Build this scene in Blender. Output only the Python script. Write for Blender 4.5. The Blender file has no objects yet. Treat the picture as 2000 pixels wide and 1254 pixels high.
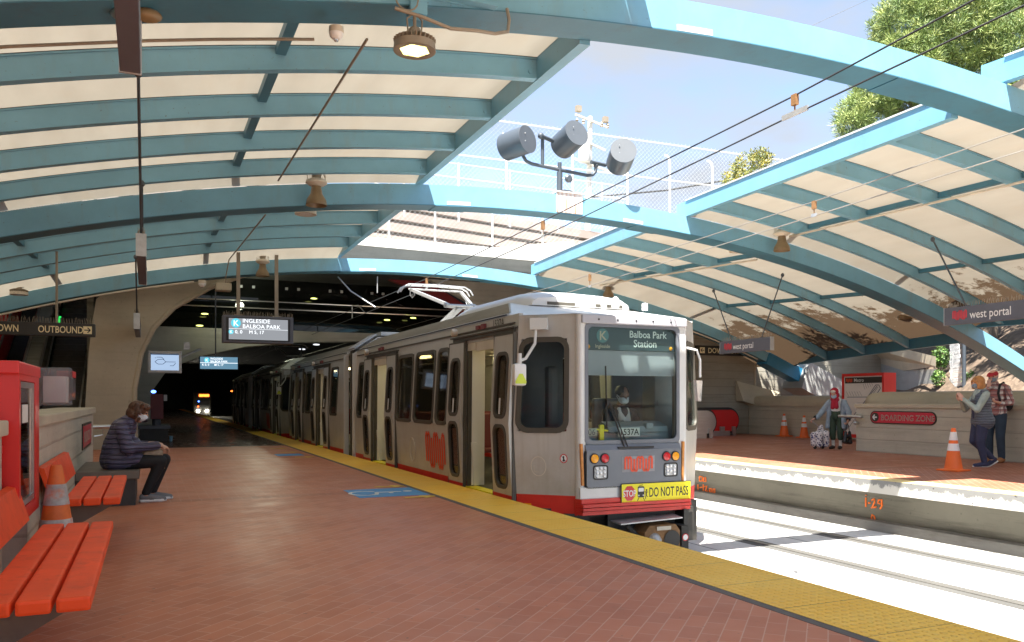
import bpy, bmesh, math, random
from mathutils import Vector, Matrix, Quaternion
from math import sin, cos, pi, sqrt, radians, atan2
random.seed(7)
S = bpy.context.scene
COL = S.collection
# ------------------------------------------------------------ camera, sky, sun, exposure
FPX, CAMZ, HORZ = 1600.0, 1.2, 780.5
TH = math.atan(709 / FPX); CT, ST = cos(TH), sin(TH)
cd = bpy.data.cameras.new('camera'); cam = bpy.data.objects.new('camera', cd); COL.objects.link(cam)
cd.sensor_width = 36; cd.lens = FPX / 2000 * 36; cd.shift_y = (HORZ - 627) / 2000
cd.clip_start = 0.05; cd.clip_end = 3000
cam.location = (0, 0, CAMZ); cam.rotation_euler = (pi / 2, 0, -TH)
S.camera = cam
SUNV = Vector((0.32, 0.34, -1)).normalized()
EL = math.asin(-SUNV.z); AZ = atan2(-SUNV.x, -SUNV.y)
wd = bpy.data.worlds.new('World'); S.world = wd; wd.use_nodes = True
nt = wd.node_tree; nt.nodes.clear()
o = nt.nodes.new('ShaderNodeOutputWorld'); bg = nt.nodes.new('ShaderNodeBackground')
sky = nt.nodes.new('ShaderNodeTexSky'); sky.sky_type = 'NISHITA'; sky.sun_disc = False
sky.sun_elevation = EL; sky.sun_rotation = AZ % (2 * pi); sky.air_density = 1.0; sky.dust_density = 1.0; sky.ozone_density = 2.0
tc = nt.nodes.new('ShaderNodeTexCoord'); mp = nt.nodes.new('ShaderNodeMapping'); mp.inputs['Scale'].default_value = (1.0, 1.0, 2.2)
n1 = nt.nodes.new('ShaderNodeTexNoise'); n1.inputs['Scale'].default_value = 3.1; n1.inputs['Detail'].default_value = 6; n1.inputs['Roughness'].default_value = .52
rp = nt.nodes.new('ShaderNodeValToRGB'); rp.color_ramp.elements[0].position = .42; rp.color_ramp.elements[1].position = .64
mx = nt.nodes.new('ShaderNodeMixRGB'); mx.inputs['Color2'].default_value = (1.95, 2.1, 2.35, 1)
nt.links.new(tc.outputs['Generated'], mp.inputs['Vector']); nt.links.new(mp.outputs['Vector'], n1.inputs['Vector'])
nt.links.new(n1.outputs['Fac'], rp.inputs['Fac']); nt.links.new(rp.outputs['Color'], mx.inputs['Fac'])
nt.links.new(sky.outputs['Color'], mx.inputs['Color1']); nt.links.new(mx.outputs['Color'], bg.inputs['Color'])
bg.inputs['Strength'].default_value = 0.08
nt.links.new(bg.outputs['Background'], o.inputs['Surface'])
sl = bpy.data.lights.new('sun', 'SUN'); sl.energy = 5.0; sl.angle = radians(.5); sl.color = (1, .955, .87)
so = bpy.data.objects.new('sun', sl); COL.objects.link(so); so.rotation_euler = SUNV.to_track_quat('-Z', 'Y').to_euler(); so.location = (-8, -10, 30)
S.view_settings.view_transform = 'Standard'; S.view_settings.look = 'None'; S.view_settings.gamma = 1
S.view_settings.exposure = 2.15
S.cycles.max_bounces = 10; S.cycles.diffuse_bounces = 5; S.cycles.transparent_max_bounces = 16; S.cycles.transmission_bounces = 6
S.cycles.use_denoising = True
# ------------------------------------------------------------ world point on a plane, seen along a direction measured on the photo
def _ray(px, py):
    a = (px - 1000) / FPX
    return Vector((ST + a * CT, CT - a * ST, -(py - HORZ) / FPX))
def onX(px, py, x): d = _ray(px, py); return Vector((0, 0, CAMZ)) + d * (x / d.x)
def onY(px, py, y): d = _ray(px, py); return Vector((0, 0, CAMZ)) + d * (y / d.y)
def onZ(px, py, z): d = _ray(px, py); return Vector((0, 0, CAMZ)) + d * ((z - CAMZ) / d.z)
# ------------------------------------------------------------ mesh helpers
def V(*a): return Vector(a)
class MB:
    """collects shapes, then links them as ONE mesh object"""
    def __init__(s): s.v = []; s.f = []; s.mi = []; s.cur = 0
    def add(s, vs, fs):
        n = len(s.v); s.v += [tuple(p) for p in vs]; s.f += [tuple(n + i for i in q) for q in fs]; s.mi += [s.cur] * len(fs); return s
    def box(s, x0, x1, y0, y1, z0, z1, bev=0):
        if x1 < x0: x0, x1 = x1, x0
        if y1 < y0: y0, y1 = y1, y0
        if z1 < z0: z0, z1 = z1, z0
        if bev > 0:
            bm = bmesh.new(); bmesh.ops.create_cube(bm, size=1)
            for v in bm.verts:
                v.co = Vector(((x0 + x1) / 2 + v.co.x * (x1 - x0), (y0 + y1) / 2 + v.co.y * (y1 - y0), (z0 + z1) / 2 + v.co.z * (z1 - z0)))
            bmesh.ops.bevel(bm, geom=bm.edges[:], offset=bev, segments=2, affect='EDGES', profile=.6)
            bm.verts.index_update(); s.add([v.co.copy() for v in bm.verts], [[v.index for v in f.verts] for f in bm.faces]); bm.free(); return s
        vs = [(x, y, z) for z in (z0, z1) for y in (y0, y1) for x in (x0, x1)]
        return s.add(vs, [(0, 2, 3, 1), (4, 5, 7, 6), (0, 1, 5, 4), (1, 3, 7, 5), (3, 2, 6, 7), (2, 0, 4, 6)])
    def hexa(s, p):  # 8 corners: bottom 4 (ring) then top 4 (ring)
        return s.add(p, [(3, 2, 1, 0), (4, 5, 6, 7), (0, 1, 5, 4), (1, 2, 6, 5), (2, 3, 7, 6), (3, 0, 4, 7)])
    def bar(s, a, b, w, h, up=(0, 0, 1)):
        a = Vector(a); b = Vector(b); d = (b - a).normalized(); up = Vector(up)
        r = d.cross(up)
        if r.length < 1e-4: r = d.cross(Vector((0, 1, 0)))
        r.normalize(); u = r.cross(d).normalized(); r = r * (w / 2); u = u * (h / 2)
        return s.hexa([a - r - u, a + r - u, b + r - u, b - r - u, a - r + u, a + r + u, b + r + u, b - r + u])
    def tube(s, pts, r, n=8, r1=None, cap=True, close=False):
        pts = [Vector(p) for p in pts]; m = len(pts); rings = []
        rr = [r + (r1 - r) * i / (m - 1) for i in range(m)] if r1 is not None else ([r] * m if not isinstance(r, (list, tuple)) else list(r))
        prev = None
        for i, p in enumerate(pts):
            if close: d = pts[(i + 1) % m] - pts[i - 1]
            else: d = (pts[min(i + 1, m - 1)] - pts[max(i - 1, 0)])
            d = d.normalized() if d.length > 1e-9 else Vector((0, 0, 1))
            if prev is None:
                u = d.orthogonal().normalized()
            else:
                u = (prev - d * prev.dot(d)); u = u.normalized() if u.length > 1e-6 else d.orthogonal().normalized()
            prev = u; w = d.cross(u)
            rings.append([p + (u * cos(2 * pi * k / n) + w * sin(2 * pi * k / n)) * rr[i] for k in range(n)])
        vs = [q for ring in rings for q in ring]; fs = []
        for i in range(m if close else m - 1):
            j = (i + 1) % m
            for k in range(n):
                k2 = (k + 1) % n; fs.append((i * n + k, i * n + k2, j * n + k2, j * n + k))
        if cap and not close: fs += [tuple(range(n))[::-1], tuple((m - 1) * n + k for k in range(n))]
        return s.add(vs, fs)
    def cyl(s, a, b, r, n=16, r1=None): return s.tube([a, b], r, n, r1)
    def lathe(s, prof, n=20, c=(0, 0, 0), M=None):  # prof [(r,z)]
        vs = []; fs = []; m = len(prof)
        for r, z in prof:
            for k in range(n):
                p = Vector((r * cos(2 * pi * k / n), r * sin(2 * pi * k / n), z))
                if M is not None: p = M @ p
                vs.append(p + Vector(c))
        for i in range(m - 1):
            for k in range(n):
                k2 = (k + 1) % n; fs.append((i * n + k, i * n + k2, (i + 1) * n + k2, (i + 1) * n + k))
        if prof[0][0] > 1e-5: fs.append(tuple(range(n))[::-1])
        if prof[-1][0] > 1e-5: fs.append(tuple((m - 1) * n + k for k in range(n)))
        return s.add(vs, fs)
    def prism(s, poly, axis, a, b):  # poly 2d in the other two axes (order x,y,z without axis)
        n = len(poly); vs = []
        for t in (a, b):
            for p in poly:
                q = list(p); q.insert(axis, t); vs.append(q)
        return s.add(vs, [tuple(range(n))[::-1], tuple(range(n, 2 * n))] + [(i, (i + 1) % n, n + (i + 1) % n, n + i) for i in range(n)])
    def ring(s, outer, inner, axis, a, b):  # frame: two loops of equal length, extruded
        n = len(outer); vs = []
        for t in (a, b):
            for lp in (outer, inner):
                for p in lp:
                    q = list(p); q.insert(axis, t); vs.append(q)
        fs = []
        for i in range(n):
            j = (i + 1) % n
            fs += [(i, j, n + j, n + i), (2 * n + i, 3 * n + i, 3 * n + j, 2 * n + j), (i, 2 * n + i, 2 * n + j, j), (n + i, n + j, 3 * n + j, 3 * n + i)]
        return s.add(vs, fs)
    def quad(s, a, b, c, d): return s.add([a, b, c, d], [(0, 1, 2, 3)])
    def ellip(s, c, rx, ry, rz, n=14, m=9, M=None):
        vs = []; fs = []
        for i in range(m + 1):
            t = pi * i / m
            for k in range(n):
                p = Vector((rx * sin(t) * cos(2 * pi * k / n), ry * sin(t) * sin(2 * pi * k / n), rz * cos(t)))
                if M is not None: p = M @ p
                vs.append(p + Vector(c))
        for i in range(m):
            for k in range(n):
                k2 = (k + 1) % n; fs.append((i * n + k, (i + 1) * n + k, (i + 1) * n + k2, i * n + k2))
        return s.add(vs, fs)
    def map(s, fn): s.v = [tuple(fn(Vector(p))) for p in s.v]; return s
    def build(s, name, mat, parent=None, smooth=None, loc=None):
        me = bpy.data.meshes.new(name); 
        off = Vector(loc) if loc is not None else Vector((0, 0, 0))
        me.from_pydata([tuple(Vector(p) - off) for p in s.v], [], s.f)
        mats = mat if isinstance(mat, (list, tuple)) else [mat]
        for m_ in mats: me.materials.append(m_)
        if len(mats) > 1: me.polygons.foreach_set('material_index', s.mi)
        bm = bmesh.new(); bm.from_mesh(me); bmesh.ops.recalc_face_normals(bm, faces=bm.faces[:]); bm.to_mesh(me); bm.free()
        ob = bpy.data.objects.new(name, me); COL.objects.link(ob); ob.location = off
        if smooth is not None: shade(me, smooth)
        if parent is not None:
            ob.parent = parent
            ob.location = off - parent_loc(parent)
        return ob
def parent_loc(p):
    l = Vector(p.location); 
    while p.parent: p = p.parent; l += Vector(p.location)
    return l
def shade(me, ang=35):
    me.polygons.foreach_set('use_smooth', [True] * len(me.polygons))
    bm = bmesh.new(); bm.from_mesh(me)
    lim = radians(ang)
    for e in bm.edges:
        if len(e.link_faces) == 2:
            try: e.smooth = e.calc_face_angle() < lim
            except Exception: pass
        else: e.smooth = False
    bm.to_mesh(me); bm.free()
def tag(ob, label=None, cat=None, group=None, kind=None):
    if label: ob['label'] = label
    if cat: ob['category'] = cat
    if group: ob['group'] = group
    if kind: ob['kind'] = kind
    return ob
def thing(name, loc, label, cat, group=None, rz=0):
    e = bpy.data.objects.new(name, None); COL.objects.link(e); e.location = loc; e.rotation_euler = (0, 0, rz); e.empty_display_size = .2
    return tag(e, label, cat, group)
def part(name, mb, mat, parent, smooth=None):  # vertices given in the thing's own (local) frame
    me_o = mb.build(name, mat, None, smooth); me_o.parent = parent; return me_o
def wpart(name, mb, mat, parent, smooth=None):  # vertices given in world frame (parent unrotated)
    L = parent_loc(parent); mb.map(lambda p: p - L); me_o = mb.build(name, mat, None, smooth); me_o.parent = parent; return me_o
def copy_thing(root, loc, rz=None, label=None, group=None):
    r = root.copy(); COL.objects.link(r); r.location = loc
    if rz is not None: r.rotation_euler = (0, 0, rz)
    if label: r['label'] = label
    if group: r['group'] = group
    for ch in list(root.children):
        c = ch.copy(); COL.objects.link(c); c.parent = r
        for g in list(ch.children):
            d = g.copy(); COL.objects.link(d); d.parent = c
    return r
def rrect(a0, a1, b0, b1, r, n=5):
    out = []
    for (ca, cb, t0) in ((a1 - r, b1 - r, 0), (a0 + r, b1 - r, pi / 2), (a0 + r, b0 + r, pi), (a1 - r, b0 + r, 1.5 * pi)):
        for i in range(n + 1):
            t = t0 + pi / 2 * i / n; out.append((ca + r * cos(t), cb + r * sin(t)))
    return out
_txt = {}
def text_shape(txt, height, bold=0.0, ext=.002, align='LEFT', sx=1.0, shear=0):
    cu = bpy.data.curves.new('lettering', 'FONT'); cu.body = txt; cu.size = 1; cu.extrude = 0; cu.offset = bold; cu.align_x = align; cu.shear = shear; cu.resolution_u = 3
    ob = bpy.data.objects.new('lettering', cu); COL.objects.link(ob)
    dg = bpy.context.evaluated_depsgraph_get(); me = bpy.data.meshes.new_from_object(ob.evaluated_get(dg))
    bpy.data.objects.remove(ob); bpy.data.curves.remove(cu)
    k = height / .70
    vs = [Vector((v.co.x * k * sx, v.co.y * k, 0)) for v in me.vertices]; fs = [tuple(p.vertices) for p in me.polygons]
    bpy.data.meshes.remove(me)
    return vs, fs
def add_text(mb, txt, height, origin, right, up, bold=0.0, align='LEFT', sx=1.0, lift=.003, shear=0):
    vs, fs = text_shape(txt, height, bold, align=align, sx=sx, shear=shear)
    o_, r_, u_ = Vector(origin), Vector(right).normalized(), Vector(up).normalized(); n_ = r_.cross(u_)
    mb.add([o_ + r_ * v.x + u_ * v.y + n_ * lift for v in vs], fs)
    return mb
# ------------------------------------------------------------ materials
def _n(nt, t, **kw):
    n = nt.nodes.new(t)
    for k, v in kw.items():
        if k in n.inputs: n.inputs[k].default_value = v
        else: setattr(n, k, v)
    return n
def base(name):
    m = bpy.data.materials.new(name); m.use_nodes = True; nt = m.node_tree
    return m, nt, nt.nodes['Principled BSDF'], nt.nodes['Material Output']
def rgb(c): return (c[0], c[1], c[2], 1)
def coords(nt, scale=(1, 1, 1), rot=(0, 0, 0), world=False):
    tc = _n(nt, 'ShaderNodeNewGeometry' if world else 'ShaderNodeTexCoord'); mp = _n(nt, 'ShaderNodeMapping')
    mp.inputs['Scale'].default_value = scale; mp.inputs['Rotation'].default_value = rot
    nt.links.new(tc.outputs['Position' if world else 'Object'], mp.inputs['Vector']); return mp.outputs['Vector']
def noise(nt, vec, scale, detail=4, rough=.55):
    n = _n(nt, 'ShaderNodeTexNoise'); n.inputs['Scale'].default_value = scale; n.inputs['Detail'].default_value = detail; n.inputs['Roughness'].default_value = rough
    nt.links.new(vec, n.inputs['Vector']); return n.outputs['Fac']
def ramp(nt, fac, p0, p1, c0=(0, 0, 0), c1=(1, 1, 1)):
    r = _n(nt, 'ShaderNodeValToRGB'); e = r.color_ramp.elements; e[0].position = p0; e[1].position = p1; e[0].color = rgb(c0); e[1].color = rgb(c1)
    nt.links.new(fac, r.inputs['Fac']); return r.outputs['Color']
def mix(nt, fac, a, b, mode='MIX'):
    m = _n(nt, 'ShaderNodeMixRGB', blend_type=mode)
    for i, x in (('Fac', fac), ('Color1', a), ('Color2', b)):
        if isinstance(x, (int, float)): m.inputs[i].default_value = x
        elif isinstance(x, tuple): m.inputs[i].default_value = rgb(x)
        else: nt.links.new(x, m.inputs[i])
    return m.outputs['Color']
def bump(nt, p, h, strength=.3, dist=.01):
    b = _n(nt, 'ShaderNodeBump'); b.inputs['Strength'].default_value = strength; b.inputs['Distance'].default_value = dist
    nt.links.new(h, b.inputs['Height']); nt.links.new(b.outputs['Normal'], p.inputs['Normal'])
def mat(name, col, rough=.6, metal=0, var=.12, scale=2.5, dirt=None, dirt_amt=.5, dscale=1.6, stretch=(1, 1, 1), bp=0, bscale=60, world=False, spec=.5):
    m, nt, p, out = base(name); v = coords(nt, stretch, world=world)
    a = tuple(max(0, c * (1 - var)) for c in col); b = tuple(min(1, c * (1 + var)) for c in col)
    c = mix(nt, ramp(nt, noise(nt, v, scale, 5, .6), .3, .7), a, b)
    if dirt is not None:
        d = ramp(nt, noise(nt, v, dscale, 7, .68), .52, .72); dm = _n(nt, 'ShaderNodeMath', operation='MULTIPLY'); nt.links.new(d, dm.inputs[0]); dm.inputs[1].default_value = dirt_amt
        c = mix(nt, dm.outputs[0], c, dirt)
    nt.links.new(c, p.inputs['Base Color']); p.inputs['Roughness'].default_value = rough; p.inputs['Metallic'].default_value = metal
    if 'Specular IOR Level' in p.inputs: p.inputs['Specular IOR Level'].default_value = spec
    if bp: bump(nt, p, noise(nt, v, bscale, 4, .6), bp, .004)
    return m
def emit(name, col, strength, other=None):
    m = bpy.data.materials.new(name); m.use_nodes = True; nt = m.node_tree; nt.nodes.clear()
    o = _n(nt, 'ShaderNodeOutputMaterial'); e = _n(nt, 'ShaderNodeEmission'); e.inputs['Color'].default_value = rgb(col); e.inputs['Strength'].default_value = strength
    nt.links.new(e.outputs[0], o.inputs['Surface']); return m
def glassy(name, tint, gloss=.12, rough=.02, opac=0.0, body=(.02, .02, .02)):
    m = bpy.data.materials.new(name); m.use_nodes = True; nt = m.node_tree; nt.nodes.clear()
    o = _n(nt, 'ShaderNodeOutputMaterial'); t = _n(nt, 'ShaderNodeBsdfTransparent'); t.inputs['Color'].default_value = rgb(tint)
    d = _n(nt, 'ShaderNodeBsdfDiffuse'); d.inputs['Color'].default_value = rgb(body)
    g = _n(nt, 'ShaderNodeBsdfGlossy'); g.inputs['Roughness'].default_value = rough
    a = _n(nt, 'ShaderNodeMixShader'); a.inputs[0].default_value = opac; nt.links.new(t.outputs[0], a.inputs[1]); nt.links.new(d.outputs[0], a.inputs[2])
    f = _n(nt, 'ShaderNodeFresnel'); f.inputs['IOR'].default_value = 1.45; ad = _n(nt, 'ShaderNodeMath', operation='MULTIPLY'); ad.use_clamp = True; nt.links.new(f.outputs[0], ad.inputs[0]); ad.inputs[1].default_value = gloss
    b = _n(nt, 'ShaderNodeMixShader'); nt.links.new(ad.outputs[0], b.inputs[0]); nt.links.new(a.outputs[0], b.inputs[1]); nt.links.new(g.outputs[0], b.inputs[2])
    nt.links.new(b.outputs[0], o.inputs['Surface']); return m
# paving brick: rows laid across the platform
def brick_floor(name, c1, c2, mortar, rough=.42, near=True):
    m, nt, p, out = base(name); v = coords(nt, world=True)
    def bricks(vec, w=.225, h=.102):
        b = _n(nt, 'ShaderNodeTexBrick'); nt.links.new(vec, b.inputs['Vector'])
        for k, x in (('Color1', c1), ('Color2', c2), ('Mortar', mortar)): b.inputs[k].default_value = rgb(x)
        b.inputs['Scale'].default_value = 1; b.inputs['Brick Width'].default_value = w; b.inputs['Row Height'].default_value = h; b.inputs['Mortar Size'].default_value = .0038; b.inputs['Mortar Smooth'].default_value = .25; b.inputs['Bias'].default_value = -.1
        return b.outputs['Color'], b.outputs['Fac']
    col, fac = bricks(v)
    if near:   # bricks laid on the diagonal near the camera, a soldier course, then rows across the platform
        g = _n(nt, 'ShaderNodeNewGeometry'); sp = _n(nt, 'ShaderNodeSeparateXYZ'); nt.links.new(g.outputs['Position'], sp.inputs[0])
        def step(op, val):
            s_ = _n(nt, 'ShaderNodeMath', operation=op); nt.links.new(sp.outputs['Y'], s_.inputs[0]); s_.inputs[1].default_value = val; return s_.outputs[0]
        def both(x, y):
            s_ = _n(nt, 'ShaderNodeMath', operation='MULTIPLY'); nt.links.new(x, s_.inputs[0]); nt.links.new(y, s_.inputs[1]); return s_.outputs[0]
        col2, fac2 = bricks(coords(nt, (1, 1, 1), (0, 0, radians(-45)), world=True))
        col3, fac3 = bricks(coords(nt, (1, 1, 1), (0, 0, radians(90)), world=True), .9, .115)
        nr = step('LESS_THAN', 10.36); col = mix(nt, nr, col, col2); fac = mix(nt, nr, fac, fac2)
        for ya in (10.36, 17.3):
            sd = both(step('GREATER_THAN', ya), step('LESS_THAN', ya + .23)); col = mix(nt, sd, col, mix(nt, 1, col3, (.82, .80, .80), 'MULTIPLY')); fac = mix(nt, sd, fac, fac3)
    w = noise(nt, v, .55, 6, .62); c = mix(nt, ramp(nt, w, .3, .75), col, (.66, .56, .50), 'MULTIPLY')
    c = mix(nt, .5, col, c)
    st = ramp(nt, noise(nt, v, 3.1, 8, .7), .60, .76); c = mix(nt, mix(nt, .30, (0, 0, 0), st), c, (.08, .05, .04))
    sp_ = ramp(nt, noise(nt, v, 23, 2, .4), .735, .75); c = mix(nt, mix(nt, .6, (0, 0, 0), sp_), c, (.05, .04, .035))
    dz = ramp(nt, noise(nt, v, 1.0, 5, .6), .5, .8); c = mix(nt, mix(nt, .25, (0, 0, 0), dz), c, (.52, .36, .30))
    nt.links.new(c, p.inputs['Base Color'])
    r = _n(nt, 'ShaderNodeMapRange'); nt.links.new(noise(nt, v, 2.2, 5), r.inputs[0]); r.inputs[3].default_value = rough - .12; r.inputs[4].default_value = rough + .2; nt.links.new(r.outputs[0], p.inputs['Roughness'])
    iv = _n(nt, 'ShaderNodeMath', operation='SUBTRACT'); iv.inputs[0].default_value = 1; nt.links.new(fac, iv.inputs[1])
    bump(nt, p, iv.outputs[0], .35, .004); return m
M = {}
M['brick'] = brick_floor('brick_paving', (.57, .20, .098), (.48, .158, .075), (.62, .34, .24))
def concrete(name, col, board=0.0, dirt=(.16, .14, .11), damt=.5, var=.13, ax=2, rough=.85):
    m, nt, p, out = base(name); v = coords(nt, world=True)
    c = mix(nt, ramp(nt, noise(nt, v, .9, 7, .65), .3, .72), tuple(x * (1 - var) for x in col), tuple(min(1, x * (1 + var)) for x in col))
    sv = coords(nt, (.25, .25, 3.2) if ax == 2 else (3, .3, .3), world=True)
    s = ramp(nt, noise(nt, sv, 2.2, 6, .7), .50, .78)
    c = mix(nt, mix(nt, damt, (0, 0, 0), s), c, dirt)
    pit = ramp(nt, noise(nt, v, 17, 3, .5), .66, .72); c = mix(nt, mix(nt, .3, (0, 0, 0), pit), c, dirt)
    h = noise(nt, v, 9, 6, .7)
    if board:
        w = _n(nt, 'ShaderNodeTexWave', wave_type='BANDS', bands_direction='Z', wave_profile='SAW'); w.inputs['Scale'].default_value = board; w.inputs['Distortion'].default_value = .25; w.inputs['Detail'].default_value = 2
        nt.links.new(v, w.inputs['Vector']); g = ramp(nt, w.outputs['Fac'], .02, .10); c = mix(nt, mix(nt, .42, (1, 1, 1), g), tuple(x * .45 for x in col), c)
        # (groove lines of the formwork boards)
        h2 = mix(nt, .5, h, g); bump(nt, p, h2, .5, .02)
    else: bump(nt, p, h, .3, .01)
    nt.links.new(c, p.inputs['Base Color']); p.inputs['Roughness'].default_value = rough; return m
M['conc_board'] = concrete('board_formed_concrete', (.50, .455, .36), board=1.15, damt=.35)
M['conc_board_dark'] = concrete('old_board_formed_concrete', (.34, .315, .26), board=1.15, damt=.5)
M['conc'] = concrete('plain_concrete', (.46, .44, .39), damt=.4)
M['conc_cap'] = concrete('smooth_beige_concrete', (.50, .44, .33), damt=.2)
M['conc_shade'] = concrete('shade_toned_concrete', (.33, .34, .335), damt=.3)  # darker, cooler concrete copy with the shade mixed into its colour
M['conc_white'] = concrete('pale_concrete', (.66, .645, .60), damt=.3)
M['conc_dark'] = concrete('sooty_concrete', (.24, .225, .18), damt=.75, dirt=(.045, .04, .032))
M['slab'] = concrete('track_slab_concrete', (.55, .545, .53), damt=.45, dirt=(.34, .32, .29), ax=0)
M['groove'] = concrete('rail_groove_asphalt', (.085, .084, .08), damt=.7, dirt=(.08, .07, .06), ax=0)
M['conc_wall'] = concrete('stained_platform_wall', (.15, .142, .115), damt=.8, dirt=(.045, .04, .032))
M['gutter'] = concrete('gutter_concrete', (.20, .19, .17), damt=.8, dirt=(.07, .055, .04), ax=0)
# flaking white edge beam of the far platform
def edge_paint():
    m, nt, p, out = base('flaking_white_edge'); v = coords(nt, world=True)
    g = _n(nt, 'ShaderNodeNewGeometry'); sp = _n(nt, 'ShaderNodeSeparateXYZ'); nt.links.new(g.outputs['Position'], sp.inputs[0])
    mr = _n(nt, 'ShaderNodeMapRange'); nt.links.new(sp.outputs['Z'], mr.inputs[0]); mr.inputs[1].default_value = -.17; mr.inputs[2].default_value = -.0; mr.inputs[3].default_value = 0; mr.inputs[4].default_value = .50
    nn = noise(nt, coords(nt, (1, 1, .55), world=True), 6.5, 8, .72); ad = _n(nt, 'ShaderNodeMath', operation='ADD'); nt.links.new(mr.outputs[0], ad.inputs[0]); nt.links.new(nn, ad.inputs[1])
    f = ramp(nt, ad.outputs[0], .72, .80)
    c = mix(nt, f, (.52, .505, .465), (.20, .20, .195)); pits = ramp(nt, noise(nt, v, 11, 3), .69, .72); c = mix(nt, pits, c, (.06, .05, .045))
    nt.links.new(c, p.inputs['Base Color']); p.inputs['Roughness'].default_value = .85; bump(nt, p, noise(nt, v, 14, 6, .7), .5, .015); return m
M['edge'] = edge_paint()
M['yellow_edge'] = mat('faded_yellow_edge_paint', (.74, .58, .26), .7, var=.15, scale=6, dirt=(.5, .45, .38), dirt_amt=.6, world=True)
def tactile():
    m, nt, p, out = base('yellow_tactile_paving'); v = coords(nt, world=True)
    c = mix(nt, ramp(nt, noise(nt, v, 1.3, 6, .65), .3, .75), (.95, .52, .03), (1.0, .64, .10))
    c = mix(nt, mix(nt, .35, (0, 0, 0), ramp(nt, noise(nt, v, 4, 7, .7), .55, .8)), c, (.66, .40, .06))
    vo = _n(nt, 'ShaderNodeTexVoronoi', feature='F1'); vo.inputs['Scale'].default_value = 1; vo.inputs['Randomness'].default_value = 0
    sv = coords(nt, (1 / .06, 1 / .06, 1 / .06), world=True); nt.links.new(sv, vo.inputs['Vector'])
    d = ramp(nt, vo.outputs['Distance'], .18, .32, (1, 1, 1), (0, 0, 0))
    c = mix(nt, mix(nt, .30, (0, 0, 0), d), c, (.90, .60, .16))
    # tile joints every 0.6 m
    b = _n(nt, 'ShaderNodeTexBrick', offset=0); nt.links.new(v, b.inputs['Vector']); b.inputs['Scale'].default_value = 1; b.inputs['Brick Width'].default_value = 3; b.inputs['Row Height'].default_value = .61; b.inputs['Mortar Size'].default_value = .003
    c = mix(nt, b.outputs['Fac'], c, (.25, .14, .03))
    nt.links.new(c, p.inputs['Base Color']); p.inputs['Roughness'].default_value = .5; bump(nt, p, d, 1.0, .010); return m
M['tactile'] = tactile()
M['border'] = mat('dark_stone_border', (.10, .085, .075), .6, var=.25, scale=8, world=True)
def paint(name, col, rough=.45, fade=.35, grime=(.22, .20, .15)):
    m, nt, p, out = base(name); v = coords(nt, world=True)
    c = mix(nt, ramp(nt, noise(nt, v, 1.1, 7, .66), .3, .75), tuple(x * .86 for x in col), tuple(min(1, x * 1.1) for x in col))
    st = ramp(nt, noise(nt, coords(nt, (2.2, 2.2, .5), world=True), 1.3, 7, .7), .53, .76); c = mix(nt, mix(nt, fade, (0, 0, 0), st), c, grime)
    sp = ramp(nt, noise(nt, v, 26, 3), .70, .73); c = mix(nt, mix(nt, .5, (0, 0, 0), sp), c, (.10, .07, .05))
    ru = ramp(nt, noise(nt, coords(nt, (3.5, 3.5, 1.2), world=True), 2.2, 8, .75), .665, .72); c = mix(nt, mix(nt, .7, (0, 0, 0), ru), c, (.24, .15, .10))
    nt.links.new(c, p.inputs['Base Color']); p.inputs['Roughness'].default_value = rough; bump(nt, p, noise(nt, v, 7, 5), .12, .01); return m
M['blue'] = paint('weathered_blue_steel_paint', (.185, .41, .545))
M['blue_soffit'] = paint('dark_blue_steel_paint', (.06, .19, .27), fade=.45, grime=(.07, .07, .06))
M['grey_paint'] = mat('slate_grey_paint', (.058, .07, .084), .4, var=.1)
M['sign_grey'] = mat('warm_grey_sign_paint', (.10, .105, .13), .45, var=.08)
def panel_mat(name, litter):
    m = bpy.data.materials.new(name); m.use_nodes = True; nt = m.node_tree; nt.nodes.clear(); o = _n(nt, 'ShaderNodeOutputMaterial')
    v = coords(nt, (2.0, .45, 1), world=True); c = mix(nt, ramp(nt, noise(nt, v, 1.2, 6, .66), .3, .75), (.150, .134, .106), (.196, .178, .144))
    c = mix(nt, mix(nt, .6, (0, 0, 0), ramp(nt, noise(nt, v, 2.5, 8, .72), .52, .8)), c, (.17, .135, .09))
    cl = mix(nt, .5, c, (.97, .92, .82))
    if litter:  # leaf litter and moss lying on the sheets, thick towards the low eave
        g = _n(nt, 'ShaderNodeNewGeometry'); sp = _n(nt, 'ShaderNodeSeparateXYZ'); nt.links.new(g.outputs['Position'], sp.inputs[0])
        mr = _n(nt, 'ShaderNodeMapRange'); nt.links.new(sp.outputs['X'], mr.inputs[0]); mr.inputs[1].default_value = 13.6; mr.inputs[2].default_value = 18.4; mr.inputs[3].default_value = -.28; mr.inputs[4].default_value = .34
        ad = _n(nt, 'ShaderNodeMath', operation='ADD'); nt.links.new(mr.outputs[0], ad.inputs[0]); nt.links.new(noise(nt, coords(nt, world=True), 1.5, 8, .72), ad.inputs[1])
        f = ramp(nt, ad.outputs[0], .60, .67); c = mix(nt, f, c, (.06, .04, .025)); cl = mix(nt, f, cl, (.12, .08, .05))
    d = _n(nt, 'ShaderNodeBsdfDiffuse'); t = _n(nt, 'ShaderNodeBsdfTranslucent'); nt.links.new(cl, d.inputs['Color']); nt.links.new(c, t.inputs['Color'])
    a = _n(nt, 'ShaderNodeMixShader'); a.inputs[0].default_value = .46; nt.links.new(d.outputs[0], a.inputs[1]); nt.links.new(t.outputs[0], a.inputs[2])
    nt.links.new(a.outputs[0], o.inputs['Surface']); return m
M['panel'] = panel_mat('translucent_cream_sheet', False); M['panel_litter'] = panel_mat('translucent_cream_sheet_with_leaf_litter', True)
M['gap'] = mat('dark_rubber', (.025, .024, .023), .7, var=.2)
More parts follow.
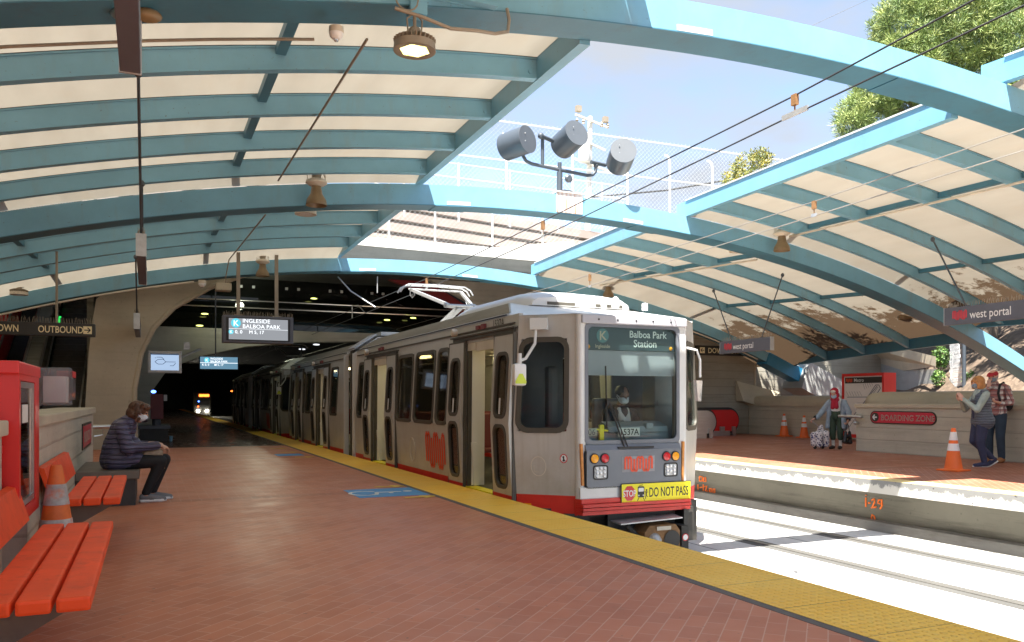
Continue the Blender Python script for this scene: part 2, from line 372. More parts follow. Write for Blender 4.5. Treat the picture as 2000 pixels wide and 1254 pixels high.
M['red'] = mat('red_orange_bench_paint', (.84, .085, .016), .5, var=.12, scale=2.5, dirt=(.42, .045, .015), dirt_amt=.5, dscale=9, bp=.12, bscale=30, spec=.3)
M['redbox'] = mat('signal_red_paint', (.66, .022, .018), .35, var=.06)
M['train_red'] = mat('train_red_paint', (.66, .03, .022), .4, var=.12, dirt=(.35, .03, .02), world=True)
M['train'] = mat('train_silver_paint', (.48, .455, .41), .30, .12, var=.09, scale=1.2, dirt=(.40, .34, .27), dirt_amt=.5, dscale=1.2, stretch=(1, .35, 1.6), world=True)
def train_paint():
    m, nt, p, out = base('train_silver_paint'); v = coords(nt, world=True); col = (.52, .505, .475)
    c = mix(nt, ramp(nt, noise(nt, coords(nt, (1, .35, 1.6), world=True), 1.2, 6, .62), .3, .7), tuple(x * .90 for x in col), tuple(x * 1.08 for x in col))
    s = ramp(nt, noise(nt, coords(nt, (7, 7, .35), world=True), 1.6, 6, .7), .50, .76); c = mix(nt, mix(nt, .32, (0, 0, 0), s), c, (.30, .26, .20))
    g = _n(nt, 'ShaderNodeNewGeometry'); sp = _n(nt, 'ShaderNodeSeparateXYZ'); nt.links.new(g.outputs['Position'], sp.inputs[0])
    mr = _n(nt, 'ShaderNodeMapRange'); nt.links.new(sp.outputs['Z'], mr.inputs[0]); mr.inputs[1].default_value = .9; mr.inputs[2].default_value = -.05; mr.inputs[3].default_value = -.15; mr.inputs[4].default_value = .25
    ad = _n(nt, 'ShaderNodeMath', operation='ADD'); nt.links.new(mr.outputs[0], ad.inputs[0]); nt.links.new(noise(nt, v, 3.0, 7, .7), ad.inputs[1])
    c = mix(nt, mix(nt, .38, (0, 0, 0), ramp(nt, ad.outputs[0], .50, .85)), c, (.33, .26, .17))
    nt.links.new(c, p.inputs['Base Color']); p.inputs['Roughness'].default_value = .32; p.inputs['Metallic'].default_value = .12; bump(nt, p, noise(nt, v, 1.5, 3), .06, .02); return m
M['train'] = train_paint()
M['train_white'] = mat('train_pale_grey_paint', (.66, .66, .655), .35, .1, var=.06, dirt=(.45, .42, .38), dirt_amt=.3, world=True)
M['train_grey'] = mat('train_mask_grey_paint', (.16, .175, .205), .35, .1, var=.08, world=True)
M['roofgrey'] = mat('ribbed_roof_grey', (.46, .44, .40), .45, .2, var=.1, dirt=(.28, .25, .21), stretch=(1, .3, 1), world=True)
M['gasket'] = mat('window_rubber', (.075, .068, .055), .55, var=.15)
M['under'] = mat('underframe_black', (.035, .033, .03), .7, var=.3, dirt=(.10, .08, .06), dirt_amt=.6)
M['black'] = mat('matt_black', (.015, .015, .016), .5, var=.2)
M['rust'] = mat('rusty_steel', (.24, .125, .05), .75, var=.3, scale=7, dirt=(.08, .05, .03), bp=.3)
M['steel'] = mat('brushed_steel', (.55, .55, .54), .28, .9, var=.08, stretch=(1, 8, 8))
M['galv'] = mat('galvanised_steel', (.48, .49, .50), .45, .6, var=.12, scale=9)
M['whitepipe'] = mat('white_painted_pipe', (.52, .53, .53), .5, var=.1, scale=6, dirt=(.5, .44, .38))
M['railsteel'] = mat('worn_rail_steel', (.17, .165, .155), .4, .4, var=.2, stretch=(4, .4, 4), world=True)
M['wire'] = mat('black_cable', (.03, .03, .032), .5, var=.2); M['wire_lit'] = mat('sunlit_toned_wire', (.35, .32, .28), .4, .6, var=.15)  # second wire is a paler copy, sunlight put into its tone
M['conduit'] = mat('brown_conduit', (.30, .25, .19), .5, .2, var=.15)
M['orange'] = mat('cone_orange', (.86, .16, .025), .5, var=.08, scale=4)
M['orange_old'] = mat('scuffed_cone_orange', (.70, .155, .03), .6, var=.2, scale=7, dirt=(.30, .09, .04), dirt_amt=.6, dscale=7)
M['reflect'] = mat('white_reflective_band', (.78, .78, .77), .45, var=.06)
M['reflect_old'] = mat('peeling_reflective_band', (.42, .41, .39), .6, var=.3, scale=14, dirt=(.66, .15, .03), dirt_amt=1, dscale=6)
M['dark_block'] = mat('dark_grey_block', (.055, .052, .05), .7, var=.2, scale=4, world=True)
M['block_top'] = mat('worn_grey_bench_top', (.14, .115, .09), .5, var=.25, scale=3, dirt=(.30, .25, .18), dirt_amt=.5, world=True)
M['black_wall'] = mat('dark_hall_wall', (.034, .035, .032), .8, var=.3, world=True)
M['step'] = mat('dark_stair_tread', (.10, .085, .07), .7, var=.25, scale=6, world=True)
M['white'] = mat('white_plastic', (.78, .78, .77), .4, var=.03); M['offwhite'] = mat('grimy_white_plastic', (.60, .54, .44), .5, var=.12)
M['cream'] = mat('cream_lettering', (.85, .72, .42), .5, var=.04)
M['signblack'] = mat('black_sign_face', (.022, .02, .017), .4, var=.15)
M['yellow'] = mat('bright_yellow_sticker', (.90, .78, .01), .4, var=.03); M['lime'] = mat('lime_sticker', (.62, .74, .06), .45, var=.05)
M['logo_red'] = mat('worn_orange_red_logo', (.78, .085, .03), .5, var=.1, scale=6); M['signred'] = mat('crimson_sign', (.52, .018, .045), .4, var=.05)
M['amber'] = mat('amber_lens', (.95, .38, .01), .2, var=.08, scale=60); M['redlens'] = mat('red_lens', (.60, .012, .02), .15, var=.08, scale=60)
M['floorblue'] = mat('blue_floor_marking', (.07, .28, .58), .55, var=.12, scale=5, dirt=(.25, .30, .36), dirt_amt=.4, world=True)
M['flooryellow'] = mat('yellow_floor_marking', (.80, .58, .10), .55, var=.12, scale=7, world=True); M['floorwhite'] = mat('white_floor_marking', (.72, .72, .70), .55, var=.1, scale=7, world=True)
M['graffiti'] = mat('orange_survey_paint', (.85, .19, .03), .7, var=.15, scale=20)
M['glass'] = glassy('tinted_window_glass', (.72, .68, .61), .7, .02, .06, (.05, .045, .04)); M['clearglass'] = glassy('windscreen_glass', (.84, .89, .89), .38, .01)
M['acrylic'] = glassy('clear_acrylic', (.86, .86, .87), .2, .1, .10, (.6, .6, .6)); M['mezzglass'] = glassy('dark_mezzanine_glass', (.10, .11, .10), 1.5, .03, .3, (.012, .014, .012))
M['mirror'] = mat('mirror_face', (.8, .8, .8), .05, 1, var=.01)
M['lamp_on'] = emit('lit_led_lamp', (1, .86, .30), 1.6); M['lamp_dim'] = emit('tunnel_lamp_glow', (.95, 1, .25), .7); M['head_on'] = emit('lit_headlight', (1, .97, .82), 160)
M['orange_led'] = emit('orange_led_text', (1, .16, .02), 1.6); M['blue_led'] = emit('blue_led', (.08, .2, 1), 2); M['red_led'] = emit('red_led', (1, .1, .02), 2); M['green_led'] = emit('green_exit_glow', (.03, 1, .15), .25)
M['screen'] = emit('lit_screen_reflection_grey', (.30, .315, .34), .26); M['screen_text'] = emit('lit_white_screen_text', (.92, .96, 1), .40); M['screen_teal'] = emit('lit_teal_screen_disc', (.09, .47, .58), .36)  # grey of the display glow stands in for the canopy reflection
M['screen_blue'] = emit('lit_blue_grey_screen', (.10, .20, .28), .34); M['screen_map'] = emit('lit_map_screen', (.42, .56, .78), .24); M['screen_line'] = emit('screen_dark_line', (.03, .06, .14), .15)
M['interior_lamp'] = emit('carriage_ceiling_lamp', (1, .86, .42), 3.2)
M['hlamp'] = mat('clear_lamp_unit', (.75, .78, .80), .1, .6, var=.15, scale=30)
M['bell'] = mat('aged_amber_lamp_shade', (.22, .15, .075), .35, .0, var=.15, scale=6); M['bellrim'] = mat('pale_lamp_collar', (.62, .56, .46), .5, var=.12)
M['mulch'] = mat('bark_mulch', (.12, .085, .06), .95, var=.45, scale=5, dirt=(.26, .20, .145), dirt_amt=.6, dscale=7, bp=.8, bscale=16, world=True)
M['grassland'] = mat('dry_ground', (.16, .15, .10), .95, var=.3, scale=.4, world=True)
M['bark'] = mat('grey_brown_bark', (.15, .115, .085), .95, var=.4, scale=7, stretch=(3, 3, .5), bp=.9, bscale=10)
for i, c in enumerate([(.10, .16, .045), (.20, .27, .075), (.33, .38, .12)]): M['needle%d' % i] = mat('pine_needles', c, .6, var=.25, scale=2)
for i, c in enumerate([(.10, .13, .03), (.22, .22, .05), (.34, .29, .055)]): M['shrub%d' % i] = mat('autumn_leaves', c, .6, var=.25, scale=2)
for i, c in enumerate([(.05, .12, .025), (.10, .20, .04), (.22, .33, .08)]): M['ivy%d' % i] = mat('ivy_leaves', c, .5, var=.25, scale=3)
M['pink_wall'] = concrete('pinkish_render', (.33, .27, .245), damt=.2, dirt=(.40, .34, .30)); M['slot'] = mat('shaded_board_gap', (.14, .125, .115), .9, var=.1)
M['navy'] = mat('navy_band_paint', (.015, .05, .085), .6, var=.1); M['maroon'] = mat('maroon_band_paint', (.20, .012, .016), .6, var=.12)
M['poster'] = mat('off_white_map_paper', (.74, .70, .66), .5, var=.03)
M['esc_red'] = mat('escalator_red_panel', (.62, .015, .015), .3, var=.05)
M['maroonbox'] = mat('dusty_maroon_box', (.20, .045, .05), .55, var=.1)
# people
M['skin'] = mat('skin', (.55, .30, .20), .5, var=.08, scale=20); M['skin_pale'] = mat('pale_skin', (.62, .36, .27), .5, var=.08, scale=20); M['skin_dark'] = mat('dark_skin', (.20, .105, .07), .5, var=.08)
M['hair_brown'] = mat('brown_hair', (.085, .035, .018), .45, var=.5, scale=14, stretch=(5, 5, 1), bp=.5, bscale=60); M['hair_ginger'] = mat('ginger_hair', (.46, .20, .06), .45, var=.3, scale=20, bp=.5, bscale=60); M['hair_grey'] = mat('white_hair', (.62, .58, .50), .5, var=.15, scale=20, bp=.5, bscale=60); M['hair_black'] = mat('black_hair', (.012, .01, .01), .5, var=.2)
def quilt(name, col, scale, direction='Z', amt=.55):
    m, nt, p, out = base(name); v = coords(nt)
    w = _n(nt, 'ShaderNodeTexWave', wave_type='BANDS', bands_direction=direction, wave_profile='SIN'); w.inputs['Scale'].default_value = scale; w.inputs['Distortion'].default_value = 2.2; w.inputs['Detail'].default_value = 2; w.inputs['Detail Scale'].default_value = 1.2
    nt.links.new(v, w.inputs['Vector']); f = ramp(nt, w.outputs['Fac'], .05, .45)
    c = mix(nt, f, tuple(x * .62 for x in col), mix(nt, ramp(nt, noise(nt, v, 5, 5), .3, .7), tuple(x * .8 for x in col), tuple(x * 1.2 for x in col)))
    nt.links.new(c, p.inputs['Base Color']); p.inputs['Roughness'].default_value = .42; bump(nt, p, f, .9, .02); return m
M['puffer'] = quilt('navy_purple_puffer', (.085, .072, .13), 5.5); M['vest'] = quilt('grey_quilted_vest', (.13, .15, .19), 7)
def plaid(name):
    m, nt, p, out = base(name); v = coords(nt); cols = (.66, .60, .55)
    def band(ax, sc, a, b, ph=0):
        w = _n(nt, 'ShaderNodeTexWave', wave_type='BANDS', bands_direction=ax, wave_profile='SIN'); w.inputs['Scale'].default_value = sc; w.inputs['Phase Offset'].default_value = ph; nt.links.new(v, w.inputs['Vector']); return ramp(nt, w.outputs['Fac'], a, b)
    c = mix(nt, mix(nt, .7, (0, 0, 0), band('X', 3.3, .52, .58)), cols, (.26, .05, .045)); c = mix(nt, mix(nt, .7, (0, 0, 0), band('Z', 3.3, .52, .58)), c, (.26, .05, .045))
    c = mix(nt, mix(nt, .6, (0, 0, 0), band('X', 6.6, .9, .95, 1)), c, (.07, .05, .06)); c = mix(nt, mix(nt, .6, (0, 0, 0), band('Z', 6.6, .9, .95, 1)), c, (.07, .05, .06))
    nt.links.new(c, p.inputs['Base Color']); p.inputs['Roughness'].default_value = .8; bump(nt, p, noise(nt, v, 9, 4), .6, .03); return m
M['plaid'] = plaid('red_and_white_plaid')
def cloth(name, col, rough=.8, var=.2): return mat(name, col, rough, var=var, scale=6, bp=.6, bscale=14)
M['black_cloth'] = cloth('black_trousers', (.012, .012, .014)); M['jeans'] = cloth('dark_denim', (.022, .04, .065)); M['navy_cloth'] = cloth('navy_trousers', (.035, .04, .085)); M['green_cloth'] = cloth('dark_green_trousers', (.035, .065, .04))
M['coat'] = cloth('pale_blue_coat', (.27, .34, .41)); M['sage'] = cloth('sage_sleeves', (.33, .39, .36)); M['scarf'] = cloth('crimson_scarf', (.40, .012, .035)); M['whitecloth'] = cloth('white_cloth', (.72, .70, .67), var=.08); M['uniform'] = cloth('dark_uniform', (.03, .035, .05))
M['cap'] = cloth('red_cap_cloth', (.42, .015, .025)); M['mask_blue'] = cloth('blue_mask', (.38, .55, .68), var=.08); M['mask_grey'] = cloth('grey_mask', (.20, .25, .29), var=.1); M['mask_white'] = cloth('white_mask', (.62, .66, .70), var=.08); M['mask_black'] = cloth('black_mask', (.012, .013, .02))
M['shoe_grey'] = cloth('grey_trainer', (.17, .17, .18)); M['sole'] = mat('white_rubber_sole', (.76, .76, .75), .6, var=.05); M['tan'] = cloth('tan_suede', (.33, .15, .06)); M['leather'] = mat('black_leather', (.014, .013, .013), .35, var=.2, bp=.4, bscale=30); M['brown_shoe'] = mat('dark_brown_shoe', (.04, .028, .022), .5, var=.2); M['pack'] = cloth('black_pack_cloth', (.018, .018, .019)); M['handbag'] = mat('beige_handbag', (.34, .25, .17), .5, var=.2, scale=9)
def floral():
    m, nt, p, out = base('navy_white_print'); v = coords(nt)
    vo = _n(nt, 'ShaderNodeTexVoronoi', feature='F1'); vo.inputs['Scale'].default_value = 22; nt.links.new(v, vo.inputs['Vector'])
    c = mix(nt, ramp(nt, vo.outputs['Distance'], .34, .40), (.035, .03, .085), (.74, .69, .70)); c = mix(nt, ramp(nt, noise(nt, v, 14, 4), .56, .60), c, (.05, .05, .17)); nt.links.new(c, p.inputs['Base Color']); p.inputs['Roughness'].default_value = .7; return m
M['floral'] = floral()
# ------------------------------------------------------------ the setting
RZ = -.81                                   # top of the track slab
EDGE = 3.95; FAR = 9.95; WALLX = -.75; HALLY = 22.0
b = MB(); b.quad((-1500, -1500, -1.3), (1500, -1500, -1.3), (1500, 1500, -1.3), (-1500, 1500, -1.3)); tag(b.build('ground', M['grassland']), kind='structure')
# track slab with rail grooves
def strip(name, x0, x1, y0, y1, z, m, thick=.2):
    b = MB(); b.box(x0, x1, y0, y1, z - thick, z); return tag(b.build(name, m), kind='structure')
strip('track_slab', EDGE - .25, FAR + .42, -14, HALLY, RZ, M['slab'], .4)
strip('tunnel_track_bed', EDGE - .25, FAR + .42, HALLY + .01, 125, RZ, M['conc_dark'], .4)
for xr in (4.66, 6.09, 7.80, 9.24):
    b = MB(); b.box(xr - .17, xr + .15, -14, HALLY, RZ - .1, RZ + .004); tag(b.build('rail_groove', M['groove']), kind='structure')
    b = MB(); b.box(xr - .035, xr + .035, -14, 124, RZ - .1, RZ + .014); b.box(xr + .05, xr + .075, -14, HALLY, RZ - .1, RZ + .010); tag(b.build('rail', M['railsteel']), kind='structure')
# thin joints sawn in the slab
b = MB()
for y in (-2.2, 3.35, 6.75, 14.2, 19.4):
    b.box(6.3, 7.62, y, y + .012, RZ, RZ + .003); b.box(9.42, 10.3, y + .5, y + .512, RZ, RZ + .003)
b.box(8.50, 8.512, -14, HALLY, RZ, RZ + .003); b.box(6.93, 6.94, -14, HALLY, RZ, RZ + .003); tag(b.build('slab_joint', M['groove']), kind='structure')
strip('gutter', 10.14, 10.45, -14, HALLY, RZ + .006, M['gutter'])
# near platform: brick field, dark border, tactile strip, and its face over the track
b = MB(); b.box(-4.7, 3.24, -14, HALLY + .05, -1.2, 0); tag(b.build('platform_floor', M['brick']), kind='structure')
M['brick_in'] = brick_floor('polished_shade_dark_brick', (.125, .045, .028), (.10, .035, .02), (.15, .10, .075), .20, False)  # brick colour darkened for the unlit hall, surface polished smoother
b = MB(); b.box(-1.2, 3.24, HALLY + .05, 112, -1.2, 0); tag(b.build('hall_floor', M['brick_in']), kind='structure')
b = MB(); b.box(3.24, 3.31, -14, 112, -1.2, .002); tag(b.build('border_pavement', M['border']), kind='structure')
b = MB(); b.box(3.31, EDGE, -14, 112, -.12, .004); b.box(EDGE - .02, EDGE + .004, -14, 112, -.14, -.01); tag(b.build('tactile_pavement', M['tactile']), kind='structure')
b = MB(); b.box(3.31, EDGE - .12, -14, 112, -1.2, -.121); tag(b.build('platform_base', M['conc_dark']), kind='structure')
# far platform
b = MB(); b.box(10.33, 29, -14, 23.2, -.19, 0); M['brick_far'] = brick_floor('red_brown_brick', (.40, .145, .085), (.33, .115, .065), (.55, .33, .24)); tag(b.build('far_platform_floor', M['brick_far']), kind='structure')
b = MB(); b.box(FAR + .003, 10.33, -14, 23.2, -.1, .003); tag(b.build('far_platform_edge_paint', M['yellow_edge']), kind='structure')
b = MB(); b.box(FAR, 10.42, -14, 23.2, -.20, -.002)
for y in range(-12, 24, 4): pass
tag(b.build('far_platform_edge', M['edge']), kind='structure')
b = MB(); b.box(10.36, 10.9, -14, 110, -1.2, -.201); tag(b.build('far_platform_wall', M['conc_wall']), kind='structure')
b = MB(); b.prism([(10.15, RZ), (10.36, RZ), (10.36, RZ + .14), (10.22, RZ + .13)], 1, -14, HALLY); b.map(lambda p: p); tag(b.build('far_platform_kerb', M['gutter']), kind='structure')
# survey marks sprayed on the far platform wall
def strokes(mb, pts, w, x):
    for a, c in zip(pts[:-1], pts[1:]):
        mb.bar((x, a[0], a[1]), (x, c[0], c[1]), .006, w, up=(1, 0, 0))
def spray(px, py, glyphs, label, size):
    p = onX(px, py, 10.35); mb = MB(); k = 0
    for g in glyphs:
        mb.tube([(10.352 + random.uniform(-.002, .002), p.y - gx * size, p.z - gy * size) for gx, gy in g], .014, 6)
    tag(mb.build('survey_mark', M['graffiti']), label, 'graffiti')
A1 = [[(0, 0), (.0, 1)], [(0, -.3), (0, -.22)], [(.35, .55), (.6, .5)], [(.8, .2), (1.1, 0), (1.2, .3), (.9, .9), (.75, 1), (1.4, .85)], [(2.0, .45), (1.6, .4), (1.7, .05), (2.1, 0), (2.15, .6), (1.9, 1)], [(1.15, 1.9), (.85, 1.75), (.75, 2.1), (.95, 2.45), (1.2, 2.3), (1.15, 1.9)]]
A2 = [[(.3, 0), (.3, .5), (.8, .45), (.75, .02), (.3, 0)], [(1, .05), (1.0, .5), (1.4, .45), (1.3, 0)], [(0, .9), (.05, 1.5)], [(.35, 1.2), (.7, 1.15)], [(.95, .8), (.95, 1.5)], [(1.2, 1.0), (1.55, .9), (1.3, 1.5), (1.7, 1.45)], [(2, 1.2), (2.3, 1.1), (2.3, 1.5), (2.0, 1.5), (2, 1.2)], [(2.6, 1.15), (2.9, 1.1), (2.9, 1.55), (2.6, 1.5), (2.6, 1.15)]]
spray(1691, 972, A1, 'orange sprayed number and circle on the far platform wall in the open', .145)
spray(1363, 930, A2, 'small two-line orange scrawl on the far platform wall beside the train', .19)
# floor markings
mk = thing('wheelchair_sign', (2.8, 10.33, 0), 'blue wheelchair symbol painted on the brick platform beside the yellow strip', 'floor marking')
b = MB(); b.box(-.455, .44, -.46, .46, .001, .004); part('blue_square', b, M['floorblue'], mk)
b = MB()
ar = [(-.28 + .19 * cos(t), -.02 + .22 * sin(t)) for t in [radians(40 + 14 * i) for i in range(20)]]
for a, c in zip(ar[:-1], ar[1:]): b.bar((a[0], a[1], .0055), (c[0], c[1], .0055), .045, .002)
for a, c in [((.20, .0), (-.12, .03)), ((-.12, .03), (-.16, -.16)), ((-.16, -.16), (-.30, -.26)), ((.05, .02), (.04, -.13))]: b.bar((a[0], a[1], .0055), (c[0], c[1], .0055), .05, .002)
b.cyl((.29, .02, .0045), (.29, .02, .0066), .06, 14); part('wheelchair_figure', b, M['floorwhite'], mk)
def arrow(x, y, a, n, lbl):
    b = MB(); c_, s_ = cos(a), sin(a)
    def q(u, v): return (x + u * c_ - v * s_, y + u * s_ + v * c_, .0075)
    b.bar(q(-.26, 0), q(.10, 0), .05, .003)
    for sg in (1, -1): b.bar(q(.13, 0), q(-.03, sg * .10), .05, .003)
    tag(b.build('floor_arrow', M['flooryellow'], loc=(x, y, 0)), lbl, 'floor marking', 'yellow floor arrows beside the train doors')
arrow(3.08, 10.98, -.1, 0, 'yellow arrow at the far edge of the blue wheelchair square'); arrow(3.10, 9.66, .1, 1, 'yellow arrow at the near edge of the blue wheelchair square')
arrow(3.02, 17.3, .05, 2, 'yellow floor arrow halfway to the tunnel, nearest of three'); arrow(2.98, 19.0, .05, 3, 'yellow floor arrow halfway to the tunnel, middle of three'); arrow(2.95, 20.6, .05, 4, 'yellow floor arrow halfway to the tunnel, farthest of three')
b = MB(); b.box(2.5, 3.05, 17.9, 18.5, .001, .005); tag(b.build('floor_square', M['floorblue']), 'small worn blue square on the bricks near the tunnel mouth', 'floor marking')
# ------------------------------------------------------------ roof arches
AX, AR = 6.8, 33.5
def az(x, z0): return z0 - (AR - sqrt(AR * AR - (x - AX) ** 2))
ARCH = [(-6.9, 4.99, 5.33), (-.1, 4.98, 5.32), (6.9, 4.97, 5.31), (13.6, 4.66, 5.02), (21.4, 4.63, 4.97)]   # front y, bottom and top height at the crown
AL = ['blue steel roof arch behind the camera', 'blue steel roof arch just overhead, out of the lens', 'blue steel roof arch with the lit disc lamp beneath it', 'blue steel roof arch carrying the three grey floodlights', 'blue steel roof arch directly in front of the tunnel mouth']
XL, XR = -4.6, 23.5
xs = [XL + (XR - XL) * i / 60 for i in range(61)]
for i, (y, zb, zt) in enumerate(ARCH):
    xr = 20.3 if i == 4 else XR
    xx = [XL + (xr - XL) * k / 60 for k in range(61)]
    t = thing('roof_arch', (AX, y + .2, 0), AL[i], 'arch', 'blue roof arches over the tracks')
    def girder(za, zc, ya, yb):
        b = MB(); n = len(xx); vs = []
        for x in xx: vs += [(x, ya, az(x, za)), (x, yb, az(x, za)), (x, yb, az(x, zc)), (x, ya, az(x, zc))]
        fs = [(0, 1, 2, 3), (4 * n - 1, 4 * n - 2, 4 * n - 3, 4 * n - 4)]
        for k in range(n - 1):
            for q in range(4): fs.append((4 * k + q, 4 * k + (q + 1) % 4, 4 * k + 4 + (q + 1) % 4, 4 * k + 4 + q))
        return b.add(vs, fs)
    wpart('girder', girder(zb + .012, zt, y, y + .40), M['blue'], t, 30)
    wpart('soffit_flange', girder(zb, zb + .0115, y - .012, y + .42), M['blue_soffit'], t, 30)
    # small bolted splice plates under the flange and a bare white patch on the face
    for xp in ((4.9, 9.0) if i != 2 else (8.3,)):
        b = MB(); b.bar((xp - .33, y + .2, az(xp - .33, zb) - .006), (xp + .33, y + .2, az(xp + .33, zb) - .006), .46, .012)
        wpart('splice_plate', b, M['blue_soffit'], t)
    for xp in ({2: (5.1,), 3: (5.0, 8.6), 4: (5.3, 8.2)}.get(i, ())):
        b = MB(); p0 = Vector((xp - .22, y - .005, az(xp - .22, zb) + .02)); p1 = Vector((xp + .22, y - .005, az(xp + .22, zb) + .02)); b.bar(p0 + V(0, 0, .03), p1 + V(0, 0, .03), .006, .06, up=(0, 0, 1))
        wpart('bare_primer_patch', b, M['conc_white'], t)
    if i in (3, 4):  # bird spikes on the top edge over the platform
        b = MB(); x = -4.2
        while x < 4.2:
            z = az(x, zt); b.tube([(x, y + .05, z), (x + random.uniform(-.02, .02), y + random.uniform(-.02, .04), z + .10)], .0022, 3); x += .035
        x = 11.5
        while x < 18.5:
            z = az(x, zt); b.tube([(x, y + .05, z), (x + random.uniform(-.02, .02), y + random.uniform(-.02, .04), z + .10)], .0022, 3); x += .05
        wpart('bird_spikes', b, M['conduit'], t)
# rusty plate on the middle arch beneath the floodlights
def rust_mat():
    m, nt, p, out = base('white_paint_with_rust_runs'); v = coords(nt, (9, 9, .55), world=True); c = mix(nt, ramp(nt, noise(nt, v, 1.4, 6, .7), .50, .66), (.66, .63, .60), (.42, .17, .06)); nt.links.new(c, p.inputs['Base Color']); p.inputs['Roughness'].default_value = .7; return m
b = MB(); z0 = az(7.2, 4.66); b.box(6.93, 7.47, 13.57, 13.61, z0 + .03, z0 + .40, .004); b.box(6.92, 7.48, 13.55, 13.75, z0 + .40, z0 + .425); tag(b.build('mounting_plate', rust_mat()), 'rust-streaked white mounting plate on the middle arch', 'plate')
# ------------------------------------------------------------ canopies between the arches
def canopy(i, side, lbl):
    y0 = ARCH[i][0] + .43; y1 = ARCH[i + 1][0] - .004
    za, zb = {0: (5.15, 5.6), 1: (5.15, 5.6), 2: (5.18, 5.27), 3: (4.93, 5.27)}[i]
    if side == 'L': xe0, xe1 = ({0: 4.1, 1: 4.1, 2: 4.06, 3: 4.06}[i], {0: 4.3, 1: 4.3, 2: 4.27, 3: 4.56}[i]); xa = XL
    else: xe0, xe1 = ({0: 9.48, 1: 9.48, 2: 9.48, 3: 9.2}[i], {0: 9.9, 1: 9.9, 2: 9.90, 3: 10.26}[i]); xa = 18.4
    sg = 1 if side == 'R' else -1
    t = thing('roof_canopy', ((xe0 + xa) / 2, (y0 + y1) / 2, 4.6), lbl, 'canopy', 'translucent canopies between the arches')
    def zz(x, y): f = (y - y0) / (y1 - y0); return az(x, za + (zb - za) * f)
    def xe(y): f = (y - y0) / (y1 - y0); return xe0 + (xe1 - xe0) * f
    # edge beam along the track opening
    b = MB(); n = 6
    for k in range(n):
        ya, yb = y0 + (y1 - y0) * k / n, y0 + (y1 - y0) * (k + 1) / n + (.35 if k == n - 1 else 0)
        pa, pb = xe(ya), xe(yb)
        b.hexa([(pa - .06, ya, zz(pa, ya) - .25), (pa + .06, ya, zz(pa, ya) - .25), (pb + .06, yb, zz(pb, yb) - .25), (pb - .06, yb, zz(pb, yb) - .25), (pa - .06, ya, zz(pa, ya) + .05), (pa + .06, ya, zz(pa, ya) + .05), (pb + .06, yb, zz(pb, yb) + .05), (pb - .06, yb, zz(pb, yb) + .05)])
    eb = wpart('edge_beam', b, M['blue'], t)
    b = MB()
    for k in range(n):
        ya, yb = y0 + (y1 - y0) * k / n, y0 + (y1 - y0) * (k + 1) / n; pa, pb = xe(ya), xe(yb)
        b.bar((pa + sg * .0, ya, zz(pa, ya) + .062), (pb, yb, zz(pb, yb) + .062), .16, .022)
    wpart('edge_flashing', b, M['train_white'], t)
    # sheets, one per bay between ribs
    N = 4 if i == 3 else 5; ribs = [y0 + (y1 - y0) * k / N for k in range(N + 1)]
    if i == 2: ribs[1:5] = [8.45, 9.93, 11.46, 12.96]
    def xo(y): return xa + (1.5 * (y - y0) / (y1 - y0) if (side == 'R' and i == 3) else 0)
    inner = lambda y: xe(y) + sg * .06
    def xs_(y, n=26): a = inner(y); return [a + (xo(y) - a) * k / n for k in range(n + 1)]
    for k in range(N):
        ya, yb = ribs[k] + (.02 if k else -.02), ribs[k + 1] - .02 + (.04 if k == N - 1 else 0); b = MB(); A, B = xs_(ya), xs_(yb)
        vs = [(x, ya, zz(x, ya) + .012) for x in A] + [(x, yb, az(x, ARCH[i + 1][2] + .012) if k == N - 1 else zz(x, yb) + .012) for x in B] + [(x, ya, zz(x, ya) + .024) for x in A] + [(x, yb, zz(x, yb) + .024) for x in B]; m_ = len(A); fs = []
        for q in range(m_ - 1): fs.append((q, q + 1, m_ + q + 1, m_ + q))
        b.add(vs[:2 * m_], fs)
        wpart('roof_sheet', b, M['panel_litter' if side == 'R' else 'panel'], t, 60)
    if i == 3:  # added sheet past the last arch, out of sight, blocks the sun
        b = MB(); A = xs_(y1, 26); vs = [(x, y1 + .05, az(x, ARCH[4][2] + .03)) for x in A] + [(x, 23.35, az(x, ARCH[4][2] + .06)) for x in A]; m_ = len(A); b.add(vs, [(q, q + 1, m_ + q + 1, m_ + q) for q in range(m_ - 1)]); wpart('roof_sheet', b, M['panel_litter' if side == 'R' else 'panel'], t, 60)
    # ribs
    for k in range(1, N):
        y = ribs[k]; b = MB(); A = xs_(y, 30)
        for (w, z_0, z_1) in ((.07, -.215, -.012), (.11, -.235, -.2155), (.10, -.0115, .006)):
            vs = []
            for x in A: vs += [(x, y - w / 2, zz(x, y) + z_0), (x, y + w / 2, zz(x, y) + z_0), (x, y + w / 2, zz(x, y) + z_1), (x, y - w / 2, zz(x, y) + z_1)]
            m_ = len(A); fs = [(0, 1, 2, 3), (4 * m_ - 1, 4 * m_ - 2, 4 * m_ - 3, 4 * m_ - 4)]
            for q in range(m_ - 1):
                for c in range(4): fs.append((4 * q + c, 4 * q + (c + 1) % 4, 4 * q + 4 + (c + 1) % 4, 4 * q + 4 + c))
            b.add(vs, fs)
        b.cyl((inner(y) + sg * .09, y - .05, zz(inner(y), y) - .16), (inner(y) + sg * .09, y - .036, zz(inner(y), y) - .16), .022, 8)
        wpart('rib', b, M['blue'], t)
        b = MB(); vs = []
        for x in A: vs += [(x, y - .056, zz(x, y) + .0065), (x, y + .056, zz(x, y) + .0065), (x, y + .056, zz(x, y) + .0115), (x, y - .056, zz(x, y) + .0115)]
        fs = []
        for q in range(m_ - 1):
            for c in range(4): fs.append((4 * q + c, 4 * q + (c + 1) % 4, 4 * q + 4 + (c + 1) % 4, 4 * q + 4 + c))
        b.add(vs, fs); wpart('gasket_strip', b, M['gap'], t)
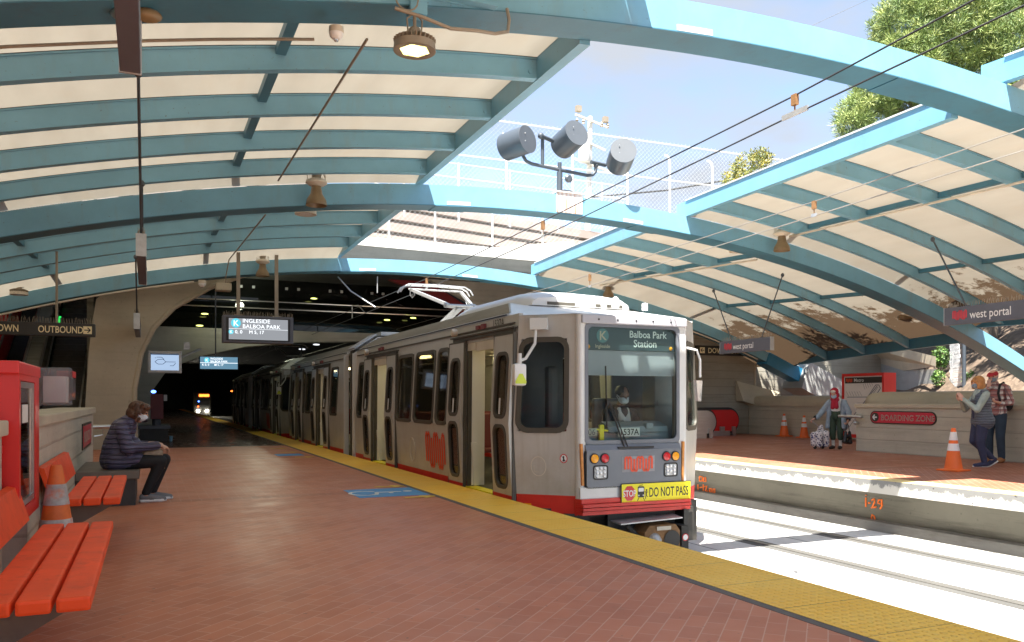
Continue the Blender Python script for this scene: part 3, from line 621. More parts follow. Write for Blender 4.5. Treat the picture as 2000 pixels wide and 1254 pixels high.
    # purlins along the track direction
    for xp in ((1.2, -1.95) if side == 'L' else (12.4, 15.6)):
        b = MB()
        for k in range(N):
            ya, yb = ribs[k] + .06, ribs[k + 1] - .06; b.bar((xp, ya, zz(xp, ya) - .045), (xp, yb, zz(xp, yb) - .045), .10, .09)
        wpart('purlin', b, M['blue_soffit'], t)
    if side == 'R':
        b = MB()
        for k in range(n):
            ya, yb = y0 + (y1 - y0) * k / n, y0 + (y1 - y0) * (k + 1) / n
            b.bar((xo(ya), ya, zz(xo(ya), ya) - .10), (xo(yb), yb, zz(xo(yb), yb) - .10), .12, .30)
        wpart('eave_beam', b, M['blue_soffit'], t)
    return zz
ZL = {}
for i, nm in ((0, 'behind the camera'), (1, 'just overhead'), (2, 'between the lit-lamp arch and the floodlight arch'), (3, 'between the floodlight arch and the tunnel mouth')):
    if i: ZL[i, 'L'] = canopy(i, 'L', 'cream and blue canopy over the near platform, ' + nm)
    ZL[i, 'R'] = canopy(i, 'R', 'cream and blue canopy over the far platform, ' + nm)
# plain concrete end wall the left canopy rests on
def wall(name, label, mb, m, cat='wall', parent=None): return tag(mb.build(name, m), label, cat)
b = MB(); b.box(-5.0, -4.6, -14, 34, -1.2, 5.2); wall('retaining_wall', 'dark concrete retaining wall behind the dark escalator', b, M['conc_dark'])
# ------------------------------------------------------------ the tunnel mouth: front wall with its arched opening
rimL = [(-.30, 0.0), (-.33, .75), (-.33, 1.46), (-.18, 2.33), (.10, 2.97), (.57, 3.50), (1.47, 4.08), (2.3, 4.45), (3.2, 4.72), (6.8, 4.80)]
rim = rimL + [(13.6 - x, z) for x, z in rimL[-2::-1]]
pt = thing('tunnel_mouth', (6.8, HALLY, 0), 'curved concrete tunnel mouth with a pale rounded rim', 'tunnel')
b = MB(); n = len(rim); top = []

outer = [(-1.42, 0.0), (-1.40, .75), (-1.36, 1.46), (-1.30, 2.33), (-1.24, 3.0), (-1.15, 3.6), (.2, 4.9)] + [(x, 4.9) for x, z in rim[7:-7]] + [(13.4, 4.9), (14.75, 3.6), (14.84, 3.0), (14.9, 2.33), (14.96, 1.46), (15.0, .75), (15.02, 0.0)]
vs = [(x, HALLY, z) for x, z in rim] + [(x, HALLY - .75 * max(0, 1 - abs(k - 3) / 4.0) * (1 if k < 7 else 0) * .3, z) for k, (x, z) in enumerate(outer)] + [(x, HALLY + .9, z) for x, z in rim] + [(x, HALLY + .9, z) for x, z in outer]
fs = []
for k in range(n - 1):
    fs += [(k, k + 1, n + k + 1, n + k), (2 * n + k, 3 * n + k, 3 * n + k + 1, 2 * n + k + 1), (n + k, n + k + 1, 3 * n + k + 1, 3 * n + k)]
b.add(vs, fs); wpart('front_wall', b, M['conc_cap'], pt, 40)
b = MB(); b.tube([(x, HALLY + .03, z) for x, z in rim], .07, 8); wpart('rim', b, M['conc_cap'], pt, 50)
b = MB()
for k in range(n - 1):
    (xa, z_a), (xb, z_b) = rim[k], rim[k + 1]; pass
# hall shell
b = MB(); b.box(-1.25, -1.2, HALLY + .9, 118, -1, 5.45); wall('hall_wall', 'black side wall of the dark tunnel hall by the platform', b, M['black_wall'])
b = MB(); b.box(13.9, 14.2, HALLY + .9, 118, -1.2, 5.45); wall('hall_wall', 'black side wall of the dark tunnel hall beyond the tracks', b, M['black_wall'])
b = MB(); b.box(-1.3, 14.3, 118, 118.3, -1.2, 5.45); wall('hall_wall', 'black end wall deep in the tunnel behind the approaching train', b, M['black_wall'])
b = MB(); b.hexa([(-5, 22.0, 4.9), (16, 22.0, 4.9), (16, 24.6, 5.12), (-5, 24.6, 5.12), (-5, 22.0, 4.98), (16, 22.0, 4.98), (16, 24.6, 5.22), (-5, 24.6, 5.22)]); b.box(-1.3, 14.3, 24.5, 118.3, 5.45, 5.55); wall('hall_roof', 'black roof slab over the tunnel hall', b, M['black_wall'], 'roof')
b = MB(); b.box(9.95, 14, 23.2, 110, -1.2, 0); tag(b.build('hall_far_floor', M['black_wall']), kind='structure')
# inner arch of pale concrete and the glazed mezzanine above it
inn = [onY(px, py, 30.0) for px, py in ((297, 800), (300, 760), (330, 718), (400, 694), (480, 677), (590, 668), (760, 666))]
ia = [(p.x, p.z) for p in inn]; ia[0] = (ia[0][0], 0.0); zt0 = onY(480, 643, 30).z
ia2 = [(-1.2, 0.0), (-1.2, 2.0), (-1.2, zt0)] + [(x, zt0) for x, z in ia[3:]]
t = thing('mezzanine_arch', (5, 30, 0), 'pale concrete inner arch carrying the dark glazed mezzanine', 'arch')
b = MB(); n = len(ia); vs = [(x, 30, z) for x, z in ia] + [(x, 30, z) for x, z in ia2] + [(x, 30.8, z) for x, z in ia] + [(x, 30.8, z) for x, z in ia2]; fs = []
for k in range(n - 1): fs += [(k, k + 1, n + k + 1, n + k), (k, 2 * n + k, 2 * n + k + 1, k + 1), (2 * n + k, 3 * n + k, 3 * n + k + 1, 2 * n + k + 1), (n + k, n + k + 1, 3 * n + k + 1, 3 * n + k)]
b.add(vs, fs); b.box(ia[-1][0], 13.9, 30, 30.8, ia[-1][1], zt0); wpart('arch_beam', b, M['conc'], t, 30)
b = MB(); b.box(-1.2, 13.9, 30.05, 30.10, zt0, 5.45); gl = wpart('glazing', b, M['mezzglass'], t)
b = MB(); b.box(-1.2, 13.9, 33, 33.1, zt0, 5.45); wpart('back_wall', b, M['black_wall'], t)
b = MB()
for py in (588, 602): 
    p = onY(500, py, 29.9); b.tube([(-1.2, 29.9, p.z), (13.9, 29.9, p.z)], .022, 6)
wpart('handrail', b, M['steel'], t)
b = MB()
for zz_ in (.55, .95, 1.75, 2.15):
    for k in range(10):
        for d in (0, .42): xq = -.2 + k * 1.55 + d; b.box(xq, xq + .09, 30.0, 30.045, zt0 + zz_ + .9, zt0 + zz_ + .99)
wpart('reflection_square', b, M['galv'], t)  # pale squares on the glazing stand for its reflection dots
# curved red, navy and concrete vault pieces seen through the tunnel mouth
def arcband(name, inner_pts, outer_pts, y, m, lbl, cat):
    I = [onY(*p, y) for p in inner_pts]; O = [onY(*p, y) for p in outer_pts]; b = MB(); n = len(I)
    vs = [(p.x, y, p.z) for p in I] + [(p.x, y, p.z) for p in O] + [(p.x, y + .3, p.z) for p in I] + [(p.x, y + .3, p.z) for p in O]; fs = []
    for k in range(n - 1): fs += [(k, k + 1, n + k + 1, n + k), (2 * n + k, 3 * n + k, 3 * n + k + 1, 2 * n + k + 1), (k, 2 * n + k, 2 * n + k + 1, k + 1), (n + k, n + k + 1, 3 * n + k + 1, 3 * n + k)]
    b.add(vs, fs); tag(b.build(name, m), lbl, cat)
arcband('painted_vault_band', [(660, 528), (760, 545), (830, 572), (890, 606), (940, 650)], [(740, 500), (800, 533), (858, 560), (915, 596), (965, 640)], 28.2, M['maroon'], 'maroon painted band curving over the tunnel tracks', 'vault band')
arcband('painted_vault_band', [(740, 500), (800, 533), (858, 560), (915, 596), (965, 640)], [(770, 500), (830, 540), (885, 572), (935, 600), (985, 640)], 28.0, M['navy'], 'navy painted band curving beside the maroon one over the tunnel tracks', 'vault band')
arcband('concrete_vault', [(770, 500), (830, 540), (885, 572), (935, 600), (985, 640)], [(1120, 470), (1130, 490), (1150, 520), (1170, 560), (1190, 640)], 27.6, M['conc'], 'grey concrete vault shoulder behind the train roof', 'vault')
# ------------------------------------------------------------ stairs and escalator behind the left wall
def climb(x0, x1, y0, n, label, m, name, rise=.17, run=.295):
    t = thing(name, ((x0 + x1) / 2, y0, 0), label, 'stairs'); b = MB()
    for k in range(n): b.box(x0, x1, y0 + k * run, y0 + n * run, k * rise, (k + 1) * rise - .0)
    wpart('steps', b, m, t)
    b = MB()
    for k in range(n): b.box(x0, x1, y0 + k * run - .02, y0 + k * run + .03, (k + 1) * rise + .001, (k + 1) * rise + .008)
    wpart('step_nosing', b, M['gutter'], t); return t
SY = 21.2
t = climb(-2.36, -1.42, SY, 26, 'dark concrete stairs climbing away beside the tunnel mouth', M['step'], 'staircase')
for xq in (-2.30, -1.47):
    b = MB(); b.tube([(xq, SY - .2, .85), (xq, SY + .1, .95), (xq, SY + 7.6, .95 + 7.5 * .576)], .022, 6); wpart('handrail', b, M['steel'], t)
t = thing('escalator', (-3.2, SY, 0), 'dark escalator with red skirt climbing behind the red cabinet', 'escalator'); b = MB()
for k in range(24): b.box(-3.35, -2.78, SY + k * .3, SY + 7.5, k * .173, (k + 1) * .173)
wpart('steps', b, M['black_wall'], t)
for xa_, xb_, m_, nm in ((-2.74, -2.42, M['conc_dark'], 'balustrade'), (-3.75, -3.38, M['esc_red'], 'skirt_panel')):
    b = MB(); b.hexa([(xa_, SY - .6, 0), (xb_, SY - .6, 0), (xb_, SY + 7.6, 4.4), (xa_, SY + 7.6, 4.4), (xa_, SY - .6, .85), (xb_, SY - .6, .85), (xb_, SY + 7.6, 5.3), (xa_, SY + 7.6, 5.3)]); wpart(nm, b, m_, t)
b = MB()
for xq in (-2.40, -2.76, -3.37): b.tube([(xq, SY - .6, .90), (xq, SY + 7.6, 5.36)], .03, 6)
wpart('handrail', b, M['steel'], t)
b = MB(); b.box(-4.6, -1.2, 30.5, 30.8, 0, 8); wall('stairwell_wall', 'black back wall at the head of the stairs', b, M['black_wall'])
b = MB(); b.box(-5, -1.25, HALLY - .3, 31, 5.6, 5.8); wall('stairwell_roof', 'black slab roofing the stairwell', b, M['black_wall'], 'roof')
b = MB(); b.box(-1.41, -1.26, HALLY + .9, 31, 0, 6.5); wall('stairwell_wall', 'dark concrete wall between the stairs and the tunnel hall', b, M['conc_dark'])
# ------------------------------------------------------------ low wall along the near platform
t = thing('platform_wall', (WALLX - .2, 4, 0), 'low pale board-marked concrete wall behind the red benches', 'wall')
for (ya, yb) in ((-8, 5.32), (6.36, 13.5)):
    b = MB(); b.box(WALLX - .42, WALLX, ya, yb, 0, 1.0); wpart('wall_body', b, M['conc_board'], t)
    b = MB(); b.box(WALLX - .46, WALLX + .035, ya, yb, 1.0, 1.085, .012); wpart('coping', b, M['conc_cap'], t)
# ------------------------------------------------------------ walls on the far platform
t = thing('boarding_wall', (15.4, 5, 0), 'long low board-marked wall behind the couple on the far platform', 'wall')
b = MB(); b.box(15.15, 15.55, -10, 14.28, 0, 1.015); wpart('wall_body', b, M['conc_board'], t)
b = MB(); b.box(15.11, 15.6, -10, 14.30, 1.015, 1.10, .012); wpart('coping', b, M['conc_cap'], t)
t = thing('rounded_wall', (17.6, 13, 0), 'rounded beige coping wall behind the boarding sign', 'wall')
b = MB(); b.prism([(17.0, 0), (17.0, 1.12), (17.05, 1.27), (17.16, 1.36), (17.5, 1.40), (17.8, 1.36), (17.9, 1.2), (17.9, 0)], 1, 8.5, 15.55); wpart('wall_body', b, M['conc_cap'], t, 40)
b = MB(); b.lathe([(.45, 0), (.45, 1.12), (.40, 1.27), (.29, 1.36), (0, 1.40)], 16, (17.45, 15.55, 0)); wpart('round_end', b, M['conc_cap'], t, 50)
t = thing('escalator_wall', (19.4, 20, 0), 'low wall with rounded coping behind the two small cones', 'wall')
b = MB(); b.box(19.3, 19.75, 17.6, 22.98, 0, 1.02); wpart('wall_body', b, M['conc_board'], t)
b = MB(); b.prism([(19.24, .98), (19.22, 1.12), (19.27, 1.25), (19.38, 1.31), (19.55, 1.33), (19.85, 1.30), (19.85, .98)], 1, 17.6, 22.98); wpart('coping', b, M['conc_cap'], t, 50)
b = MB(); b.hexa([(18.75, 22.6, 1.15), (19.3, 22.6, 1.0), (19.3, 22.98, 1.0), (18.75, 22.98, 1.15), (18.7, 22.9, 1.85), (20.6, 22.8, 1.45), (20.6, 22.98, 1.45), (18.7, 22.98, 1.85)]); wpart('flared_end', b, M['conc_cap'], t)
t = thing('portal_side_wall', (18, 23.2, 0), 'tall board-marked concrete wall behind the far escalator', 'wall')
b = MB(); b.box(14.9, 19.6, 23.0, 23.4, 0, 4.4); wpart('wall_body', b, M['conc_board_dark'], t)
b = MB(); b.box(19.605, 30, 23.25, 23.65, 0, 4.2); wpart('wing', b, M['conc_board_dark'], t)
b = MB(); b.box(19.55, 19.62, 22.97, 23.0, 0, 4.2); wpart('corner_bead', b, M['conc_cap'], t)
# concrete foot that receives the farthest arch
t = thing('arch_foot', (20.6, 21.6, 2), 'blue steel sleeve and pale concrete buttress at the foot of the farthest arch', 'buttress')
zc = az(20.2, 4.8); dirv = Vector((20.3 - 18.6, 0, az(20.3, 4.8) - az(18.6, 4.8))).normalized()
b = MB(); b.bar((18.75, 21.6, az(18.75, 4.8)), Vector((18.75, 21.6, az(18.75, 4.8))) + dirv * 1.55, .50, .46); wpart('sleeve', b, paint('bright_blue_sleeve_paint', (.02, .19, .36), fade=.1), t)
e0 = Vector((18.75, 21.6, az(18.75, 4.8))) + dirv * 1.5
b = MB(); b.bar(e0, e0 + dirv * 3.2, .95, .95); wpart('concrete_buttress', b, M['conc_shade'], t)
t = thing('stair_beam', (22.5, 22, 2.5), 'sloping concrete stair beam above the grey retaining wall', 'beam')
f0, f1, k0, k1 = onY(1649, 664, 25.5), onY(1828, 716, 18.6), onY(1655, 690, 27), onY(1765, 724, 21.2)
b = MB(); b.hexa([f0, f1, k1, k0, f0 + V(0, 0, .26), f1 + V(0, 0, .32), k1 + V(0, 0, .55), k0 + V(0, 0, .45)]); wpart('beam', b, M['conc_cap'], t)
g1 = onY(1830, 722, 19.0)
b = MB(); dn = lambda p: V(p.x, p.y, 0)
for P0, P1 in ((k0, k1), (k1, g1)): b.hexa([dn(P0), dn(P1), dn(P1) + V(.2, .3, 0), dn(P0) + V(.2, .3, 0), P0 + V(0, 0, .02), P1 + V(0, 0, .02), P1 + V(.2, .3, .02), P0 + V(.2, .3, .02)])
wpart('retaining_face', b, M['conc_shade'], t)
pA, pB = onY(1858, 705, 20.4), onY(1905, 800, 17.5)
b = MB(); b.bar(pA, (pB.x, pB.y, .6), .5, .35); wpart('sloping_kerb', b, concrete('mossy_concrete', (.33, .34, .22), damt=.5), t)
# mulch hillside on the right
def hill():
    b = MB(); nx, ny = 40, 50; vs = []
    for j in range(ny + 1):
        for i in range(nx + 1):
            x = 18.3 + 34 * (i / nx) ** 1.3; y = -16 + 62 * j / ny
            d = max(0, x - 19.6 - max(0, (y - 15.5) * .62)); z = -.3 + 5.6 * (1 - math.exp(-d / 4.6)) + .02 * d
            if y > 20: z = z + min(3.0, (y - 20) * .28) * min(1, d / 3)
            z += .13 * sin(x * 2.1 + y * .7) * min(1, d) + .10 * sin(y * 1.9 - x) * min(1, d)
            vs.append((x, y, z))
    fs = [(j * (nx + 1) + i, j * (nx + 1) + i + 1, (j + 1) * (nx + 1) + i + 1, (j + 1) * (nx + 1) + i) for j in range(ny) for i in range(nx)]
    b.add(vs, fs); return tag(b.build('hill', M['mulch'], smooth=80), kind='structure')
hill()
def hill_z(x, y):
    d = max(0, x - 19.6 - max(0, (y - 15.5) * .62)); z = -.3 + 5.6 * (1 - math.exp(-d / 4.6)) + .02 * d
    if y > 20: z += min(3.0, (y - 20) * .28) * min(1, d / 3)
    return z
# ------------------------------------------------------------ street level above the tunnel: parapet, banded building, fences
b = MB(); b.box(-8, 34, 24.5, 50, 5.56, 5.66); tag(b.build('street', M['conc']), kind='structure')
t = thing('street_parapet', (10, 24, 5.5), 'white topped concrete parapet above the tunnel mouth', 'parapet')
def pz(px, py): return onY(px, py, 24.0)
top_ = [pz(600, 452), pz(730, 463.7), pz(940, 481), pz(1060, 497), pz(1260, 520)]; mid_ = [pz(600, 470), pz(703, 478.7), pz(940, 500.6), pz(1060, 511), pz(1260, 535)]
b = MB()
for k in range(4):
    A, B, C, D = mid_[k], mid_[k + 1], top_[k + 1], top_[k]; b.hexa([A, B, B + V(0, .5, 0), A + V(0, .5, 0), D, C, C + V(0, .5, 0), D + V(0, .5, 0)])
wpart('white_cap', b, M['conc_white'], t)
b = MB()
for k in range(4):
    A, B = mid_[k], mid_[k + 1]; b.hexa([A + V(0, .36, -.55), B + V(0, .36, -.55), B + V(0, .9, -.55), A + V(0, .9, -.55), A + V(0, .02, -.002), B + V(0, .02, -.002), B + V(0, .48, -.002), A + V(0, .48, -.002)])
wpart('sloping_face', b, M['conc'], t)
t = thing('banded_building', (12, 33, 6), 'pinkish building with dark horizontal gaps behind the chain-link fence', 'building')
YB = 33.0; ang = -.10
def bw(px, py): return onY(px, py, YB)
b = MB(); za = [bw(850, y).z for y in (395, 413.5, 437.5, 461, 480)]
slots = [(410, 417.5), (434, 441.5), (458, 466)]
edges = [392]; 
for s0, s1 in slots: edges += [s0, s1]
edges += [520]
x0_, x1_ = -2, 30
def tilt(p): return V(p.x, p.y + (p.x - 9) * .25, p.z)
for k in range(0, len(edges), 2):
    zt_, zb_ = bw(850, edges[k]).z, bw(850, edges[k + 1]).z; b.box(x0_, x1_, YB, YB + .3, zb_, zt_)
b.map(tilt); wpart('boarding', b, M['pink_wall'], t)
b = MB(); b.box(x0_, x1_, YB + .22, YB + .6, bw(850, 520).z, bw(850, 393).z - .01); b.map(tilt); wpart('recess', b, M['slot'], t)  # gap backing coloured dark, shade put into its tone
def chainlink(name, A, B, h, label, post_x, pitch=.075, r=.0036, curved=False, rails=(1.0,), postr=.035, group=None, wires=True):
    A = Vector(A); B = Vector(B); L = (B - A).length; u = (B - A).normalized(); fw = Vector((u.y, -u.x, 0))
    t = thing(name, A, label, 'fence', group)
    def P(s, z): return A + u * s + V(0, 0, z)
    if wires:
        b = MB(); s = -h
        while s < L:
            a0, z0 = (s, 0) if s >= 0 else (0, -s); a1, z1 = s + h, h
            if a1 > L: z1 -= a1 - L; a1 = L
            if a1 > a0: b.tube([P(a0, z0), P(a1, z1)], r, 3, cap=False); b.tube([P(L - a0, z0) + fw * .006, P(L - a1, z1) + fw * .006], r, 3, cap=False)
            s += pitch * 1.414
        wpart('chain_link_mesh', b, M['galv'], t)
    for q in post_x:
        b = MB()
        if curved:
            pts = [P(q, -.6), P(q, h * .72)] + [P(q, h * .72) + fw * (-(.55) * (1 - cos(a))) + V(0, 0, .55 * sin(a) * 1.1) for a in (.35, .7, 1.05, 1.4)] 
            b.tube(pts, postr, 8)
        else: b.tube([P(q, -.3), P(q, h + .05)], postr, 8)
        wpart('post', b, M['whitepipe'], t, 60)
    b = MB()
    for f in rails: b.tube([P(0, h * f), P(L, h * f)], postr * .6, 6)
    wpart('rail', b, M['whitepipe'], t, 60); return t
a_, c_ = pz(735, 466), pz(1062, 494); a_.y = c_.y = 24.25
zsl = min(a_.z, c_.z); q = Vector((c_.x + 1.5, 24.25, zsl - .02)); a_.z = zsl - .02
chainlink('chain_link_fence', a_, q, 1.75, 'short chain-link fence on the white parapet above the tunnel', [onY(760, 450, 24.25).x - a_.x, onY(850, 450, 24.25).x - a_.x, onY(962, 450, 24.25).x - a_.x, onY(1060, 450, 24.25).x - a_.x], pitch=.11, r=.0035)
# tall fence with curved tops
def fz(px, py, y=36.0): return onY(px, py, y)
FA = fz(925, 395, 36); FB = fz(1475, 395, 36)
FB.z = FA.z; hh = fz(1200, 262, 36).z - FA.z
chainlink('tall_curved_fence', (FA.x - 3, 36, FA.z), (FB.x + 6, 34.5, FA.z - .3), hh * .97, 'tall chain-link fence with curved white posts against the sky', [fz(p, 395).x - FA.x + 3 for p in (985, 1110, 1213, 1292, 1371, 1450, 1560)], pitch=.16, r=.0032, curved=True, rails=(.52, .97), postr=.055)
GA = fz(870, 400, 31.0); 
chainlink('low_street_fence', (GA.x - 2, 31, GA.z - .3), (fz(1238, 400, 31).x, 31.4, GA.z - .3), fz(1000, 332, 31).z - GA.z + .3, 'lower chain-link street fence with a rusty top rail', [0.3, 2.6, 4.9, 7.2, 9.4], pitch=.13, r=.0030, rails=(.72, 1.0), postr=.04)
# utility pole with transformer and cross-arms
pb = onY(1148, 395, 40); ptp = onY(1153, 228, 40)
t = thing('utility_pole', (pb.x, 40, pb.z - 2), 'grey utility pole with cross-arms and a transformer beyond the fence', 'utility pole')
b = MB(); b.tube([(pb.x, 40, pb.z - 2), (ptp.x, 40, ptp.z)], .17, 10, .13); wpart('pole', b, M['conc_white'], t, 60)
b = MB(); k = (ptp - pb).length
for f, w in ((.93, 1.05), (.66, .85), (.42, 1.1)): z = ptp.z - (1 - f) * (ptp.z - pb.z); b.bar((ptp.x - w, 39.8, z + .25), (ptp.x + w, 39.8, z - .2), .09, .11)
wpart('cross_arm', b, M['conc'], t)
b = MB()
for sx_ in (-.95, -.55, .6, 1.0): b.lathe([(.0, 0), (.09, .02), (.05, .12), (.10, .16), (.05, .26), (0, .3)], 8, (ptp.x + sx_, 39.8, ptp.z - .55))
b.box(ptp.x - 1.0, ptp.x - .7, 39.7, 39.95, ptp.z + .1, ptp.z + .42); b.box(ptp.x + .72, ptp.x + 1.0, 39.7, 39.95, ptp.z - .25, ptp.z + .05); wpart('insulator', b, M['conduit'], t)
b = MB(); z = (ptp.z + pb.z) / 2 + .3; b.lathe([(0, 0), (.30, .03), (.32, .1), (.32, 1.05), (.25, 1.15), (0, 1.2)], 14, (ptp.x - .55, 39.7, z - .6)); wpart('transformer', b, M['whitepipe'], t, 50)
# overhead street wires
def wire(label, pts, r=.012, m=None, name='overhead_wire', grp=None):
    b = MB(); P_ = [Vector(p) for p in pts]; out = []
    for a, c in zip(P_[:-1], P_[1:]):
        for k in range(6): out.append(a + (c - a) * (k / 6))
    out.append(P_[-1]); b.tube(out, r, 5); return tag(b.build(name, m or M['wire'], smooth=60), label, 'wire', grp)
wire('thin street wire high against the sky left of the pine', [onY(1500, 90, 44), onY(1780, -40, 40)], .012)
wire('thick dark street cable sagging past the curved fence posts', [onY(1155, 385, 40), onY(1300, 372, 40), onY(1460, 345, 39), onY(1700, 290, 38)], .05)
# ------------------------------------------------------------ light-rail train
TC, TX, TY = 5.38, 4.03, 8.47
def prof(z): return .075 * (z - .9) / 1.3 if z > .9 else .05 * (.9 - z)
def grid_panel(ya, yb, za, zb, holes, thick=.05, extra_z=(.9,), off=0.0):
    ys = sorted({ya, yb} | {v for h in holes for v in h[:2] if ya < v < yb}); zs = sorted({za, zb} | {v for h in holes for v in h[2:4] if za < v < zb} | {v for v in extra_z if za < v < zb})
    b = MB()
    for i in range(len(ys) - 1):
        for j in range(len(zs) - 1):
            cy, cz = (ys[i] + ys[i + 1]) / 2, (zs[j] + zs[j + 1]) / 2
            if any(h[0] < cy < h[1] and h[2] < cz < h[3] for h in holes): continue
            b.box(off, off + thick, ys[i], ys[i + 1], zs[j], zs[j + 1])
    return b
def sidemap(side):
    if side < 0: return lambda p: V(TX + p.x + prof(p.z), p.y, p.z)
    return lambda p: V(2 * TC - TX - p.x - prof(p.z), p.y, p.z)
def window(parent, y0, y1, z0, z1, fn, r=.09, w=.045, off=-.012, name='window', glass=None, inner=.012):
    b = MB(); b.ring(rrect(y0 - w, y1 + w, z0 - w, z1 + w, r + w), rrect(y0 + inner, y1 - inner, z0 + inner, z1 - inner, r), 0, off, off + .05); b.map(fn); f = wpart(name, b, M['gasket'], parent, 40)
    b = MB(); b.prism(rrect(y0, y1, z0, z1, r), 0, off + .022, off + .028); b.map(fn)
    g = wpart('pane', b, glass or M['glass'], parent); g.parent = f; return f
def worm(b, o, r, u, w, h, lift=.004, th=.066):
    """the wavy strip emblem: rounded up-and-down strokes"""
    o, r, u = Vector(o), Vector(r).normalized(), Vector(u).normalized(); n = r.cross(u)
    def line(p0, p1, t):
        d = (p1 - p0).normalized(); s = n.cross(d) * t / 2; b.add([o + n * lift + q for q in (p0 - s, p1 - s, p1 + s, p0 + s)], [(0, 1, 2, 3)])
    def P(a, c): return r * (a * w) + u * (c * h)
    xs = [0.05 + .1 * k * 1.0 for k in range(10)]; tops = [1, 1, 0, 1, 1, 0, 1, 1]
    k = 0; t = w * th
    segs = [(0, 1, 1), (1, 2, 1), (2, 3, 0), (3, 4, 0), (4, 5, 1), (5, 6, 1), (6, 7, 0), (7, 8, 0), (8, 9, 1)]
    for x in xs: line(P(x, .14), P(x, .86), t * .92)
    for a, c, top in segs:
        xc, rad = (xs[a] + xs[c]) / 2, (xs[c] - xs[a]) / 2; pts = []
        for q in range(7):
            an = pi * q / 6; pts.append(P(xc - rad * cos(an), (.86 + .13 * sin(an)) if top else (.14 - .13 * sin(an))))
        for p0, p1 in zip(pts[:-1], pts[1:]): line(p0, p1, t * .92)
    return b
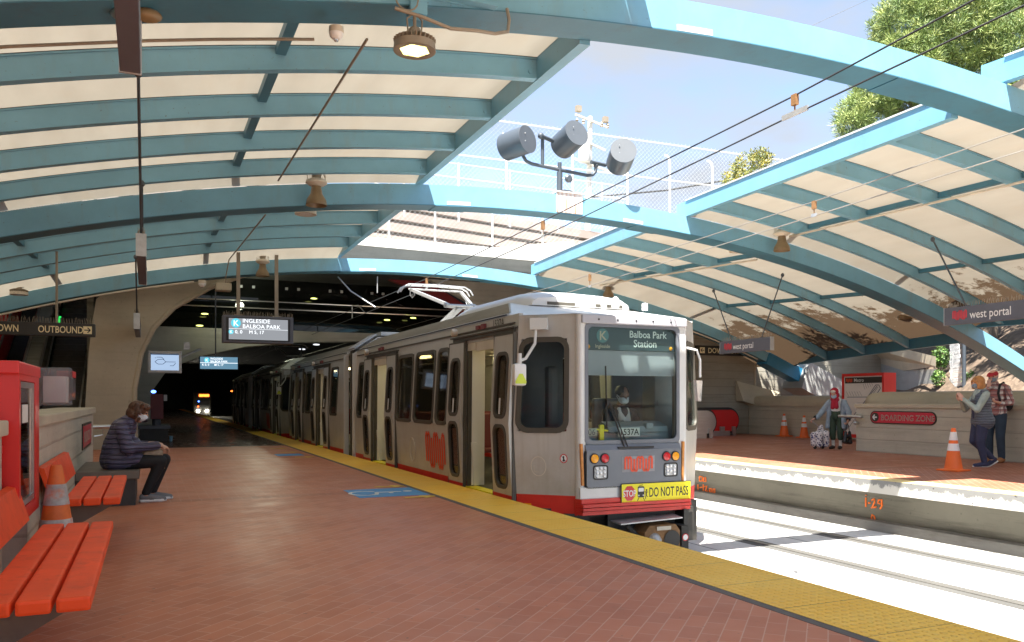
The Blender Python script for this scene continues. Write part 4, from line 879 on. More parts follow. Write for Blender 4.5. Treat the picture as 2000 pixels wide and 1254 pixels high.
def build_car(loc, label):
    T = thing('light_rail_train', loc, label, 'train', 'light rail cars')
    LS = sidemap(-1)
    secA, secB = (9.05, 17.52), (18.48, 26.6)
    doorsA = [(9.66, 10.78), (14.84, 15.99)]; doorsB = [(20.84, 21.88), (24.55, 25.2)]
    winA = [(11.5, 12.02), (12.14, 13.17), (13.30, 14.22), (16.72, 17.24)]; winB = [(19.28, 20.1), (22.75, 23.55), (23.7, 24.4), (25.75, 26.3)]
    for side in (-1, 1):
        fn = sidemap(side)
        for (ya, yb), doors, wins in ((secA, doorsA, winA), (secB, doorsB, winB)):
            H = [(a, c, -.05, 1.99) for a, c in doors] + [(a, c, .83, 1.97) for a, c in wins]
            if side > 0: H = [h for h in H if h[2] > 0]
            b = grid_panel(ya, yb, .06, 2.25, H); b.map(fn); wpart('side_panel', b, M['train'], T, 20)
            b = grid_panel(ya, yb, -.20, .06, H, thick=.052); b.map(fn); wpart('red_skirt', b, M['train_red'], T, 20)
            for a, c in wins: window(T, a + .03, c - .03, .86, 1.94, fn)
            # rain gutter under the eave
            b = MB(); b.box(-.022, 0, ya + .1, yb - .1, 2.13, 2.15); b.map(fn); wpart('rain_strip', b, M['gasket'], T)
            if side > 0: continue
            for a, c in doors:
                # two plug leaves slid open on the outside
                wl = .58
                for y0, y1 in ((a - wl, a), (c, c + wl)):
                    hs = [(y0 + .12, y1 - .12, 1.0, 1.76), (y0 + .12, y1 - .12, .13, .86)]
                    b = grid_panel(y0, y1, .03, 2.0, hs, .04, off=-.055); b.map(fn); lf = wpart('door_leaf', b, M['train'], T, 20)
                    def sub(o_): o_.parent = lf; return o_
                    b = MB(); b.box(-.056, -.014, y0, y1, -.07, .03); b.map(fn); sub(wpart('red_foot', b, M['train_red'], T))
                    b = MB(); b.box(-.06, -.012, y0 - .022, y0, -.07, 2.02); b.box(-.06, -.012, y1, y1 + .022, -.07, 2.02); b.box(-.06, -.012, y0, y1, 2.0, 2.02); b.map(fn)
                    k = []
                    vv, ff = b.v, b.f
                    sub(wpart('edge_seal', b, M['gasket'], T))
                    for h in hs:
                        b = MB(); b.ring(rrect(h[0] - .035, h[1] + .035, h[2] - .035, h[3] + .035, .13), rrect(h[0] + .008, h[1] - .008, h[2] + .008, h[3] - .008, .10), 0, -.066, -.012); b.map(fn); sub(wpart('leaf_window', b, M['gasket'], T, 40))
                        b = MB(); b.prism(rrect(h[0], h[1], h[2], h[3], .1), 0, -.038, -.034); b.map(fn); sub(wpart('pane', b, M['glass'], T))
                    b = MB(); yy = y1 - .06 if y0 < a else y0 + .06; b.box(-.068, -.056, (y0 + y1) / 2 - .012, (y0 + y1) / 2 + .012, 1.02, 1.22); b.map(fn); sub(wpart('handle', b, M['white'], T))
                b = MB(); b.box(-.03, .05, a - wl + .05, c + wl - .05, 2.03, 2.075); b.box(-.05, .0, a - .6, c + .6, 2.075, 2.095); b.map(fn); wpart('door_track', b, M['gasket'], T)
                b = MB(); b.box(.0, .03, a + .02, c - .35, 1.86, 1.985); b.box(.0, .025, c - .33, c - .02, 1.88, 1.985); b.map(fn); wpart('door_header', b, M['offwhite'], T)
                
                for y0 in (a, c - .035): b = MB(); b.box(.0, .09, y0, y0 + .035, -.05, 1.98); b.map(fn); wpart('door_jamb', b, M['gasket'], T)
                b = MB(); b.box(-.02, .14, a, c, -.045, -.01); b.map(fn); wpart('yellow_threshold', b, M['yellow'], T)
                b = MB(); b.box(.06, .25, c - .05, c - .01, 0, 1.95); b.box(.08, .15, c - .10, c - .05, .0, .6); b.map(fn); wpart('partition', b, M['white'], T)
                b = MB(); b.box(.62, .66, a - .02, a + .55, .05, .95); b.map(fn); wpart('seat_screen', b, M['white'], T)
                b = MB(); worm(b, (TX + .60 + prof(.8), a + .5, .72), (0, -1, 0), (0, 0, 1), .3, .13); wpart('screen_emblem', b, M['logo_red'], T)
                b = MB(); yc = (a + c) / 2; b.lathe([(0, 0), (.05, .01), (.06, .05), (.05, .09), (0, .1)], 10, (0, 0, 0), Matrix.Rotation(-pi / 2, 4, 'Y')); b.map(lambda p: V(TX + .045 + p.x, c + .36 + p.y, 2.16 + p.z)); wpart('speaker_dome', b, M['offwhite'], T, 60)
                b = MB(); b.box(TX + .03, TX + .07, yc - .13, yc - .02, 2.14, 2.21); b.box(TX + .03, TX + .08, yc + .06, yc + .17, 2.15, 2.20); wpart('door_lamp', b, M['maroonbox'], T)
        # inner lining, floor, ceiling
    b = MB(); b.box(TX + .12, 2 * TC - TX - .12, 9.4, 26.4, -.06, -.02); wpart('floor', b, M['under'], T)
    b = MB(); b.box(TX + .12, 2 * TC - TX - .12, 9.7, 26.4, 2.06, 2.09); wpart('ceiling', b, M['offwhite'], T)
    b = MB()
    for y in (10.0, 11.6, 13.2, 15.2, 20, 22, 24): b.box(4.85, 5.02, y, y + .55, 2.02, 2.055); b.box(5.74, 5.91, y, y + .55, 2.02, 2.055)
    wpart('ceiling_lamp', b, M['interior_lamp'], T)
    b = MB()
    for y in (11.7, 12.5, 13.3, 14.1, 16.6, 19.3, 22.6, 23.4):
        for x0 in (4.25, 5.72):
            b = MB(); b.box(x0, x0 + .8, y, y + .42, .38, .44, .02); b.box(x0, x0 + .8, y + .38, y + .46, .44, .98, .02); wpart('seat', b, M['maroonbox'], T)
    b = MB()
    for y, x in ((11.2, 4.75), (11.2, 6.0), (14.4, 4.8), (14.4, 6.0), (16.3, 4.8), (20.5, 4.8), (12.9, 4.9)): b.tube([(x, y, -.02), (x, y, 2.06)], .018, 6)
    for x in (4.75, 6.0): b.tube([(x, 9.9, 1.86), (x, 17.3, 1.86)], .016, 6)
    wpart('grab_pole', b, M['steel'], T)
    # emblem, hatch and number on the side
    b = MB(); yw, ww = 12.62, 1.0
    worm(b, (0, 12.56, .15), (0, -1, 0), (0, 0, 1), .98, .53, lift=.008); b.map(lambda p: V(TX + p.x + prof(p.z), p.y, p.z)); wpart('side_emblem', b, M['logo_red'], T)
    b = MB(); pts = [(-.006, 13.28 + .0 + .14 * cos(t), .36 + .2 * sin(t)) for t in [2 * pi * k / 24 for k in range(24)]]; b.tube(pts, .006, 5, close=True); b.map(LS); wpart('round_hatch', b, M['offwhite'], T)
    b = MB(); add_text(b, '1537A', .10, (TX + .065, 9.86, 2.13), (0, -1, 0), (0, 0, 1), .01); wpart('side_number', b, M['gasket'], T)
    # roof of each section
    for (ya, yb) in ((9.37, 17.52), (18.48, 26.6)):
        e0 = TX + .082
        P_ = [(e0, 2.25), (e0 + .03, 2.285), (TX + .55, 2.535), (TX + .72, 2.565)]
        mir = [(2 * TC - x, z) for x, z in P_[::-1]]; poly = P_ + mir
        b = MB(); vs = []; n = len(poly)
        for x, z in poly:
            f = min(1, max(0, (min(x, 2 * TC - x) - e0) / (TX + .55 - e0))); vs.append((x, ya + (1.03 * f if ya < 10 else 0), z))
        for x, z in poly: vs.append((x, yb, z))
        fs = [(i, i + 1, n + i + 1, n + i) for i in range(n - 1)] + [tuple(range(n))[::-1], tuple(range(n, 2 * n))]; b.add(vs, fs); wpart('roof', b, M['roofgrey'], T, 20)
        b = MB()
        for k in range(7):
            f = (k + .5) / 7; x, z = e0 + .03 + (TX + .55 - e0 - .03) * f, 2.285 + .25 * f
            for s_ in (x, 2 * TC - x): b.bar((s_, ya + (1.03 * f if ya < 10 else 0) + .03, z + .004), (s_, yb - .02, z + .004), .028, .016)
        wpart('roof_rib', b, M['roofgrey'], T)
        b = MB(); b.bar((e0 - .012, ya + .05, 2.262), (e0 - .012, yb, 2.262), .02, .014); wpart('eave_seam', b, M['gap'], T)
    # articulation bellows with pale end frames
    b = MB()
    for k in range(9):
        y0 = 17.62 + k * .083; o_ = .10 if k % 2 else .15; b.box(TX + o_, 2 * TC - TX - o_, y0, y0 + .083, -.1, 2.30 if k % 2 else 2.26)
    wpart('bellows', b, M['gasket'], T)
    b = MB()
    for ya, yb in ((17.52, 17.62), (18.38, 18.48)):
        b.box(TX - .01, TX + .09, ya, yb, -.15, 2.2); b.box(2 * TC - TX - .09, 2 * TC - TX + .01, ya, yb, -.15, 2.2); b.hexa([(TX + .02, ya, 2.2), (2 * TC - TX - .02, ya, 2.2), (2 * TC - TX - .02, yb, 2.2), (TX + .02, yb, 2.2), (TX + .55, ya, 2.57), (2 * TC - TX - .55, ya, 2.57), (2 * TC - TX - .55, yb, 2.57), (TX + .55, yb, 2.57)])
    wpart('end_frame', b, M['train_white'], T)
    b = MB(); b.hexa([(TX + .06, 17.66, 2.3), (TX + .55, 17.66, 2.62), (TX + .55, 18.36, 2.62), (TX + .06, 18.36, 2.3), (TX + .05, 17.66, 2.33), (TX + .54, 17.66, 2.65), (TX + .54, 18.36, 2.65), (TX + .05, 18.36, 2.33)]); b.box(TX + .6, 6.1, 17.5, 18.5, 2.6, 2.68); wpart('roof_bridge_plate', b, M['galv'], T)
    # cab ends: tapering side panels with a big window
    def cab(T, y_side, y_nose, front):
        dirn = -1 if y_nose < y_side else 1
        for side in (-1, 1):
            x_s, x_f = (TX, 4.62) if side < 0 else (2 * TC - TX, 2 * TC - 4.62); L = sqrt((x_f - x_s) ** 2 + (y_nose + .06 * -dirn - y_side) ** 2); yf = y_nose - .06 * dirn
            def fn(p, x_s=x_s, x_f=x_f, L=L, yf=yf, side=side):
                f = p.y / L; nx, ny = (yf - y_side) / L, -(x_f - x_s) / L
                if (nx * (TC - x_s)) < 0: nx, ny = -nx, -ny
                pr = prof(p.z) * (1 - f) * (1 if side < 0 else -1)
                return V(x_s + (x_f - x_s) * f + nx * p.x + pr, y_side + (yf - y_side) * f + ny * p.x, p.z)
            b = grid_panel(0, L, .06, 2.22, [(.05, L - .13, .82, 1.93)], .05); b.map(fn); wpart('cab_side', b, M['train'], T, 20)
            b = grid_panel(0, L, -.17, .06, [], .05); b.map(fn); wpart('red_skirt', b, M['train_red'], T, 20)
            window(T, .07, L - .15, .85, 1.90, fn, .10, .05, name='cab_window', glass=M['clearglass'])
            if front and side < 0:
                b = MB(); pts = [(-.004, .30 + .095 * cos(t), .40 + .115 * sin(t)) for t in [2 * pi * k / 24 for k in range(24)]]; b.tube(pts, .004, 5, close=True); b.ring(rrect(.24, .36, .33, .47, .01), rrect(.245, .355, .335, .465, .008), 0, -.003, .0); b.map(fn); wpart('round_hatch', b, M['offwhite'], T)
                b = MB(); n_ = 20; b.prism([(.62 + .048 * cos(2 * pi * k / n_), .50 + .055 * sin(2 * pi * k / n_)) for k in range(n_)], 0, -.003, 0); b.map(fn); d_ = wpart('no_climbing_sticker', b, M['redlens'], T)
                b = MB(); b.prism([(.62 + .038 * cos(2 * pi * k / n_), .50 + .044 * sin(2 * pi * k / n_)) for k in range(n_)], 0, -.004, -.003); b.map(fn); e_ = wpart('white_disc', b, M['white'], T); e_.parent = d_
                b = MB(); b.box(-.005, -.004, .612, .628, .475, .53); b.box(-.005, -.004, .605, .635, .465, .48); b.bar((-.0052, .595, .53), (-.0052, .645, .47), .006, .001, up=(1, 0, 0)); b.map(fn); e_ = wpart('climbing_figure', b, M['black'], T); e_.parent = d_
                b = MB(); b.box(-.012, 0, .10, .19, -.085, -.05, .004); b.map(fn); wpart('side_marker_lamp', b, M['amber'], T)
        # roof facets
        ys = y_side + .32 * -dirn; yt = y_side + 1.33 * -dirn; A = (TX + .08, ys, 2.25); Bp = (TX + .55, yt, 2.535); F = (4.63, y_nose - .02 * dirn, 2.215)
        m_ = lambda p: (2 * TC - p[0], p[1], p[2])
        A0 = (TX + .07, y_side, 2.222)
        b = MB(); vs = [A, Bp, F, m_(A), m_(Bp), m_(F), A0, m_(A0)]; b.add(vs, [(0, 2, 1), (3, 4, 5), (1, 2, 5, 4), (0, 6, 2), (3, 5, 7), (6, 7, 5, 2)]); wpart('cab_roof', b, M['train_white'] if front else M['train'], T)
    cab(T, 9.05, 8.47, True); cab(T, 26.6, 27.2, False)
    # front mask
    FY = 8.47
    b = MB(); b.ring([(4.66, .03), (6.10, .03), (6.10, 2.21), (4.66, 2.21)], [(4.70, .66), (6.02, .66), (6.02, 2.10), (4.70, 2.10)], 1, FY, FY + .10)
    for x in (4.66, 6.10): b.tube([(x, FY + .055, .03), (x, FY + .055, 2.21)], .058, 12)
    wpart('front_frame', b, M['train_white'], T, 40)
    b = MB(); b.box(4.64, 6.12, FY - .035, FY + .01, 2.10, 2.205, .015); fr = wpart('visor', b, M['train_grey'] if False else mat('lavender_grey_visor', (.42, .42, .46), .4, var=.06), T)
    b = MB()
    for x in (4.86, 5.12, 5.38, 5.62, 5.88): b.cyl((x, FY - .04, 2.15), (x, FY - .03, 2.15), .012, 8)
    wpart('visor_bolt', b, M['black'], T)
    b = MB(); b.ring(rrect(4.69, 6.03, .67, 2.10, .05), rrect(4.735, 5.985, .715, 2.065, .07), 1, FY - .006, FY + .03); ws = wpart('windscreen_frame', b, M['train_grey'], T, 40)
    b = MB(); b.box(4.70, 6.02, FY + .012, FY + .018, .68, 2.09); wpart('windscreen', b, M['clearglass'], T)
    b = MB(); b.box(4.72, 6.0, FY + .05, FY + .10, 1.795, 2.07); ds = wpart('destination_sign', b, mat('destination_blind', (.06, .09, .095), .4, var=.1), T)
    b = MB(); add_text(b, 'Balboa Park', .083, (5.60, FY + .05, 1.955), (1, 0, 0), (0, 0, 1), .012, 'CENTER', .95); add_text(b, 'Station', .088, (5.56, FY + .05, 1.84), (1, 0, 0), (0, 0, 1), .012, 'CENTER', .95); t_ = wpart('destination_lettering', b, mat('grey_green_letters', (.80, .86, .80), .5, var=.03), T); t_.parent = ds
    b = MB(); n_ = 24; b.prism([(4.96 + .085 * cos(2 * pi * k / n_), 1.965 + .085 * sin(2 * pi * k / n_)) for k in range(n_)], 1, FY + .047, FY + .0499); t_ = wpart('route_disc', b, mat('dull_teal_disc', (.12, .26, .26), .5), T); t_.parent = ds
    b = MB(); add_text(b, 'K', .105, (4.96, FY + .047, 1.915), (1, 0, 0), (0, 0, 1), .015, 'CENTER'); add_text(b, 'Ingleside', .042, (4.96, FY + .05, 1.82), (1, 0, 0), (0, 0, 1), .006, 'CENTER'); t_ = wpart('route_lettering', b, mat('tan_letters', (.60, .52, .36), .5), T); t_.parent = ds
    b = MB(); b.box(4.72, 6.0, FY + .07, FY + .085, 1.50, 1.79); b.box(4.72, 6.0, FY + .06, FY + .09, 1.49, 1.512); wpart('sun_blind', b, mat('grey_sun_blind', (.40, .41, .42), .6, var=.05), T)
    b = MB()
    for x in (4.76, 5.93): b.ellip((x, FY + .04, 1.83), .025, .015, .025, 8, 6)
    wpart('marker_lamp', b, M['amber'], T, 60)
    # lamp panel
    b = MB(); vs = []
    pl = rrect(4.69, 6.02, .165, .60, .04); b.prism(pl, 1, FY - .05, FY); b.hexa([(4.69, FY - .05, .58), (6.02, FY - .05, .58), (6.02, FY, .58), (4.69, FY, .58), (4.69, FY - .012, .665), (6.02, FY - .012, .665), (6.02, FY, .665), (4.69, FY, .665)]); lp = wpart('lamp_panel', b, M['train_grey'], T, 30)
    b = MB(); b.box(5.12, 5.62, FY - .055, FY - .01, .615, .635); wpart('panel_handle', b, M['black'], T)
    b = MB(); b.ring(rrect(4.675, 6.035, .15, .61, .05), rrect(4.69, 6.02, .165, .598, .04), 1, FY - .02, FY - .002); wpart('panel_gap', b, M['black'], T)
    for x, m_, nm in ((4.79, M['amber'], 'turn_signal'), (4.93, M['redlens'], 'tail_lamp'), (5.80, M['redlens'], 'tail_lamp'), (5.93, M['amber'], 'turn_signal')):
        b = MB(); b.lathe([(.062, 0), (.062, .012), (.05, .014)], 18, (0, 0, 0), Matrix.Rotation(pi / 2, 4, 'X')); b.map(lambda p, x=x: p + V(x, FY - .05, .505)); h_ = wpart(nm, b, M['gap'], T, 40)
        b = MB(); b.lathe([(.052, 0), (.050, .016), (.03, .022), (0, .024)], 18, (0, 0, 0), Matrix.Rotation(pi / 2, 4, 'X')); b.map(lambda p, x=x: p + V(x, FY - .052, .505)); l_ = wpart('lens', b, m_, T, 60); l_.parent = h_
    for x in (4.875, 5.865):
        b = MB(); b.ring(rrect(x - .10, x + .10, .255, .425, .03), rrect(x - .085, x + .085, .27, .41, .02), 1, FY - .058, FY - .045); h_ = wpart('headlight', b, M['gap'], T)
        b = MB(); b.prism(rrect(x - .085, x + .085, .27, .41, .02), 1, FY - .052, FY - .048); l_ = wpart('reflector_tray', b, M['galv'], T); l_.parent = h_
        b = MB()
        for px_, pz_ in ((-.055, .385), (0, .39), (.055, .385), (-.05, .34), (.05, .34), (-.05, .295), (.05, .295), (0, .33)): b.ellip((x + px_, FY - .056, pz_), .024, .014, .022, 10, 6)
        l_ = wpart('lamp_cluster', b, mat('bright_lamp_lens', (.85, .87, .9), .12, .3, var=.2, scale=80), T, 60); l_.parent = h_
    b = MB(); b.box(5.17, 5.63, FY - .053, FY - .0505, .33, .52); wpart('emblem_backing', b, mat('scuffed_grey_panel', (.28, .28, .30), .6, var=.2, scale=14), T)
    b = MB(); worm(b, (5.19, FY - .053, .34), (1, 0, 0), (0, 0, 1), .42, .17, th=.072); wpart('front_emblem', b, M['logo_red'], T)
    b = MB()
    for xa, xb in ((4.635, 4.655), (6.075, 6.06)): b.bar((xa, FY - .012, .68), (xb, FY - .012, .19), .03, .03)
    wpart('amber_marker_strip', b, mat('dull_orange_strip', (.62, .24, .05), .5, var=.2, scale=20), T)
    b = MB(); b.box(4.62, 6.14, FY - .02, FY + .1, .03, .165); wpart('bumper_strip', b, M['train_white'], T)
    b = MB()
    for z0, z1, o_ in ((-.02, .03, .02), (-.065, -.028, .06), (-.105, -.073, .065), (-.155, -.113, .05), (-.15, .03, .0)): 
        b.add([(4.585, FY + .05, z0), (4.62, FY - .03 - o_, z0), (6.14, FY - .03 - o_, z0), (6.175, FY + .05, z0), (4.585, FY + .05, z1), (4.62, FY - .03 - o_, z1), (6.14, FY - .03 - o_, z1), (6.175, FY + .05, z1)], [(3, 2, 1, 0), (4, 5, 6, 7), (0, 1, 5, 4), (1, 2, 6, 5), (2, 3, 7, 6), (3, 0, 4, 7)])
    wpart('red_bumper', b, M['train_red'], T)
    # sticker
    yS = FY - .06
    b = MB(); b.box(5.15, 6.155, yS - .003, yS, -.045, .195); stk = wpart('warning_sticker', b, M['black'], T)
    b = MB(); b.box(5.158, 6.147, yS - .0045, yS - .003, -.036, .186); s_ = wpart('yellow_field', b, M['yellow'], T); s_.parent = stk
    b = MB(); b.prism([(5.265 + .085 * cos(pi / 8 + k * pi / 4), .075 + .095 * sin(pi / 8 + k * pi / 4)) for k in range(8)], 1, yS - .006, yS - .0045); s_ = wpart('red_octagon', b, M['redlens'], T); s_.parent = stk
    b = MB(); add_text(b, 'STOP', .075, (5.265, yS - .0062, .038), (1, 0, 0), (0, 0, 1), .014, 'CENTER', .72, lift=.001); s_ = wpart('stop_lettering', b, M['white'], T); s_.parent = stk
    b = MB(); add_text(b, 'DO NOT PASS', .112, (5.54, yS - .0046, .022), (1, 0, 0), (0, 0, 1), .012, 'LEFT', .565, lift=.001); b.prism(rrect(5.38, 5.475, .02, .155, .02), 1, yS - .006, yS - .0046)
    b.bar((5.40, yS - .0053, .02), (5.375, yS - .0053, -.02), .008, .001, up=(0, 1, 0)); b.bar((5.455, yS - .0053, .02), (5.48, yS - .0053, -.02), .008, .001, up=(0, 1, 0)); b.bar((5.40, yS - .0053, .16), (5.455, yS - .0053, .172), .006, .001, up=(0, 1, 0))
    b.bar((5.50, yS - .0053, .09), (5.50, yS - .0053, .045), .016, .001, up=(0, 1, 0)); b.bar((5.475, yS - .0053, .085), (5.53, yS - .0053, .08), .007, .001, up=(0, 1, 0)); b.bar((5.50, yS - .0053, .045), (5.485, yS - .0053, .0), .008, .001, up=(0, 1, 0)); b.bar((5.50, yS - .0053, .045), (5.52, yS - .0053, .02), .008, .001, up=(0, 1, 0)); b.cyl((5.505, yS - .0046, .105), (5.505, yS - .006, .105), .011, 10); s_ = wpart('black_lettering', b, M['black'], T); s_.parent = stk
    b = MB(); b.prism(rrect(5.39, 5.465, .09, .135, .012), 1, yS - .0072, yS - .006); b.cyl((5.395, yS - .0072, .045), (5.395, yS - .006, .045), .010, 8); b.cyl((5.46, yS - .0072, .045), (5.46, yS - .006, .045), .010, 8); s_ = wpart('white_marks', b, M['white'], T); s_.parent = stk
    # number plates, lever and wipers behind and on the windscreen
    b = MB(); b.box(5.17, 5.47, FY + .03, FY + .034, .755, .86); np_ = wpart('number_plate', b, mat('pale_plate', (.60, .66, .62), .5, var=.05), T); b = MB(); b.box(4.735, 4.87, FY + .03, FY + .034, .77, .86); q_ = wpart('small_plate', b, mat('pale_green_plate', (.32, .38, .30), .5, var=.05), T)
    b = MB(); add_text(b, '1537A', .075, (5.32, FY + .03, .772), (1, 0, 0), (0, 0, 1), .012, 'CENTER', .95); s_ = wpart('plate_number', b, M['black'], T); s_.parent = np_
    b = MB(); add_text(b, '06', .07, (4.80, FY + .03, .78), (1, 0, 0), (0, 0, 1), .004, 'CENTER'); s_ = wpart('plate_number', b, M['grey_paint'], T); s_.parent = q_
    b = MB(); b.box(4.93, 4.99, FY + .06, FY + .10, .70, .90, .008); b.bar((4.88, FY + .08, .845), (5.05, FY + .08, .825), .02, .02); b.bar((4.985, FY + .08, .87), (4.93, FY + .08, .80), .03, .03); wpart('yellow_lever', b, M['yellow'], T)
    b = MB(); b.tube([(5.22, FY - .02, .63), (5.05, FY - .03, 1.05), (4.995, FY - .03, 1.18)], .010, 6); b.tube([(5.27, FY - .02, .63), (5.07, FY - .035, 1.06), (4.995, FY - .035, 1.18)], .008, 6); b.bar((4.985, FY - .012, .86), (4.965, FY - .012, 1.60), .016, .012); b.box(4.965, 4.995, FY - .05, FY - .01, 1.14, 1.2); wpart('wiper', b, M['black'], T)
    # cab interior: back wall, console, seat
    b = MB(); b.box(4.2, 5.0, 9.62, 9.66, 0, 2.06); b.box(5.75, 6.6, 9.62, 9.66, 0, 2.06); b.box(5.0, 5.75, 9.62, 9.66, 1.75, 2.06); wpart('cab_back_wall', b, M['sign_grey'], T)
    b = MB(); b.box(4.75, 5.98, 8.62, 8.95, .4, .80, .03); b.hexa([(5.1, 8.6, .8), (5.95, 8.6, .8), (5.95, 8.9, .8), (5.1, 8.9, .8), (5.1, 8.62, .87), (5.95, 8.62, .87), (5.95, 8.8, .93), (5.1, 8.8, .93)]); b.box(5.62, 5.72, 8.58, 8.66, .84, .91, .01); wpart('driving_console', b, mat('blue_grey_console', (.20, .27, .30), .5, var=.1), T)
    b = MB(); b.box(6.02, 6.3, 9.0, 9.3, .6, 1.6, .02); b.box(6.06, 6.16, 8.99, 9.0, 1.12, 1.2); wpart('equipment_cabinet', b, mat('grey_cabinet', (.17, .20, .23), .5, var=.1), T)
    b = MB(); b.box(5.36, 5.84, 9.42, 9.52, .55, 1.22, .04); b.box(5.36, 5.84, 9.1, 9.5, .48, .58, .04); b.box(4.55, 4.72, 9.15, 9.28, .85, 1.62, .05); wpart('cab_seat', b, M['sign_grey'], T)
    # mirrors
    p0, p1 = V(4.20, 8.86, 2.10), V(3.98, 8.80, 1.52)
    b = MB(); b.hexa([(4.13, 8.80, 2.03), (4.28, 8.66, 2.03), (4.36, 8.76, 2.03), (4.22, 8.9, 2.03), (4.14, 8.82, 2.17), (4.31, 8.70, 2.17), (4.36, 8.78, 2.18), (4.22, 8.9, 2.18)]); b.tube([(4.20, 8.78, 2.04), (4.16, 8.72, 1.86), (4.03, 8.70, 1.68), (3.97, 8.70, 1.66)], .018, 8); b.tube([(3.95, 8.70, 1.60), (3.95, 8.70, 1.74)], .028, 8); mi = wpart('mirror', b, M['train_white'], T, 30)
    b = MB(); b.box(3.87, 4.03, 8.66, 8.76, 1.36, 1.62, .035); m2 = wpart('mirror_housing', b, M['white'], T, 40); m2.parent = mi
    b = MB(); b.prism([(3.885, 1.385), (4.015, 1.385), (4.02, 1.41), (3.97, 1.50), (3.93, 1.50), (3.88, 1.41)], 1, 8.652, 8.66); m2 = wpart('lime_triangle', b, M['lime'], T); m2.parent = mi
    b = MB(); b.tube([(6.16, 8.55, 1.86), (6.30, 8.48, 1.82), (6.35, 8.48, 1.70), (6.35, 8.48, 1.48)], .016, 8); mi = wpart('mirror', b, M['white'], T, 40); b = MB(); b.hexa([(6.25, 8.44, 1.18), (6.34, 8.50, 1.18), (6.36, 8.47, 1.18), (6.27, 8.41, 1.18), (6.22, 8.44, 1.44), (6.36, 8.50, 1.44), (6.38, 8.47, 1.44), (6.24, 8.41, 1.44)]); m2 = wpart('mirror_housing', b, M['hlamp'], T); m2.parent = mi
    # roof equipment
    b = MB(); b.prism([(4.66, 2.50), (4.70, 2.62), (4.95, 2.72), (5.38, 2.75), (5.8, 2.72), (6.05, 2.62), (6.1, 2.50)], 1, 10.1, 12.8)
    b = MB(); pr = [(4.60, 2.46), (4.62, 2.56), (4.70, 2.625), (5.0, 2.665), (5.4, 2.675), (5.8, 2.665), (6.12, 2.625), (6.2, 2.56), (6.22, 2.46)]; n = len(pr); vs = []
    for (yy, s_, dz) in ((9.85, .93, -.10), (10.0, .98, -.02), (10.35, 1, .05), (12.2, 1, .07), (12.8, .96, 0)): vs += [(5.41 + (x - 5.41) * s_, yy, 2.46 + (z - 2.46) * (1 + dz * 4)) for x, z in pr]
    fs = [tuple(range(n))[::-1], tuple(range(4 * n, 5 * n))]
    for k in range(4): fs += [(k * n + i, k * n + (i + 1) % n, (k + 1) * n + (i + 1) % n, (k + 1) * n + i) for i in range(n)]
    b.add(vs, fs); pod = wpart('air_conditioner', b, M['train_white'], T, 45)
    b = MB()
    for x0, x1 in ((4.88, 5.30), (5.62, 5.70), (5.80, 6.05)): b = MB(); b.box(x0, x1, 9.838, 9.852, 2.475, 2.515); g_ = wpart('vent_grille', b, M['gasket'], T); g_.parent = pod
    b = MB(); b.lathe([(.05, 0), (.05, .09), (.03, .13), (0, .14)], 10, (5.55, 9.2, 2.40)); b.lathe([(.04, 0), (.04, .09), (0, .1)], 10, (6.0, 9.2, 2.38)); wpart('roof_antenna', b, M['white'], T, 50)
    # pantograph
    b = MB(); Y0 = 16.0
    for yy in (-.10, .10): b.tube([(4.60, Y0 + yy, 3.36), (4.66, Y0 + yy, 3.46), (4.78, Y0 + yy, 3.52), (5.38, Y0 + yy, 3.535), (5.98, Y0 + yy, 3.52), (6.10, Y0 + yy, 3.46), (6.16, Y0 + yy, 3.36)], .018, 6)
    for x in (4.85, 5.1, 5.66, 5.91): b.tube([(x, Y0 - .1, 3.52), (x, Y0 + .1, 3.52)], .012, 5)
    b.tube([(4.8, Y0, 3.44), (5.96, Y0, 3.44)], .018, 6)
    pg = wpart('pantograph', b, M['galv'], T, 50)
    b = MB(); kn = 14.55
    for xa, xb in ((4.84, 5.14), (5.92, 5.62)): b.bar((xa, Y0 - .02, 3.43), (xb, kn, 2.98), .05, .055); b.tube([(xa + .06, Y0, 3.38), (xb, kn + .25, 3.0)], .008, 5)
    b.tube([(5.05, kn, 2.97), (5.72, kn, 2.97)], .03, 8); b.tube([(5.1, kn + .12, 2.96), (5.66, kn + .12, 2.94)], .02, 6)
    for x in (5.1, 5.66): b.ellip((x, kn, 2.97), .05, .05, .05, 8, 6)
    b.tube([(4.84, Y0, 3.40), (4.84, Y0 + .03, 3.32), (4.88, Y0 + .02, 3.27), (4.93, Y0, 3.32), (4.9, Y0, 3.42)], .01, 5)
    s_ = wpart('upper_arm', b, M['galv'], T, 50); s_.parent = pg
    b = MB(); b.bar((5.38, kn + .02, 2.95), (5.38, 16.15, 2.60), .11, .07); b.tube([(5.55, kn + .1, 2.93), (5.55, 15.6, 2.62)], .02, 6); s_ = wpart('lower_arm', b, M['galv'], T); s_.parent = pg
    b = MB(); b.box(4.95, 5.8, 15.3, 16.6, 2.565, 2.63); s_ = wpart('base_frame', b, M['galv'], T); s_.parent = pg
    # running gear and coupler
    b = MB(); b.box(4.25, 6.5, 8.75, 26.8, -.62, -.10); b.box(4.5, 6.3, 8.55, 8.75, -.45, -.15); wpart('underframe', b, M['under'], T)
    for yb_ in (11.0, 12.8, 18.0, 24.2, 26.0):
        for x in (4.66, 6.09): b = MB(); b.cyl((x - .06, yb_, RZ + .36), (x + .06, yb_, RZ + .36), .345, 20); wpart('wheel', b, M['under'], T, 40)
    b = MB(); b.box(6.02, 6.075, 8.36, 8.6, -.50, -.15); b.box(5.02, 5.9, 8.5, 8.62, -.36, -.16); b.box(4.8, 5.2, 8.55, 8.7, -.5, -.2); wpart('apron', b, M['black'], T)
